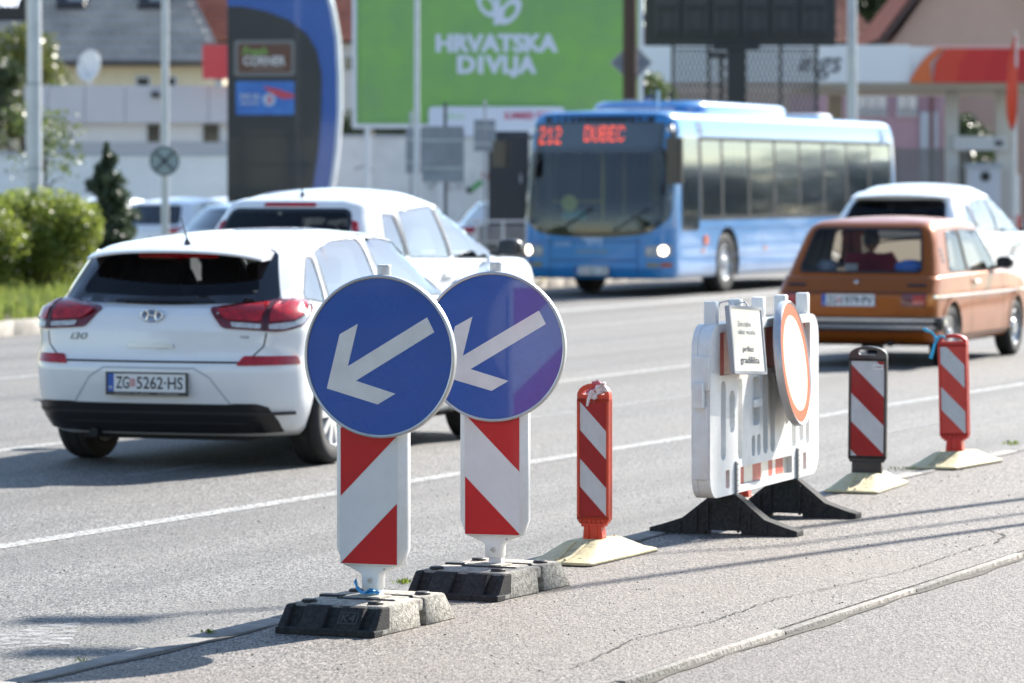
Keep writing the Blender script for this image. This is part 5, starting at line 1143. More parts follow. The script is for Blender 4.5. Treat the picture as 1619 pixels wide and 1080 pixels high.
    for sg in (1, -1): mb = MB(); mb.box((.20, sg * .845, .42), (.35, .06, .11)); mb.box((.12, sg * .872, .42), (.10, .02, .075), 1); mb.build('bumper_end', [trim_m, chrome], bp, bevel=.01, seg=2)
    q, n = WR(.045, .628); number_plate(t, q + V((-.012, 0, 0)), (-1, 0, 0), .52, .11, 'ZG', '1979·PV', frame=False)
    q, n = R_(0, .79); mb = MB(); X = Matrix.Translation(q) @ n.to_track_quat('Z', 'Y').to_matrix().to_4x4(); mb.lathe([(.001, .02), (.016, .02), (.022, .012), (.022, -.005)], 20, X=X); mb.build('lock', chrome, t)
    mb = MB(); ribbon(WR, [(-.72, .70), (.72, .70)], .010, mb=mb); mb.build('tailgate_gap', gap_m, body, 0, recalc=False)
    mb = MB(); mb.box((1.9, 0, .24), (3.0, 1.2, .1)); mb.tube([(.05, -.35, .22), (.5, -.35, .24)], .03, 10); mb.build('underbody', under_m, t, 0)
    for x in ax:
        for sg in (1, -1): wheel(t, (x, sg * (hw - .10), r), r, .17, sg, 5, cap='steel', rim=.62)
    # cabin: rear bench, front seats, dashboard, wheel, parcel oddments
    mb = MB(); mb.hexa([(.95, -.6, .45), (1.1, -.6, .45), (1.1, .6, .45), (.95, .6, .45)], [(.80, -.58, .86), (.9, -.58, .86), (.9, .58, .86), (.80, .58, .86)]); mb.box((1.2, 0, .45), (.45, 1.2, .14)); mb.build('rear_bench', seat_m, t, 50, bevel=.03, seg=2)
    seats(t, [1.60], .33, .42, 1.02, .46, False)
    mb = MB(); mb.box((2.42, 0, .80), (.35, 1.3, .16)); mb.build('dashboard', cabin_m, t, 0, bevel=.03); wheel_ring(t, (2.14, .33, .86), .19, 30)
    mb = MB(); mb.box((.62, 0, .845), (.36, 1.15, .03)); mb.build('parcel_shelf', M('grey carpet', (.10, .10, .11), .95), t, 0)
    for sg in (1, -1): mb = MB(); patch(b.wrap(2.9, 1), circ(sg * .55, .62, .085, 24), [], .01, .02, .05, mb); mb.build('headlight', lamp_clear, t, 50, recalc=False)
    q = TPq = b.topf()(2.0, 0)[0]; mb = MB(); mb.box((2.05, 0, 1.285), (.03, .24, .06)); mb.build('rear_view_mirror', trim_m, t, 0)
    return t
golf = old_hatch()
q = A(1356, 478, 36.4); place_car(golf, q, (.03, 0.045 * -1), radians(22))

# soft toys and a blue bag lie on the parcel shelf
def on_car(car, p): return car.matrix_basis @ V(p)
for nm, lab, p, s, c in (('soft_toy', 'small grey plush toy at the left corner of the orange car\'s rear window', (.60, .44, .925), (.09, .11, .08), (.30, .31, .36)), ('carrier_bag', 'blue and white bag at the right corner of the orange car\'s rear window', (.60, -.40, .93), (.11, .17, .085), (.12, .25, .70)), ('paper_cup_box', 'white paper box on the shelf left of the driver of the orange car', (.62, .20, .915), (.09, .07, .05), (.75, .72, .68))):
    mb = MB(); rr = random.Random(len(nm))
    mb.lathe([(.001, -.7), (.75, -.62), (1, -.1), (.85, .45), (.4, .8), (.001, .86)] if nm != 'paper_cup_box' else [(.001, -.9), (.8, -.9), (.95, .9), (.001, .9)], 12 if nm != 'paper_cup_box' else 4)
    mb.v = [(x * s[0] * rr.uniform(.9, 1.1), y * s[1] * rr.uniform(.9, 1.1), z * s[2]) for x, y, z in mb.v]
    if nm == 'soft_toy':
        for k in (-1, 1): mb.lathe([(.001, -.02), (.022, 0), (.001, .025)], 8, X=Matrix.Translation((0, k * .05, .06)))
    o = mb.build(nm, M(nm + ' colour', c, .7, var=.3, vscale=20), smooth=50); o.matrix_basis = golf.matrix_basis @ Matrix.Translation(p); tag(o, lab, {'soft_toy': 'toy', 'carrier_bag': 'bag', 'paper_cup_box': 'box'}[nm])

# ---- the driver
def skinned(name, verts, edges, radii, root, m, parent, levels=2):
    me = bpy.data.meshes.new(name); me.from_pydata(verts, edges, []); o = bpy.data.objects.new(name, me); COL.objects.link(o)
    me.skin_vertices or o.modifiers.new('s', 'SKIN')
    if not o.modifiers: o.modifiers.new('s', 'SKIN')
    if not me.skin_vertices:
        me.attributes  # the layer comes with the modifier
    lay = me.skin_vertices[0].data
    for i, r in enumerate(radii): lay[i].radius = r if isinstance(r, tuple) else (r, r); lay[i].use_root = (i == root)
    sb = o.modifiers.new('d', 'SUBSURF'); sb.levels = sb.render_levels = levels
    dg = bpy.context.evaluated_depsgraph_get(); dg.update(); m2 = bpy.data.meshes.new_from_object(o.evaluated_get(dg)); o.modifiers.clear(); o.data = m2; bpy.data.meshes.remove(me)
    m2.materials.clear(); m2.materials.append(m); m2.polygons.foreach_set('use_smooth', [True] * len(m2.polygons)); o.name = name; o.parent = parent; return o
skin_m = M('skin', (.46, .25, .17), .5, var=.15, vscale=12); hair_m = M('grey hair', (.20, .19, .18), .85, var=.6, vscale=40, col2=(.08, .075, .07), bump=.5, bscale=120); shirt_m = M('dark red shirt', (.36, .02, .035), .85, var=.3, vscale=10, bump=.3, bscale=30); jean_m = M('dark trousers', (.03, .035, .06), .9)
def driver():
    t = thing('person', 'grey haired driver in a dark red shirt at the wheel of the old orange car', 'person')
    y = .33
    vs = [(1.82, y, .56), (1.76, y, .74), (1.71, y, .93), (1.70, y, 1.02), (1.715, y, 1.07),           # pelvis, belly, chest, neck foot, neck
          (1.71, y + .19, .98), (1.86, y + .25, .80), (2.06, y + .16, .90), (1.71, y - .19, .98), (1.86, y - .25, .80), (2.06, y - .16, .90),   # arms
          (1.86, y + .09, .54), (2.22, y + .12, .62), (2.45, y + .11, .30), (2.60, y + .11, .28), (1.86, y - .09, .54), (2.22, y - .12, .62), (2.45, y - .11, .30), (2.60, y - .11, .28)]
    ed = [(0, 1), (1, 2), (2, 3), (3, 4), (2, 5), (5, 6), (6, 7), (2, 8), (8, 9), (9, 10), (0, 11), (11, 12), (12, 13), (13, 14), (0, 15), (15, 16), (16, 17), (17, 18)]
    ra = [(.15, .12), (.145, .12), (.155, .115), .065, .056, .075, .045, .03, .075, .045, .03, .085, .062, .045, .04, .085, .062, .045, .04]
    # hands: five fingers curled round the rim
    for sgn, wri in ((1, 7), (-1, 10)):
        p = V(vs[wri]); k0 = len(vs); palm = p + V((.055, -sgn * .01, .012)); vs.append(tuple(palm)); ed.append((wri, k0)); ra.append((.030, .020))
        for f, (dz, l) in enumerate(((.026, .034), (.010, .038), (-.006, .036), (-.022, .028))):
            a = palm + V((.028, 0, dz)); b2 = a + V((l * .7, -sgn * .004, .004)); c = b2 + V((.002, -sgn * .022, -.006)); i = len(vs); vs += [tuple(a), tuple(b2), tuple(c)]; ed += [(k0, i), (i, i + 1), (i + 1, i + 2)]; ra += [.009, .0085, .0075]
        a = palm + V((.0, -sgn * .026, .02)); b2 = a + V((.022, -sgn * .016, .012)); i = len(vs); vs += [tuple(a), tuple(b2)]; ed += [(k0, i), (i, i + 1)]; ra += [.011, .009]
    body = skinned('body', vs, ed, ra, 0, skin_m, t, 1)
    # head joined to the body mesh: skull, jaw, nose, ears
    bm = bmesh.new(); bm.from_mesh(body.data); c = V((1.735, y, 1.175))
    hd = MB(); n = 22; rings = []
    for k in range(17):
        a = -pi / 2 + pi * k / 16; ring = []
        for j in range(n):
            b2 = 2 * pi * j / n; dx, dy, dz = cos(a) * cos(b2), cos(a) * sin(b2), sin(a)
            fx = .098 if dx < 0 else .096; z = dz * .118; yy = dy * .076 * (1 - .22 * max(0, -dz) ** 1.2); x = dx * fx
            if dx > .2 and dz < 0: x += .012 * max(0, 1 - abs(dz + .75) * 3)                       # chin
            if dx > .75 and abs(dy) < .25 and -.35 < dz < .12: x += .022 * (1 - abs(dz + .15) * 2.5 if abs(dz + .15) < .4 else 0)   # nose
            if dx > .6 and .2 < abs(dy) < .6 and 0 < dz < .25: x -= .010                            # eye sockets
            ring.append(c + V((x, yy, z)))
        rings.append(ring)
    hd.loft(rings)
    for sg in (1, -1): hd.lathe([(.001, -.008), (.02, -.008), (.026, 0), (.02, .008), (.001, .008)], 10, 'y', X=Matrix.Translation(c + V((0, sg * .078, -.01))) @ Matrix.Diagonal((.75, 1, 1.2, 1)))
    hm = hd.mesh('head', [], smooth=0); bm.from_mesh(hm); bm.to_mesh(body.data); bm.free(); bpy.data.meshes.remove(hm)
    body.data.polygons.foreach_set('use_smooth', [True] * len(body.data.polygons))
    mb = MB()
    for sg in (1, -1): mb.lathe([(.001, -.012), (.010, -.006), (.012, 0), (.010, .006), (.001, .012)], 10, 'x', X=Matrix.Translation(c + V((.083, sg * .03, .012))))
    mb.build('eyes', M('eye white', (.7, .7, .7), .2), t)
    mb = MB(); mb.tube([c + V((.088, -.025, -.062)), c + V((.098, 0, -.060)), c + V((.088, .025, -.062))], .006, 6); mb.build('mouth', M('lip', (.38, .13, .11), .5), t)
    mb = MB(); rings = []
    for k in range(11):
        a = radians(-25) + (pi / 2 - radians(-25)) * k / 10; ring = []
        for j in range(20):
            b2 = 2 * pi * j / 20; lim = a if cos(b2) < .15 else max(a, radians(38 + 8 * cos(b2)))
            ring.append(c + V((cos(lim) * cos(b2) * .104, cos(lim) * sin(b2) * .083, sin(lim) * .126)))
        rings.append(ring)
    mb.loft(rings); mb.build('hair', hair_m, t, 60)
    sv = vs[:11]; skinned('shirt', [sv[0], sv[1], sv[2], tuple(V(sv[3]) + V((0, 0, -.01))), sv[5], tuple(V(sv[5]).lerp(V(sv[6]), .75)), sv[8], tuple(V(sv[8]).lerp(V(sv[9]), .75))], [(0, 1), (1, 2), (2, 3), (2, 4), (4, 5), (2, 6), (6, 7)], [(.168, .138), (.165, .14), (.178, .135), .075, .096, .062, .096, .062], 1, shirt_m, t, 2)
    lv = [vs[0], vs[11], vs[12], vs[13], vs[15], vs[16], vs[17]]; skinned('trousers', lv, [(0, 1), (1, 2), (2, 3), (0, 4), (4, 5), (5, 6)], [(.16, .125), .095, .072, .054, .095, .072, .054], 0, jean_m, t, 1)
    t.matrix_basis = golf.matrix_basis.copy(); return t
driver()
# ------------------------------------------------------------------ the blue city bus
bus_blue = M('bus blue paint', (.022, .228, .56), .3, coat=1, var=.12, vscale=1.2)
bus_glass = glass('dark bus glass', (.20, .21, .21), fres=1.7, base=.11, rough=.06, sheen=(.74, .87, 1))
bus_black = M('bus black panel', (.012, .013, .016), .18, coat=1)
bus_screen = glass('bus windscreen', (.55, .62, .62), fres=1.5, base=.01)
FONT57 = {'2': '01110 10001 00001 00110 01000 10000 11111', '1': '00100 01100 00100 00100 00100 00100 01110', 'D': '11110 10001 10001 10001 10001 10001 11110', 'U': '10001 10001 10001 10001 10001 10001 01110', 'B': '11110 10001 10001 11110 10001 10001 11110', 'E': '11111 10000 10000 11110 10000 10000 11111', 'C': '01110 10001 10000 10000 10000 10001 01110'}
def bus():
    t = thing('city_bus', 'blue single deck city bus with lit headlights and orange destination board', 'bus')
    L, hw = 12.0, 1.25
    wid = lambda x: 1.0
    low = Loft([(0, .06, L - .05, hw - .03, .2, .2, .35, .35), (.06, .02, L - .01, hw, .2, .2, .35, .35), (.3, 0, L, hw, .2, .2, .35, .35), (.62, .02, L - .10, hw - .01, .2, .2, .35, .35), (.86, .05, L - .20, hw - .035, .2, .2, .33, .33), (.95, .07, L - .24, hw - .08, .2, .2, .3, .3), (.985, .10, L - .28, hw - .14, .2, .18, .28, .28), (1, .16, L - .36, hw - .24, .18, .16, .25, .25)], lambda x: .27, lambda x: 2.83, wid, bowr=.03, bowf=.16, crown=.04, nr=30, side=50)
    b = Body([low]); ax = (3.35, L - 2.70); r = .48
    for x in ax: archcut(b, x, r, r + .09, hw, .5)
    inn = Loft([(0, .10, L - .12, hw - .07, .2, .2, .3, .3), (.7, .10, L - .16, hw - .07, .2, .2, .3, .3), (1, .12, L - .30, hw - .12, .2, .2, .3, .3)], lambda x: .85, lambda x: 2.68, wid, bowr=.02, bowf=.14, crown=.01, nr=6, side=14); b.cut(inn.mesh())
    ws = rounded([(-1.12, 1.16), (-.85, 1.02), (0, .97), (.85, 1.02), (1.12, 1.16), (1.10, 2.20), (-1.10, 2.20)], [.1, .2, .3, .2, .1, .05, .05])
    b.cut(pr(ws, L - .7, L + 1, 'x'))
    edges = [.45, 1.75, 3.05, 4.35, 5.65, 6.95, 8.25, 9.55, 10.55]; side = [rounded([(a + .05, 1.22), (c - .05, 1.22), (c - .05, 2.40), (a + .05, 2.40)], .06) for a, c in zip(edges, edges[1:])]
    drv = rounded([(10.66, 1.03), (11.40, 1.03), (11.40, 2.42), (10.66, 2.42)], .07)
    for w in side + [drv]: b.cut(pr(w, -2, 2, 'y'))
    body = b.finish('body', [bus_blue, M('bus interior lining', (.16, .165, .17), .8)], t); Fr = b.front(); TP = b.topf(); WF = b.wrap(L - 1.3, 1)
    # black front mask with the windscreen and destination board in it
    mask = rounded([(-1.20, 1.20), (-.9, .95), (0, .885), (.9, .95), (1.20, 1.20), (1.195, 2.72), (1.10, 2.84), (-1.10, 2.84), (-1.195, 2.72)], [.12, .25, .4, .25, .12, .05, .05, .05, .05])
    board = rounded([(-1.06, 2.28), (1.06, 2.28), (1.05, 2.66), (-1.05, 2.66)], .03)
    patch(Fr, mask, [grow(ws, -.003)], .006, .012, .12).build('front_mask', bus_black, t, 60, recalc=False)
    patch(Fr, grow(ws, .004), [], .0, 0, .14).build('windscreen', bus_screen, t, 60, recalc=False)
    db = patch(Fr, board, [], .010, .005, .12).build('destination_board', M('dark display glass', (.03, .042, .055), .12, coat=1), t, 60, recalc=False)
    mb = MB(); led = M('orange red display dots', (1.0, .10, .035), .5, emit=.55)
    def word(s, y0, y1, z0, z1):          # y runs to the bus's left, so letters read towards -y seen from the front
        n = len(s) * 6 - 1; dx = (y1 - y0) / n; dz = (z1 - z0) / 7
        for i, ch in enumerate(s):
            for rr_, row in enumerate(FONT57[ch].split()):
                for c_, bit in enumerate(row):
                    if bit == '1':
                        y = y0 + (i * 6 + c_ + .5) * dx; z = z1 - (rr_ + .5) * dz; e = (abs(dx) * .40, dz * .42); vs = []
                        for sx, sz in ((-1, -1), (1, -1), (1, 1), (-1, 1)): q, n_ = Fr(y + sx * e[0], z + sz * e[1]); vs.append(q + n_ * .0125)
                        mb.add(vs, [(0, 1, 2, 3)])
    word('212', -.98, -.60, 2.335, 2.60); word('DUBEC', -.20, .45, 2.37, 2.61)
    mb.build('display_text', led, db, 0, recalc=False)['kind'] = 'stuff'
    for sg in (1, -1):
        mb = MB(); patch(Fr, circ(sg * 1.125, 2.56, .05, 20), [], .012, .012, .05, mb); mb.build('marker_lamp', M('marker lamp glass', (.75, .75, .7), .15, coat=1), t, 50, recalc=False)
        # headlights and indicators
        hl = patch(WF, rounded([(sg * .84, .60), (sg * 1.27, .62), (sg * 1.27, .80), (sg * .84, .77)], .05), [], .010, .02, .06).build('headlight', M('headlight housing', (.30, .33, .38), .2, coat=1), t, 50, recalc=False)
        mb = MB(); patch(WF, circ(sg * 1.12, .705, .07, 24, .07), [], .016, .006, .05, mb); mb.build('lit_lamp', M('lit headlamp', (1.0, .80, .55), .3, emit=4), hl, 50, recalc=False)
        mb = MB(); patch(WF, circ(sg * .91, .70, .05, 16), [], .016, .006, .05, mb); mb.build('lamp_lens', lamp_clear, hl, 50, recalc=False)
        mb = MB(); patch(WF, rounded([(sg * .86, .45), (sg * 1.06, .45), (sg * 1.06, .52), (sg * .86, .52)], .015), [], .008, .012, .05, mb); mb.build('fog_lamp', M('smoky lamp', (.2, .2, .14), .2, coat=1), t, 50, recalc=False)
        mb = MB(); patch(WF, rounded([(sg * 1.08, .45), (sg * 1.27, .45), (sg * 1.27, .52), (sg * 1.08, .52)], .015), [], .008, .012, .05, mb); mb.build('indicator', M('orange brown indicator', (.34, .07, .02), .2, coat=1), t, 50, recalc=False)
    mb = MB()
    for z, y in ((.40, 1.1), (.84, .8), (.55, .7)): ribbon(WF, [(-y, z), (y, z)], .018, mb=mb)
    ribbon(WF, [(.72, .32), (.72, .9)], .015, mb=mb); ribbon(WF, [(-.72, .32), (-.72, .9)], .015, mb=mb); mb.build('panel_gap', M('blue panel gap', (.015, .05, .16), .6), body, 0, recalc=False)
    def wr(name, s, c, w, h, m, off=.006, W_=WF):
        vs, fs = text_fit(s, w, h, .012); mb = MB(); pts = []
        for p in vs: rr_ = W_(c[0] + p[0], c[1] + p[1]); pts.append(rr_[0] + rr_[1] * off)
        mb.add(pts, fs); mb.build(name, m, t, 0, recalc=False)
    wr('fleet_number', '373', (.04, .83), .25, .11, M('pale blue lettering', (.42, .55, .74), .4)); wr('letters', 'ZAGREB', (-.50, .80), .28, .08, M('pale blue lettering', (.42, .55, .74)))
    wr('letters', 'ZET', (-.95, .80), .26, .08, M('violet lettering', (.16, .15, .42), .4)); wr('letters', 'UGODNU VOŽNJU', (.0, .685), .50, .045, M('yellow lettering', (.50, .42, .08), .4))
    q, n = WF(.0, .40); number_plate(t, q + n * .02, (1, 0, 0), .54, .12, 'ZG', '5021·EE', frame=True)
    mb = MB(); patch(WF, rounded([(-.20, .90), (.20, .90), (.1, .84), (-.1, .84)], .02), [], .008, .01, .05, mb); mb.build('badge', M('pale blue badge', (.35, .50, .72), .3, coat=.5), t, 50, recalc=False)
    # side windows (both sides)
    for sg in (1, -1):
        S = b.sidef(sg)
        band = rounded([(.38, 1.16), (10.60, 1.16), (10.60, 2.46), (.38, 2.46)], .06)
        patch(S, band, [grow(w, -.003) for w in side], .005, .01, .3).build('window_band', M('matt black window surround', (.014, .014, .015), .55, spec=.3), t, 60, recalc=False)
        for w in side: patch(S, grow(w, .004), [], .004, 0, .4).build('side_window', bus_glass, t, 60, recalc=False)
        patch(S, grow(drv, .05), [grow(drv, -.003)], .005, .01, .1).build('window_band', bus_black, t, 60, recalc=False); patch(S, grow(drv, .003), [], .003, 0, .2).build('driver_window', bus_glass, t, 60, recalc=False)
        mb = MB()
        for z in (.42, .60, 1.02): ribbon(S, [(.5, z), (10.5, z)], .012, mb=mb)
        for x in (1.6, 2.6, 4.4, 6.0, 7.6, 8.5, 10.1): ribbon(S, [(x, .32), (x, 1.02)], .010, mb=mb)
        mb.build('panel_gap', M('blue panel gap', (.015, .05, .16)), body, 0, recalc=False)
        for x in (1.8, 5.0, 7.4, 10.4): mb = MB(); patch(S, rounded([(x, .66), (x + .12, .66), (x + .12, .71), (x, .71)], .01), [], .012, .02, .05, mb); mb.build('marker_lamp', lamp_amber, t, 50, recalc=False)
        mb = MB(); patch(S, rounded([(10.25, .78), (10.43, .78), (10.43, .92), (10.25, .92)], .03), [], .02, .03, .05, mb); mb.build('indicator', M('orange red indicator', (.75, .13, .02), .2, coat=1), t, 50, recalc=False)
        for z in (2.50, 2.57, 2.64): mb = MB(); patch(S, [(10.35, z), (10.62, z), (10.62, z + .045), (10.35, z + .045)], [], .008, .01, .06, mb); mb.build('vent', M('dark vent', (.06, .09, .14), .6), t, 0, recalc=False)
        mb = MB(); patch(S, rounded([(.75, 2.42), (1.0, 2.42), (1.0, 2.70), (.75, 2.70)], .01), [], .008, .01, .06, mb); mb.build('grille', M('grey blue grille', (.10, .18, .30), .6), t, 0, recalc=False)
    # mirrors
    mb = MB(); mb.tube([(L - .32, 1.12, 2.62), (L + .02, 1.30, 2.60), (L + .10, 1.36, 2.45), (L + .10, 1.37, 2.3)], .025, 8); mb.loft([[(L + .10 + q[0], 1.38 + q[1] + .0, z) for q in rrect(0, 0, .14, .26, .05, 4)] for z in (1.72, 1.75, 2.36, 2.42)]); mb.build('mirror', trim_m, t, 50)
    mb = MB(); mb.tube([(L - .32, -1.12, 2.45), (L + .05, -1.34, 2.42), (L + .12, -1.44, 2.32)], .025, 8); mb.loft([[(L + .12 + q[0], -1.46 + q[1], z) for q in rrect(0, 0, .14, .26, .05, 4)] for z in (1.98, 2.0, 2.36, 2.38)]); mb.build('mirror', trim_m, t, 50)
    # roof pod and roof line
    rings = []
    for f, z in ((1, 2.82), (1, 2.95), (.97, 3.00), (.90, 3.03)): rings.append([(x, y, z) for x, y in rrect(7.5, 0, 4.7 * (f if f > .96 else f + .05), 1.9 * f, .45 * f, 6)])
    mb = MB(); mb.loft(rings); mb.build('roof_unit', bus_blue, t, 50)
    for x in (1.6, 4.2):
        mb = MB(); mb.loft([[(q[0], q[1], z) for q in rrect(x, 0, .8 * f, .8 * f, .1, 4)] for f, z in ((1, 2.83), (1, 2.93), (.9, 2.96))]); mb.build('roof_hatch', M('pale roof fittings', (.6, .65, .7), .4), t, 40)
    mb = MB(); mb.tube([(9.9, .3, 2.85), (9.9, .3, 3.2)], .02, 6); mb.build('aerial', M('pale roof fittings', (.6, .65, .7)), t, 40)
    for x in ax:
        for sg in (1, -1): wheel(t, (x, sg * (hw - .17), r), r, .28, sg, 8, cap='steel', rim=.58)
    # inside: floor, driver's place, dash, seats, yellow poles
    mb = MB(); mb.box((L / 2, 0, .87), (L - .6, 2.3, .04)); mb.build('floor', M('bus floor', (.07, .07, .08), .8), t, 0)
    mb = MB(); mb.loft([[(x, y, z) for x, y in rrect(L - .48, 0, .5, 2.1, .15, 4)] for z in (.9, 1.12, 1.16)]); mb.box((L - .8, .62, 1.1), (.4, .9, .25)); mb.build('dashboard', trim_m, t, 40)
    wheel_ring(t, (L - 1.0, .62, 1.32), .24, 60)
    mb = MB(); mb.hexa([(L - 1.95, .38, 1.1), (L - 1.8, .38, 1.1), (L - 1.8, .88, 1.1), (L - 1.95, .88, 1.1)], [(L - 2.05, .42, 1.95), (L - 1.93, .42, 1.95), (L - 1.93, .84, 1.95), (L - 2.05, .84, 1.95)]); mb.box((L - 1.6, .63, 1.1), (.5, .5, .14)); mb.build('driver_seat', seat_m, t, 40, bevel=.04, seg=2)
    mb = MB(); mb.box((L - 2.3, .72, 1.5), (.05, .95, 1.6)); mb.build('partition', M('grey partition', (.12, .13, .14), .5), t, 0)
    ypole = M('yellow handrail', (.70, .50, .05), .4)
    for x, y in ((L - 1.1, -.25), (L - 2.3, -.35), (L - 2.3, .20), (8.3, -.4), (8.3, .4), (6.4, -.4), (6.4, .4), (4.4, .4)): mb = MB(); mb.tube([(x, y, .88), (x, y, 2.66)], .022, 8); mb.build('handrail', ypole, t)
    mb = MB(); mb.tube([(1, .4, 2.25), (L - 2.3, .4, 2.25)], .018, 6); mb.tube([(1, -.4, 2.25), (L - 2.3, -.4, 2.25)], .018, 6); mb.tube([(L - 1.1, -.25, 1.45), (L - .75, -.95, 1.45)], .02, 6); mb.build('handrail', ypole, t)
    sm = None
    for k in range(9):
        for y in (-.95, -.5, .5, .95):
            x = 1.2 + k * .85
            if abs(x - 3.35) < .3: continue
            if sm is None: m_ = MB(); m_.hexa([(-.05, -.2, 1.2), (.05, -.2, 1.2), (.05, .2, 1.2), (-.05, .2, 1.2)], [(-.14, -.19, 1.95), (-.08, -.19, 1.95), (-.08, .19, 1.95), (-.14, .19, 1.95)]); m_.box((.2, 0, 1.28), (.42, .4, .08)); sm = m_.mesh('seat', M('blue grey bus seat', (.05, .07, .12), .9), 0)
            obj('seat', sm, t, loc=(x, y, .05))
    mb = MB(); mb.box((L / 2 - .3, 0, .32), (L - 2, 2.0, .1)); mb.build('underbody', under_m, t, 0)
    mb = MB()
    for sg in (-.55, .35): q0, n0 = Fr(sg, 1.0); q1, n1 = Fr(sg + .55, 1.35); mb.tube([q0 + n0 * .03, q0.lerp(q1, .5) + n1 * .035, q1 + n1 * .03], .012, 6)
    mb.build('wiper', trim_m, t)
    mb = MB(); q, n = Fr(-.32, 1.12); mb.add([(L - .62, -.75, 1.17), (L - .62, -.35, 1.17), (L - .66, -.35, 1.30), (L - .66, -.75, 1.30)], [(0, 1, 2, 3)]); mb.build('route_card', M('teal card', (.05, .35, .36), .6), t, 0, recalc=False)
    mb = MB(); mb.lathe([(.001, -.005), (.13, -.005), (.13, .005), (.001, .005)], 24, 'x', X=Matrix.Translation((L - .62, -.62, 1.42))); mb.build('yellow_sticker', M('yellow sticker', (.65, .60, .10), .5), t)
    return t
bs = bus(); BH = radians(22.5); BS = 103.6
q = A(1070, 430, F / BS); place_car(bs, q, (12.0 - .35, 1.25), BH + pi)
# ------------------------------------------------------------------ far kerb, verge and greenery
def far_path(a):                          # a = distance along the far kerb from its left end
    P0, P1, P2 = V((-9.5, 33.5)), V((-5.9, 43.4)), V((-.6, 60.4)); d1 = (P1 - P0).length
    if a < d1: p = P0.lerp(P1, a / d1); d = P1 - P0
    else: p = P1 + (P2 - P1).normalized() * (a - d1); d = P2 - P1
    return p, atan2(d.y, d.x)
kerb_row('far_kerb', -.09, .06, 0, 70, 1.0, -.1, .17, M('warm kerb concrete', (.44, .40, .35), .85, var=.4, vscale=6, bump=.4, bscale=60), .006, path=far_path, seed=9)
edge = [far_path(a)[0] for a in (0, 5, 10.5, 20, 30, 45, 69)]
poly = [(p.x - .02, p.y) for p in edge] + [(30, 160), (-90, 160), (-90, 33)]
mb = MB(); vs, fs = cdt(poly[::-1]); mb.add([(x, y, .03) for x, y in vs], fs); structure(mb.build('forecourt', asphalt('forecourt asphalt', (.12, .12, .12), (.26, .26, .26), (.22, .21, .2), 40, streak=False), recalc=False, smooth=0))
verge = [far_path(a)[0] + V((-.12, 0)) for a in (0, 6, 12, 20, 28)]; back = [p + V((-11, 5)) for p in verge]
mb = MB(); n = len(verge); mb.add([(p.x, p.y, .137) for p in verge] + [(p.x, p.y, .137) for p in back], [(i, i + 1, n + i + 1, n + i) for i in range(n - 1)]); structure(mb.build('verge_soil', M('verge soil', (.10, .085, .05), .95, var=.5, vscale=6), recalc=False, smooth=0))
def grass(name, n, s0, s1, region, seed, m, h=(.12, .32)):
    r = np.random.default_rng(seed); P = np.array([region(r) for _ in range(n)]); a = r.random(n) * 6.283; hh = h[0] + (h[1] - h[0]) * r.random(n) ** 1.6; w = .008 + .010 * r.random(n); lean = r.random(n) * .5; b = r.random(n) * 6.283
    v = np.zeros((n, 4, 3)); c, s = np.cos(a) * w, np.sin(a) * w; lx, ly = np.cos(b) * lean * hh, np.sin(b) * lean * hh
    v[:, 0] = np.stack([P[:, 0] - c, P[:, 1] - s, np.full(n, .13)], 1); v[:, 1] = np.stack([P[:, 0] + c, P[:, 1] + s, np.full(n, .13)], 1)
    v[:, 2] = np.stack([P[:, 0] + c * .7 + lx * .45, P[:, 1] + s * .7 + ly * .45, .13 + hh * .6], 1); v[:, 3] = np.stack([P[:, 0] + lx, P[:, 1] + ly, .13 + hh], 1)
    me = bpy.data.meshes.new(name); idx = np.arange(n * 4).reshape(n, 4); me.from_pydata(v.reshape(-1, 3).tolist(), [], idx.tolist()); me.materials.append(m); o = obj(name, me); o['kind'] = 'stuff'; return o
def vreg(r):
    a = r.random() * 27; p, ang = far_path(a); k = r.random() ** .9 * 8; return (p.x - .1 - .9 * k, p.y + .42 * k)
grass('grass', 34000, 0, 1, vreg, 3, leafmat('grass blade', (.08, .12, .018), (.21, .24, .055), .35), (.10, .30))

def leaves(center, radii, n, size, seed, dens_fn=None, flat=0.0, up=.3):
    r = np.random.default_rng(seed); d = r.normal(size=(n, 3)); d /= np.linalg.norm(d, axis=1)[:, None]; rad = r.random(n) ** .33
    clump = r.normal(size=(14, 3)); clump /= np.linalg.norm(clump, axis=1)[:, None]
    bump = 1 + .16 * np.sin(d @ clump[:7].T * 5 + np.arange(7)).sum(1) / 3
    P = d * rad[:, None] * bump[:, None] * np.array(radii)
    if dens_fn is not None: P = P[dens_fn(P / np.array(radii), r)]; n = len(P)
    P = P + np.array(center); u = r.normal(size=(n, 3)); u /= np.linalg.norm(u, axis=1)[:, None]; w = np.cross(u, r.normal(size=(n, 3))); w /= np.linalg.norm(w, axis=1)[:, None]; s = size * (.6 + .8 * r.random(n))[:, None]
    q = np.stack([P - u * s, P + w * s * .5, P + u * s, P - w * s * .5], 1); return q.reshape(-1, 3), np.arange(n * 4).reshape(n, 4)
def leafmesh(name, parts, m, parent, stuff=False):
    V_, F_, o = [], [], 0
    for v, f in parts: V_.append(v); F_.append(f + o); o += len(v)
    me = bpy.data.meshes.new(name); me.from_pydata(np.concatenate(V_).tolist(), [], np.concatenate(F_).tolist()); me.materials.append(m); ob = obj(name, me, parent)
    if stuff: ob['kind'] = 'stuff'
    return ob
bark = M('bark', (.10, .075, .05), .9, var=.5, vscale=8, stretch=(1, 1, .2))
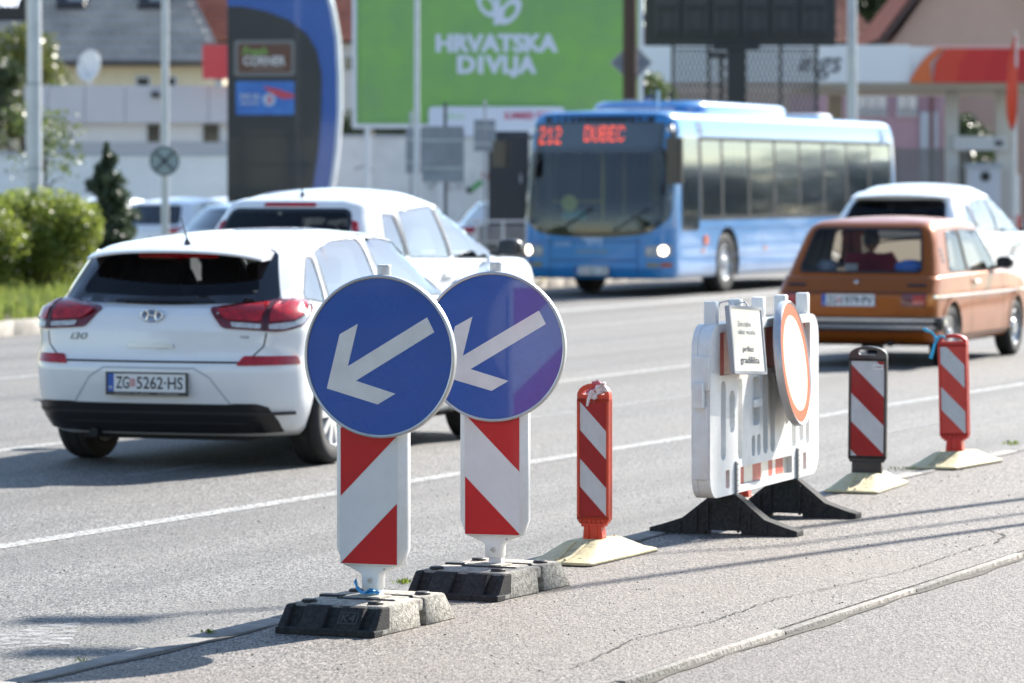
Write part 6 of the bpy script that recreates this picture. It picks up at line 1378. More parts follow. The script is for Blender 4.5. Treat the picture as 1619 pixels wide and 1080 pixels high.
def limbs(mb, base, h, r0, n, spread, seed, rise=.6):
    rr = random.Random(seed); b = V(base); top = b + V((rr.uniform(-.05, .05) * h, rr.uniform(-.05, .05) * h, h)); mb.tube([b, b.lerp(top, .5) + V((rr.uniform(-.03, .03) * h, 0, 0)), top], [r0, r0 * .75, r0 * .4], 9)
    for k in range(n):
        f = rr.uniform(.35, .95); p = b.lerp(top, f); a = 6.283 * k / n + rr.uniform(-.4, .4); l = spread * rr.uniform(.5, 1); e = p + V((cos(a) * l, sin(a) * l, l * rise)); mb.tube([p, p.lerp(e, .5) + V((0, 0, .1 * l)), e], [r0 * .35, r0 * .22, r0 * .08], 6)
hole = lambda thr, k, ph: (lambda Q, r: (np.sin(Q[:, 0] * k + ph) * np.sin(Q[:, 1] * k + 1.3 * ph) * np.sin(Q[:, 2] * k + 2.1 * ph) + .25 * r.normal(size=len(Q))) > thr)
shrub_leaf = leafmat('shrub leaf', (.08, .118, .018), (.24, .275, .055), .42)
def shrub(label, c, rx, ry, h, n, seed, leafm=None, size=.035, cat='shrub', name='shrub', group=None):
    t = thing(name, label, cat, c, 0, group); mb = MB(); rr = random.Random(seed)
    for k in range(9): a = rr.uniform(0, 6.28); e = (cos(a) * rx * .55, sin(a) * ry * .55, h * .7); mb.tube([(cos(a) * .08, sin(a) * .08, 0), (e[0] * .5, e[1] * .5, h * .4), e], [.035, .025, .01], 6)
    mb.build('stem', bark, t)
    parts = [leaves((0, 0, h * .55), (rx, ry, h * .47), int(n * .6), size, seed, hole(-.22, 5, seed))]
    for k in range(7): a = rr.uniform(0, 6.28); parts.append(leaves((cos(a) * rx * .6, sin(a) * ry * .6, h * rr.uniform(.5, .8)), (rx * .42, ry * .42, h * .24), int(n * .06), size, seed + k + 1))
    leafmesh('foliage', parts, leafm or shrub_leaf, t); return t
s0 = far_path(12.2)
p = A(58, 500, 54.5); shrub('big rounded light green shrub on the verge at the left edge', (p.x, p.y, .13), 1.0, .9, 1.48, 24000, 5)
p = A(-50, 500, 53.4); shrub('broad light green shrub cut by the left frame edge', (p.x, p.y, .13), .85, .8, 1.45, 14000, 8)
con_leaf = leafmat('conifer needles', (.03, .05, .025), (.09, .12, .065), .25)
def conifer(label, c, h, r, n, seed):
    t = thing('conifer_tree', label, 'tree', c); mb = MB(); mb.tube([(0, 0, 0), (0, 0, h * .9)], [.06, .015], 8); mb.build('trunk', bark, t); parts = []; rr = random.Random(seed)
    for k in range(26):
        f = (k + .5) / 26; z = h * (.06 + .9 * f); rad = r * (1 - f) ** .6 * rr.uniform(.6, 1.3); a = rr.uniform(0, 6.28); parts.append(leaves((cos(a) * rad * .35, sin(a) * rad * .35, z), (rad * .75, rad * .75, h * .06), int(n / 26 * (1.3 - f)), .045, seed + k))
    leafmesh('crown', parts, con_leaf, t); return t
p = A(170, 400, 61); conifer('slender dark conifer between the shrub and the parked white car', (p.x, p.y, .13), 2.25, .60, 16000, 4)
def tree(label, c, h, crown, n, seed, leafm, size=.05, tr=.16, gaps=-.12, group=None, name='leafy_tree', rise=.6):
    t = thing(name, label, 'tree', c, 0, group); mb = MB(); limbs(mb, (0, 0, 0), h * .75, tr, 9, crown * .8, seed, rise); mb.build('trunk', bark, t); rr = random.Random(seed); parts = []
    for k in range(14):
        a = rr.uniform(0, 6.28); d = crown * rr.uniform(.1, .75); z = h * rr.uniform(.5, .9); s = crown * rr.uniform(.3, .5); parts.append(leaves((cos(a) * d, sin(a) * d, z), (s, s, s * .75), n // 14, size, seed * 31 + k, hole(gaps, 4, k)))
    leafmesh('crown', parts, leafm, t); return t
mid_leaf = leafmat('tree leaf', (.05, .085, .02), (.15, .18, .05), .3); dark_leaf = leafmat('dark tree leaf', (.02, .035, .015), (.07, .10, .035), .2)
p = A(66, 400, 60); tree('thin young tree with sparse leaves behind the tall light pole', (p.x, p.y, .13), 3.1, .75, 1500, 6, mid_leaf, .04, .035, -.05, name='young_tree')
p = A(40, 400, 112); tree('broad yellow green tree behind the grey station shop', (p.x, p.y, 0), 6.6, 2.1, 9000, 7, leafmat('yellow tree leaf', (.06, .085, .018), (.16, .17, .045), .3), .10, .2)
p = A(-25, 400, 108); tree('dark tree at the left edge behind the grey station shop', (p.x, p.y, 0), 5.6, 1.6, 7000, 9, dark_leaf, .10, .2)
p = A(1390, 400, 150); tree('dark tree top between the two gabled roofs on the right', (p.x, p.y, 0), 11.5, 2.6, 9000, 10, dark_leaf, .13, .3)
p = A(1020, 400, 84); tree('small tree beside the brown pole above the bus roof', (p.x + .1, p.y + 5, 0), 4.6, .7, 3500, 11, mid_leaf, .06, .08)
p = A(1370 + 170, 400, 106); tree('dark round bush tree under the station canopy', (p.x, p.y, 0), 4.1, 1.0, 4000, 12, dark_leaf, .08, .1)
for k, px in enumerate((560, 612, 668)):
    p = A(px, 400, 104); shrub(('dark hedge bush above the pale wall right of the station totem', 'dark hedge bush above the pale wall left of the grey sign backs', 'dark hedge bush behind the grey sign backs')[k], (p.x, p.y, 1.9), .62, .6, 1.75, 3000, 30 + k, dark_leaf, .07, group='hedge bushes behind the pale wall', name='hedge_bush', cat='bush')

# ------------------------------------------------------------------ poles and sign backs along the far side
pole_w = M('pale grey pole paint', (.58, .60, .62), .4, metal=.2, var=.15, vscale=3)
galv = M('galvanised steel', (.42, .45, .48), .5, metal=.5, var=.25, vscale=6)
pale_back = M('grey sign back', (.23, .25, .285), .5, metal=.3, var=.2, vscale=4)
charcoal = M('charcoal cladding', (.035, .038, .044), .5, var=.2, vscale=3)
def pole(name, label, px, Y, r, h, m, cat='pole', group=None, extra=None, z0=.03, base=True):
    p = A(px, 400, Y); t = thing(name, label, cat, (p.x, Y, z0), 0, group); mb = MB(); mb.tube([(0, 0, 0), (0, 0, h)], [r, r * .8], 16); mb.build('pole', m, t)
    if base: mb = MB(); mb.lathe([(r * 1.9, 0), (r * 1.9, .03), (r * 1.15, .05), (r * 1.1, .35), (r, .36)], 16); mb.build('base_plate', m, t)
    return t
t = pole('light_pole', 'thick pale light pole at the left, beside the black price board', 54, 59, .122, 7, pole_w, group='tall poles on the far side')
mb = MB(); mb.box((.0, -.118, 1.5), (.11, .02, .4)); mb.build('access_door', galv, t); mb = MB()
for z in (1.9, 3.2): mb.lathe([(.112, z), (.118, z), (.118, z + .05), (.112, z + .05)], 16)
mb.build('clamp', galv, t)
t = pole('sign_pole', 'pale pole carrying the crossed round sign, left of the station totem', 261, 58, .062, 7, pole_w, group='tall poles on the far side')
p = A(261, 244, 58); mb = MB(); mb.lathe([(.001, 0), (.22, 0), (.225, .01), (.22, .02), (.001, .02)], 40, 'y', X=Matrix.Translation((0, -.09, p.z - .13))); d = mb.build('round_plate', M('blue grey sign back', (.30, .38, .40), .5, metal=.2), t)
mb = MB(); X = Matrix.Translation((0, -.105, p.z - .13))
for a in (45, -45): mb.box((0, 0, 0), (.40, .012, .05), X=X @ Matrix.Rotation(radians(a), 4, 'Y'))
mb.build('cross_bar', M('dark grey bar', (.14, .16, .18), .5), d); mb = MB(); mb.lathe([(.19, -.004), (.225, -.004), (.225, .004), (.19, .004)], 40, 'y', X=Matrix.Translation((0, -.095, p.z - .13))); mb.build('ring', M('dark grey bar', (.14, .16, .18)), d)
pole('light_pole', 'slim pale pole in front of the left half of the green billboard', 659, 63, .05, 8, pole_w, group='tall poles on the far side')
pole('light_pole', 'pale light pole rising behind the rear of the bus', 1347, 84, .12, 8.5, pole_w, group='tall poles on the far side')
t = pole('utility_pole', 'brown wooden utility pole on a concrete foot at the billboard\'s right edge', 996, 72.3, .145, 9, M('brown wood pole', (.10, .058, .038), .8, var=.4, vscale=5, stretch=(3, 3, .3)), base=False)
mb = MB(); mb.box((0, .0, 1.5), (.32, .33, 3.55)); mb.build('concrete_foot', M('grey concrete', (.32, .31, .30), .85, var=.3, vscale=4), t, bevel=.02)
p = A(998, 99, 72.6)
t = thing('diamond_sign', 'back of a grey diamond sign fixed behind the brown pole', 'road sign', (p.x, 72.62, p.z)); mb = MB(); mb.box((0, 0, 0), (.56, .012, .56), X=Matrix.Rotation(radians(45), 4, 'Y')); mb.build('plate', pale_back, t, bevel=.004); mb = MB(); mb.box((0, -.02, .12), (.5, .02, .03)); mb.box((0, -.02, -.12), (.5, .02, .03)); mb.build('rail', galv, t)
mb = MB(); plate(mb, [(0, .405), (-.405, 0), (0, -.405), (.405, 0)], [[(0, .385), (-.385, 0), (0, -.385), (.385, 0)]], -.012, .012, 'y'); mb.build('rim', M('cream edge', (.6, .58, .5), .5), t, 0)
def signback(label, px, Y, plates, pr_=.03, h=3.0, m=galv):
    p = A(px, 400, Y); t = thing('traffic_sign', label, 'road sign', (p.x, Y, .03), radians(-18), 'grey sign backs beside the billboard'); mb = MB(); mb.tube([(0, .0, 0), (0, 0, h)], pr_, 12); mb.build('pole', m, t)
    for x0, x1, y0, y1 in plates:
        a, b = A(x0, y0, Y), A(x1, y1, Y); mb = MB(); mb.box((((a.x + b.x) / 2 - p.x), -.05, (a.z + b.z) / 2 - .13), (b.x - a.x, .02, a.z - b.z)); o = mb.build('plate', pale_back, t, bevel=.006)
        mb = MB()
        for f in (.25, .75): mb.box((((a.x + b.x) / 2 - p.x), -.068, a.z - .13 + (b.z - a.z) * f), ((b.x - a.x) * .96, .018, .035))
        mb.build('rail', galv, o)
    return t
signback('wide grey sign back on a dark thin post, left of the bus', 704, 62, [(667, 737, 190, 278)], .028, 3.0, M('dark post', (.08, .085, .09), .5))
signback('narrow grey sign back half hidden behind the wide one', 650, 64.5, [(643, 672, 193, 265)], .03, 2.9)
signback('small grey sign back on a pale post nearest the bus', 767, 65, [(750, 769, 180, 230), (770.5, 786, 180, 231)], .028, 3.1)
# dark cabinet on a low concrete wall by the bus
a, b = A(772, 208, 68), A(836, 356, 68); t = thing('cabinet', 'tall dark cabinet on a low grey wall just left of the bus', 'cabinet', ((a.x + b.x) / 2, 68, 0)); w = b.x - a.x
mb = MB(); mb.box((0, 0, (a.z + b.z) / 2), (w, .5, a.z - b.z)); o = mb.build('housing', charcoal, t, bevel=.01); mb = MB(); mb.box((.0, -.256, (a.z + b.z) / 2), (w * .86, .014, (a.z - b.z) * .9)); mb.build('door', M('dark door panel', (.025, .028, .034), .4), o, bevel=.004); mb = MB(); mb.box((w * .3, -.27, (a.z + b.z) / 2), (.03, .03, .16)); mb.build('handle', galv, o)
mb = MB(); mb.box((0, .05, b.z / 2), (w + .35, .7, b.z)); mb.build('plinth', M('grey concrete', (.32, .31, .30)), t, bevel=.02)
t = thing('low_wall', 'low rough grey wall at the bus\'s left side', 'wall', (A(795, 400, 66).x, 66, .13)); mb = MB(); mb.box((0, 0, .25), (1.3, .25, .62)); mb.build('wall', M('rough grey wall', (.26, .245, .235), .9, var=.4, vscale=7, bump=.5, bscale=30), t, bevel=.02); mb = MB(); mb.box((0, 0, .575), (1.36, .31, .05)); mb.build('coping', M('grey concrete', (.32, .31, .30)), t, bevel=.01)
for k in range(3): mb = MB(); mb.tube([(-.45 + .45 * k, 0, .6), (-.45 + .45 * k, 0, .98)], .022, 8); mb.build('railing_post', pole_w, t)
mb = MB(); mb.tube([(-.6, 0, .95), (.6, 0, .95)], .02, 8); mb.build('rail', pole_w, t)
gr = random.Random(2)
o = grass('grass', 1200, 0, 1, lambda r: (A(800, 400, 63.5).x + (r.random() - .5) * 1.3, 63.5 + r.random() * .9), 8, leafmat('dry grass blade', (.20, .20, .05), (.36, .32, .12), .4), (.06, .2))

# ------------------------------------------------------------------ filling station totem
def totem():
    Y = 66.0; a, b = A(361, 315, Y), A(541, 315, Y); w = b.x - a.x; t = thing('station_totem', 'tall charcoal filling station totem with a curved blue and white edge', 'totem', ((a.x + b.x) / 2, Y, .13), radians(-4))
    def P(px, py): q = A(px, py, Y); return (q.x - (a.x + b.x) / 2, q.z - .13)
    right = [P(521, 330), P(530, 290), P(537, 240), P(541, 180), P(541, 120), P(538, 60), P(531, 20), P(518, -30), P(500, -75), P(470, -130), P(430, -170)]
    zb = 0.0; outl = [(P(361, 300)[0], zb), (P(510, 300)[0], zb)] + right + [(P(361, 0)[0], P(0, -170)[1])]
    mb = MB(); plate(mb, outl, [], -.15, .15, 'y'); mb.build('white_edge', M('white totem edge', (.72, .74, .78), .3, coat=.5), t, 50)
    inner = [(x - .07, z) for x, z in [(P(510, 300)[0], zb)] + right]; blue = [(P(361, 300)[0], zb + .02)] + inner + [(P(361, 0)[0], P(0, -168)[1])]
    mb = MB(); plate(mb, blue, [], -.168, .168, 'y'); mb.build('blue_arc', M('deep blue panel', (.014, .095, .38), .25, coat=.6), t, 50)
    dk = [(P(361.5, 300)[0], zb + .05), (P(488, 300)[0], zb + .05), P(496, 300), P(505, 240), P(510, 180), P(511, 120), P(503, 80), P(488, 55), P(460, 33), P(425, 19), P(385, 11), P(361.5, 10)]
    mb = MB(); plate(mb, dk, [], -.186, .186, 'y'); body = mb.build('dark_panel', M('charcoal gloss panel', (.022, .025, .031), .35, coat=.2, var=.2, vscale=1.5), t, 50)
    def box(name, x0, x1, y0, y1, m, r, d, par, off):
        p0, p1 = P(x0, y1), P(x1, y0); mb = MB(); mb.prism(rrect((p0[0] + p1[0]) / 2, (p0[1] + p1[1]) / 2, p1[0] - p0[0], p1[1] - p0[1], r, 5), -off, -off - d, 'y'); return mb.build(name, m, par, 40)
    fr = box('sign_frame', 372, 469, 64, 121, M('grey brown sign frame', (.17, .165, .17), .4, metal=.3), .06, .03, body, .186)
    bx_ = box('brown_sign', 379, 463, 70, 115, M('dark brown sign', (.12, .045, .028), .35, coat=.3), .04, .03, fr, .196)
    def txt(s, x0, x1, y0, y1, m, off, par, bold=.01, shear=0):
        p0, p1 = P(x0, y1), P(x1, y0); vs, fs = text_fit(s, p1[0] - p0[0], p1[1] - p0[1], bold, shear); mb = MB(); mb.add([(p[0] + (p0[0] + p1[0]) / 2, -off, p[1] + (p0[1] + p1[1]) / 2) for p in vs], fs); mb.build('letters', m, par, 0, recalc=False)
    txt('Fresh', 386, 425, 75, 88, M('green lettering', (.20, .42, .08), .5), .229, bx_, .02, .15); txt('CORNER', 387, 454, 89, 104, M('pale lettering', (.62, .61, .60), .5), .229, bx_, .03)
    mb = MB(); q0, q1 = P(400, 108), P(450, 108); mb.box(((q0[0] + q1[0]) / 2, -.2275, q0[1]), (q1[0] - q0[0], .003, .025)); mb.build('underline', M('dim lettering', (.25, .2, .18), .5), bx_, 0)
    ad = box('advert_screen', 375, 468, 129, 182, M('bright blue advert', (.045, .22, .62), .3, coat=.5, var=.5, vscale=1.5, col2=(.02, .10, .42)), .03, .03, body, .186)
    txt('SVE ZA', 382, 414, 149, 157, M('pale lettering', (.62, .61, .60)), .2175, ad, .02); txt('VAŠ AUTO', 382, 412, 159, 166, M('pale lettering', (.62, .61, .60)), .2175, ad, .02)
    mb = MB(); plate(mb, [P(418, 137), P(440, 141), P(468, 150), P(466, 156), P(450, 157), P(432, 149)], [], -.2162, -.2185, 'y'); mb.build('red_sweep', M('red advert paint', (.58, .06, .09), .4), ad, 0)
    mb = MB(); c = P(428, 158); mb.lathe([(.0, -.0015), (.11, -.0015), (.11, .001), (.0, .001)], 20, 'y', X=Matrix.Translation((c[0], -.2172, c[1]))); mb.build('round_emblem', M('pale blue emblem', (.45, .55, .68), .4), ad, 0); txt('3', 423, 433, 152, 164, M('red advert paint', (.58, .06, .09)), .2195, ad, .03)
    mb = MB()
    for py in (215, 260): q0, q1 = P(361, py), P(500, py); mb.box(((q0[0] + q1[0]) / 2, -.187, q0[1]), (q1[0] - q0[0], .004, .012))
    mb.build('panel_joint', M('dark joint', (.015, .016, .018), .6), body, 0)
totem()
a, b = A(-60, -60, 61.5), A(42, 33, 61.5); t = thing('price_board', 'black electronic board with white digits cut by the top left corner', 'board', ((a.x + b.x) / 2, 61.5, (a.z + b.z) / 2)); mb = MB(); mb.box((0, 0, 0), (b.x - a.x, .2, a.z - b.z)); o = mb.build('housing', M('black board', (.012, .012, .014), .4), t, bevel=.015); vs, fs = text_fit('EUR /007', .74, .17, .03); mb = MB(); mb.add([(p[0] + (b.x - a.x) / 2 - .45, -.103, p[1] - (a.z - b.z) / 2 + .30) for p in vs], fs); mb.build('digits', M('lit white digits', (.85, .88, 1), .5, emit=.8), o, 0, recalc=False)
mb = MB(); mb.box((-.45, .05, -1.7), (.12, .12, 4.2)); mb.build('post', charcoal, t)

# ------------------------------------------------------------------ billboard
def billboard():
    Y = 74.5; a, b = A(557, 203, Y), A(1017, -30, Y); w, h = b.x - a.x, b.z - a.z; t = thing('billboard', 'large green billboard reading HRVATSKA DIVLJA above a white strip', 'billboard', ((a.x + b.x) / 2, Y, a.z))
    mb = MB(); mb.box((0, 0, h / 2), (w - .16, .10, h - .16)); face = mb.build('green_poster', M('green poster print', (.23, .47, .10), .5, var=.55, vscale=1.1, col2=(.20, .37, .13)), t, 0)
    mb = MB(); plate(mb, rrect(0, h / 2, w, h, .03, 2), [rrect(0, h / 2, w - .17, h - .17, .01, 2)], -.09, .09, 'y'); mb.build('frame', M('white billboard frame', (.68, .69, .70), .4), t, bevel=.008)
    def P(px, py): q = A(px, py, Y); return (q.x - (a.x + b.x) / 2, q.z - a.z)
    wm = M('white poster print', (.66, .70, .78), .5)
    def txt(s, x0, x1, y0, y1, m, off=.0525, bold=.02):
        p0, p1 = P(x0, y1), P(x1, y0); vs, fs = text_fit(s, p1[0] - p0[0], p1[1] - p0[1], bold); mb = MB(); [mb.add([(p[0] * .985 + (p0[0] + p1[0]) / 2 + e[0], -off - .0004 * i_, p[1] * .96 + (p0[1] + p1[1]) / 2 + e[1]) for p in vs], fs) for i_, e in enumerate(((0, 0), (.018, .006), (-.018, -.006), (.012, -.01), (-.012, .01)))]; mb.build('letters', m, face, 0, recalc=False)
    txt('HRVATSKA', 689, 882, 54, 83, wm)
    for s, x0, x1, y0, y1 in (('D', 724, 751, 88, 116.5), ('I', 757, 763, 88, 116.5), ('V', 768, 795, 88, 116.5), ('L', 796, 812, 88, 116.5), ('J', 808, 818, 88, 122.5), ('A', 820, 847, 88, 116.5)): txt(s, x0, x1, y0, y1, wm)
    # twin leaf emblem, cut by the top of the picture
    mb = MB()
    def leafring(c, r1, r2, ang, wd):
        pts = [(c[0] + r1 * cos(k) * cos(ang) - r2 * sin(k) * sin(ang), c[1] + r1 * cos(k) * sin(ang) + r2 * sin(k) * cos(ang)) for k in np.linspace(0, 2 * pi, 28, endpoint=False)]
        inn = [(c[0] + (p[0] - c[0]) * wd, c[1] + (p[1] - c[1]) * wd) for p in pts]; vs, fs = cdt(pts, [inn]); mb.add([(x, -.0525, z) for x, z in vs], fs)
    leafring(P(806, 18), .30, .17, radians(52), .52); leafring(P(770, 8), .27, .16, radians(125), .55); leafring(P(800, -22), .26, .15, radians(60), .5); leafring(P(765, -24), .26, .15, radians(120), .5)
    stem = [P(780, 40), P(793, 38), P(798, 20), P(790, 8), P(792, -20), P(784, -20), P(783, 10)]; vs, fs = cdt(stem); mb.add([(x, -.0535, z) for x, z in vs], fs); mb.build('leaf_emblem', wm, face, 0, recalc=False)
    mb = MB(); p0, p1 = P(678, 215), P(893, 169); mb.prism(rrect((p0[0] + p1[0]) / 2, (p0[1] + p1[1]) / 2, p1[0] - p0[0], p1[1] - p0[1], .08, 5), -.10, -.135, 'y'); st = mb.build('white_strip', wm, t, 40)
    p0, p1 = P(797, 189), P(872, 177); vs, fs = text_fit('SUMMER FEST', p1[0] - p0[0], p1[1] - p0[1], .03); mb = MB(); mb.add([(p[0] + (p0[0] + p1[0]) / 2, -.138, p[1] + (p0[1] + p1[1]) / 2) for p in vs], fs); mb.build('letters', M('crimson print', (.55, .03, .12), .5), st, 0, recalc=False)
    p0, p1 = P(700, 189), P(735, 177); vs, fs = text_fit('eko', p1[0] - p0[0], p1[1] - p0[1], .02); mb = MB(); mb.add([(p[0] + (p0[0] + p1[0]) / 2, -.138, p[1] + (p0[1] + p1[1]) / 2) for p in vs], fs); mb.build('letters', M('pale green print', (.45, .65, .45), .5), st, 0, recalc=False)
    for px in (581, 700, 830): x = P(px, 0)[0]; mb = MB(); mb.box((x, .0, -a.z / 2 + .05), (.10, .12, a.z)); mb.build('leg', M('white billboard frame', (.68, .69, .70)), t)
billboard()

# ------------------------------------------------------------------ buildings on the left
def wallbox(name, mats, parent, px0, px1, py0, py1, Y, depth, bevel=0):
    a, b = A(px0, py1, Y), A(px1, py0, Y); mb = MB(); mb.box(((a.x + b.x) / 2, Y + depth / 2, (a.z + b.z) / 2), (b.x - a.x, depth, b.z - a.z)); return mb.build(name, mats, parent, 0, bevel)
def localbox(t, name, m, px0, px1, py0, py1, Y, depth, bevel=0, par=None):
    o = wallbox(name, m, par or t, px0, px1, py0, py1, Y, depth, bevel)
    me = o.data; me.transform(Matrix.Translation(-V(t.location))); return o
white_wall = M('white rendered wall', (.80, .81, .82), .8, var=.12, vscale=1.2)
t = thing('boundary_wall', 'long white boundary wall behind the parked cars at the left', 'wall', (A(160, 300, 88).x, 88, 0))
localbox(t, 'wall', white_wall, -120, 362, 246, 420, 88, .3); localbox(t, 'coping', M('grey coping', (.40, .42, .46), .6), -122, 363, 240, 246, 87.95, .4)
t = thing('graffiti_wall', 'pale wall with faint green and dark graffiti between totem and bus', 'wall', (A(660, 300, 99).x, 99, 0))
localbox(t, 'wall', M('pale dirty wall', (.70, .71, .72), .85, var=.3, vscale=1.5, col2=(.56, .57, .58)), 520, 850, 218, 420, 99, .3); localbox(t, 'coping', M('grey coping', (.40, .42, .46)), 518, 852, 213, 218, 98.95, .4)
def scrawl(pts, w, m, par, Y):
    q = [A(x, y, Y) - V(par.location) for x, y in pts]; mb = MB(); vs = []
    for i, p in enumerate(q): d = (q[min(i + 1, len(q) - 1)] - q[max(i - 1, 0)]).normalized(); n_ = V((-d.z, 0, d.x)) * w / 2; vs += [p + n_, p - n_]
    mb.add(vs, [(2 * i, 2 * i + 1, 2 * i + 3, 2 * i + 2) for i in range(len(q) - 1)]); mb.build('graffiti', m, par, 0, recalc=False)
scrawl([(743, 302), (752, 294), (762, 287)], .13, M('green spray paint', (.10, .34, .12), .8), t, 98.98); scrawl([(738, 303), (744, 299)], .16, M('black spray paint', (.05, .05, .06), .8), t, 98.97); scrawl([(765, 272), (769, 284)], .14, M('red spray paint', (.40, .10, .08), .8), t, 98.98)
for k, pts in enumerate(([(672, 285), (680, 300), (690, 283), (684, 292)], [(700, 300), (703, 284), (712, 288), (706, 296), (715, 301)], [(722, 284), (724, 301), (732, 290)], [(560, 268), (575, 262), (590, 270)])): scrawl(pts, .06, M('faded grey spray', (.36, .36, .37), .8), t, 98.98)
# station shop
grey_panel = M('grey composite panel', (.46, .46, .50), .5, var=.06, vscale=.6); lower_grey = M('light grey render', (.62, .63, .65), .8, var=.1, vscale=1)
t = thing('station_shop', 'flat roofed grey station shop with panel cladding and two small windows', 'building', (A(200, 300, 96).x, 96, 0))
localbox(t, 'wall', lower_grey, 40, 372, 190, 420, 96.2, 9)
xs = [38, 76, 134, 198, 262, 330, 374]
for i in range(len(xs) - 1): localbox(t, 'panel', grey_panel, xs[i] + .5, xs[i + 1] - .5, 135, 194, 95.7, 9.6)
localbox(t, 'plinth', M('mid grey band', (.36, .38, .42), .7), 40, 372, 225, 247, 96.1, .2)
for x0, x1 in ((233, 253), (321, 346)):
    f = localbox(t, 'window', M('pale window frame', (.45, .46, .48), .5), x0 - 1.5, x1 + 1.5, 195, 227, 96.12, .12); localbox(t, 'pane', M('dark window pane', (.03, .033, .04), .08, coat=1), x0 + .5, x1 - .5, 197, 225, 96.1, .05, par=f)
for x, y in ((245, 150), (72, 191)): localbox(t, 'floodlight', charcoal, x - 7, x + 7, y - 5, y + 4, 95.4, .3, .03)
t = thing('red_sign_box', 'plain red sign box on the shop roof left of the totem', 'sign', (A(340, 98, 95).x, 95, 0)); localbox(t, 'box', M('red sign panel', (.52, .03, .045), .4, coat=.4), 320, 374, 70, 125, 95, .5, .02); localbox(t, 'bracket', galv, 340, 352, 125, 140, 95.2, .12)
# tiled houses: every visible tile course is built
def tile_roof(par, A0, A1, B0, B1, cols, rows, m, wname='roof', th=.05):
    """roof slope from eave A0-A1 to ridge B0-B1 with separate lapped courses of ribbed tiles"""
    A0, A1, B0, B1 = map(V, (A0, A1, B0, B1)); nrm = (A1 - A0).cross(B0 - A0).normalized()
    if nrm.z < 0: nrm = -nrm
    mb = MB(); mb.hexa([A0 - nrm * .12, A1 - nrm * .12, B1 - nrm * .12, B0 - nrm * .12], [A0, A1, B1, B0]); rf = mb.build(wname, M('roof underlay', (.06, .05, .05), .9), par, 0)
    for r in range(rows):
        f0, f1 = r / rows, (r + 1.12) / rows; l0, l1 = A0.lerp(B0, f0), A1.lerp(B1, f0); u0, u1 = A0.lerp(B0, min(1, f1)), A1.lerp(B1, min(1, f1)); vs = []; k = cols * 4
        for i in range(k + 1):
            c = i / k; w = .5 + .5 * cos(2 * pi * i / 4); a, b = l0.lerp(l1, c), u0.lerp(u1, c); vs += [a + nrm * (.02 - .0), a + nrm * (.055 + .045 * w), b + nrm * (.015 + .045 * w)]
        mb = MB(); fs = []
        for i in range(k): fs += [(3 * i, 3 * i + 3, 3 * i + 4, 3 * i + 1), (3 * i + 1, 3 * i + 4, 3 * i + 5, 3 * i + 2)]
        mb.add(vs, fs); mb.build('tile_course', m, rf, 0, recalc=False)
    return rf
grey_tile = M('weathered grey roof tile', (.47, .42, .37), .85, var=.5, vscale=.9, col2=(.28, .25, .23)); red_tile = M('red roof tile', (.52, .19, .12), .85, var=.35, vscale=1.2, col2=(.40, .14, .09))
yellow_wall = M('pale yellow render', (.74, .64, .44), .85, var=.12, vscale=1)
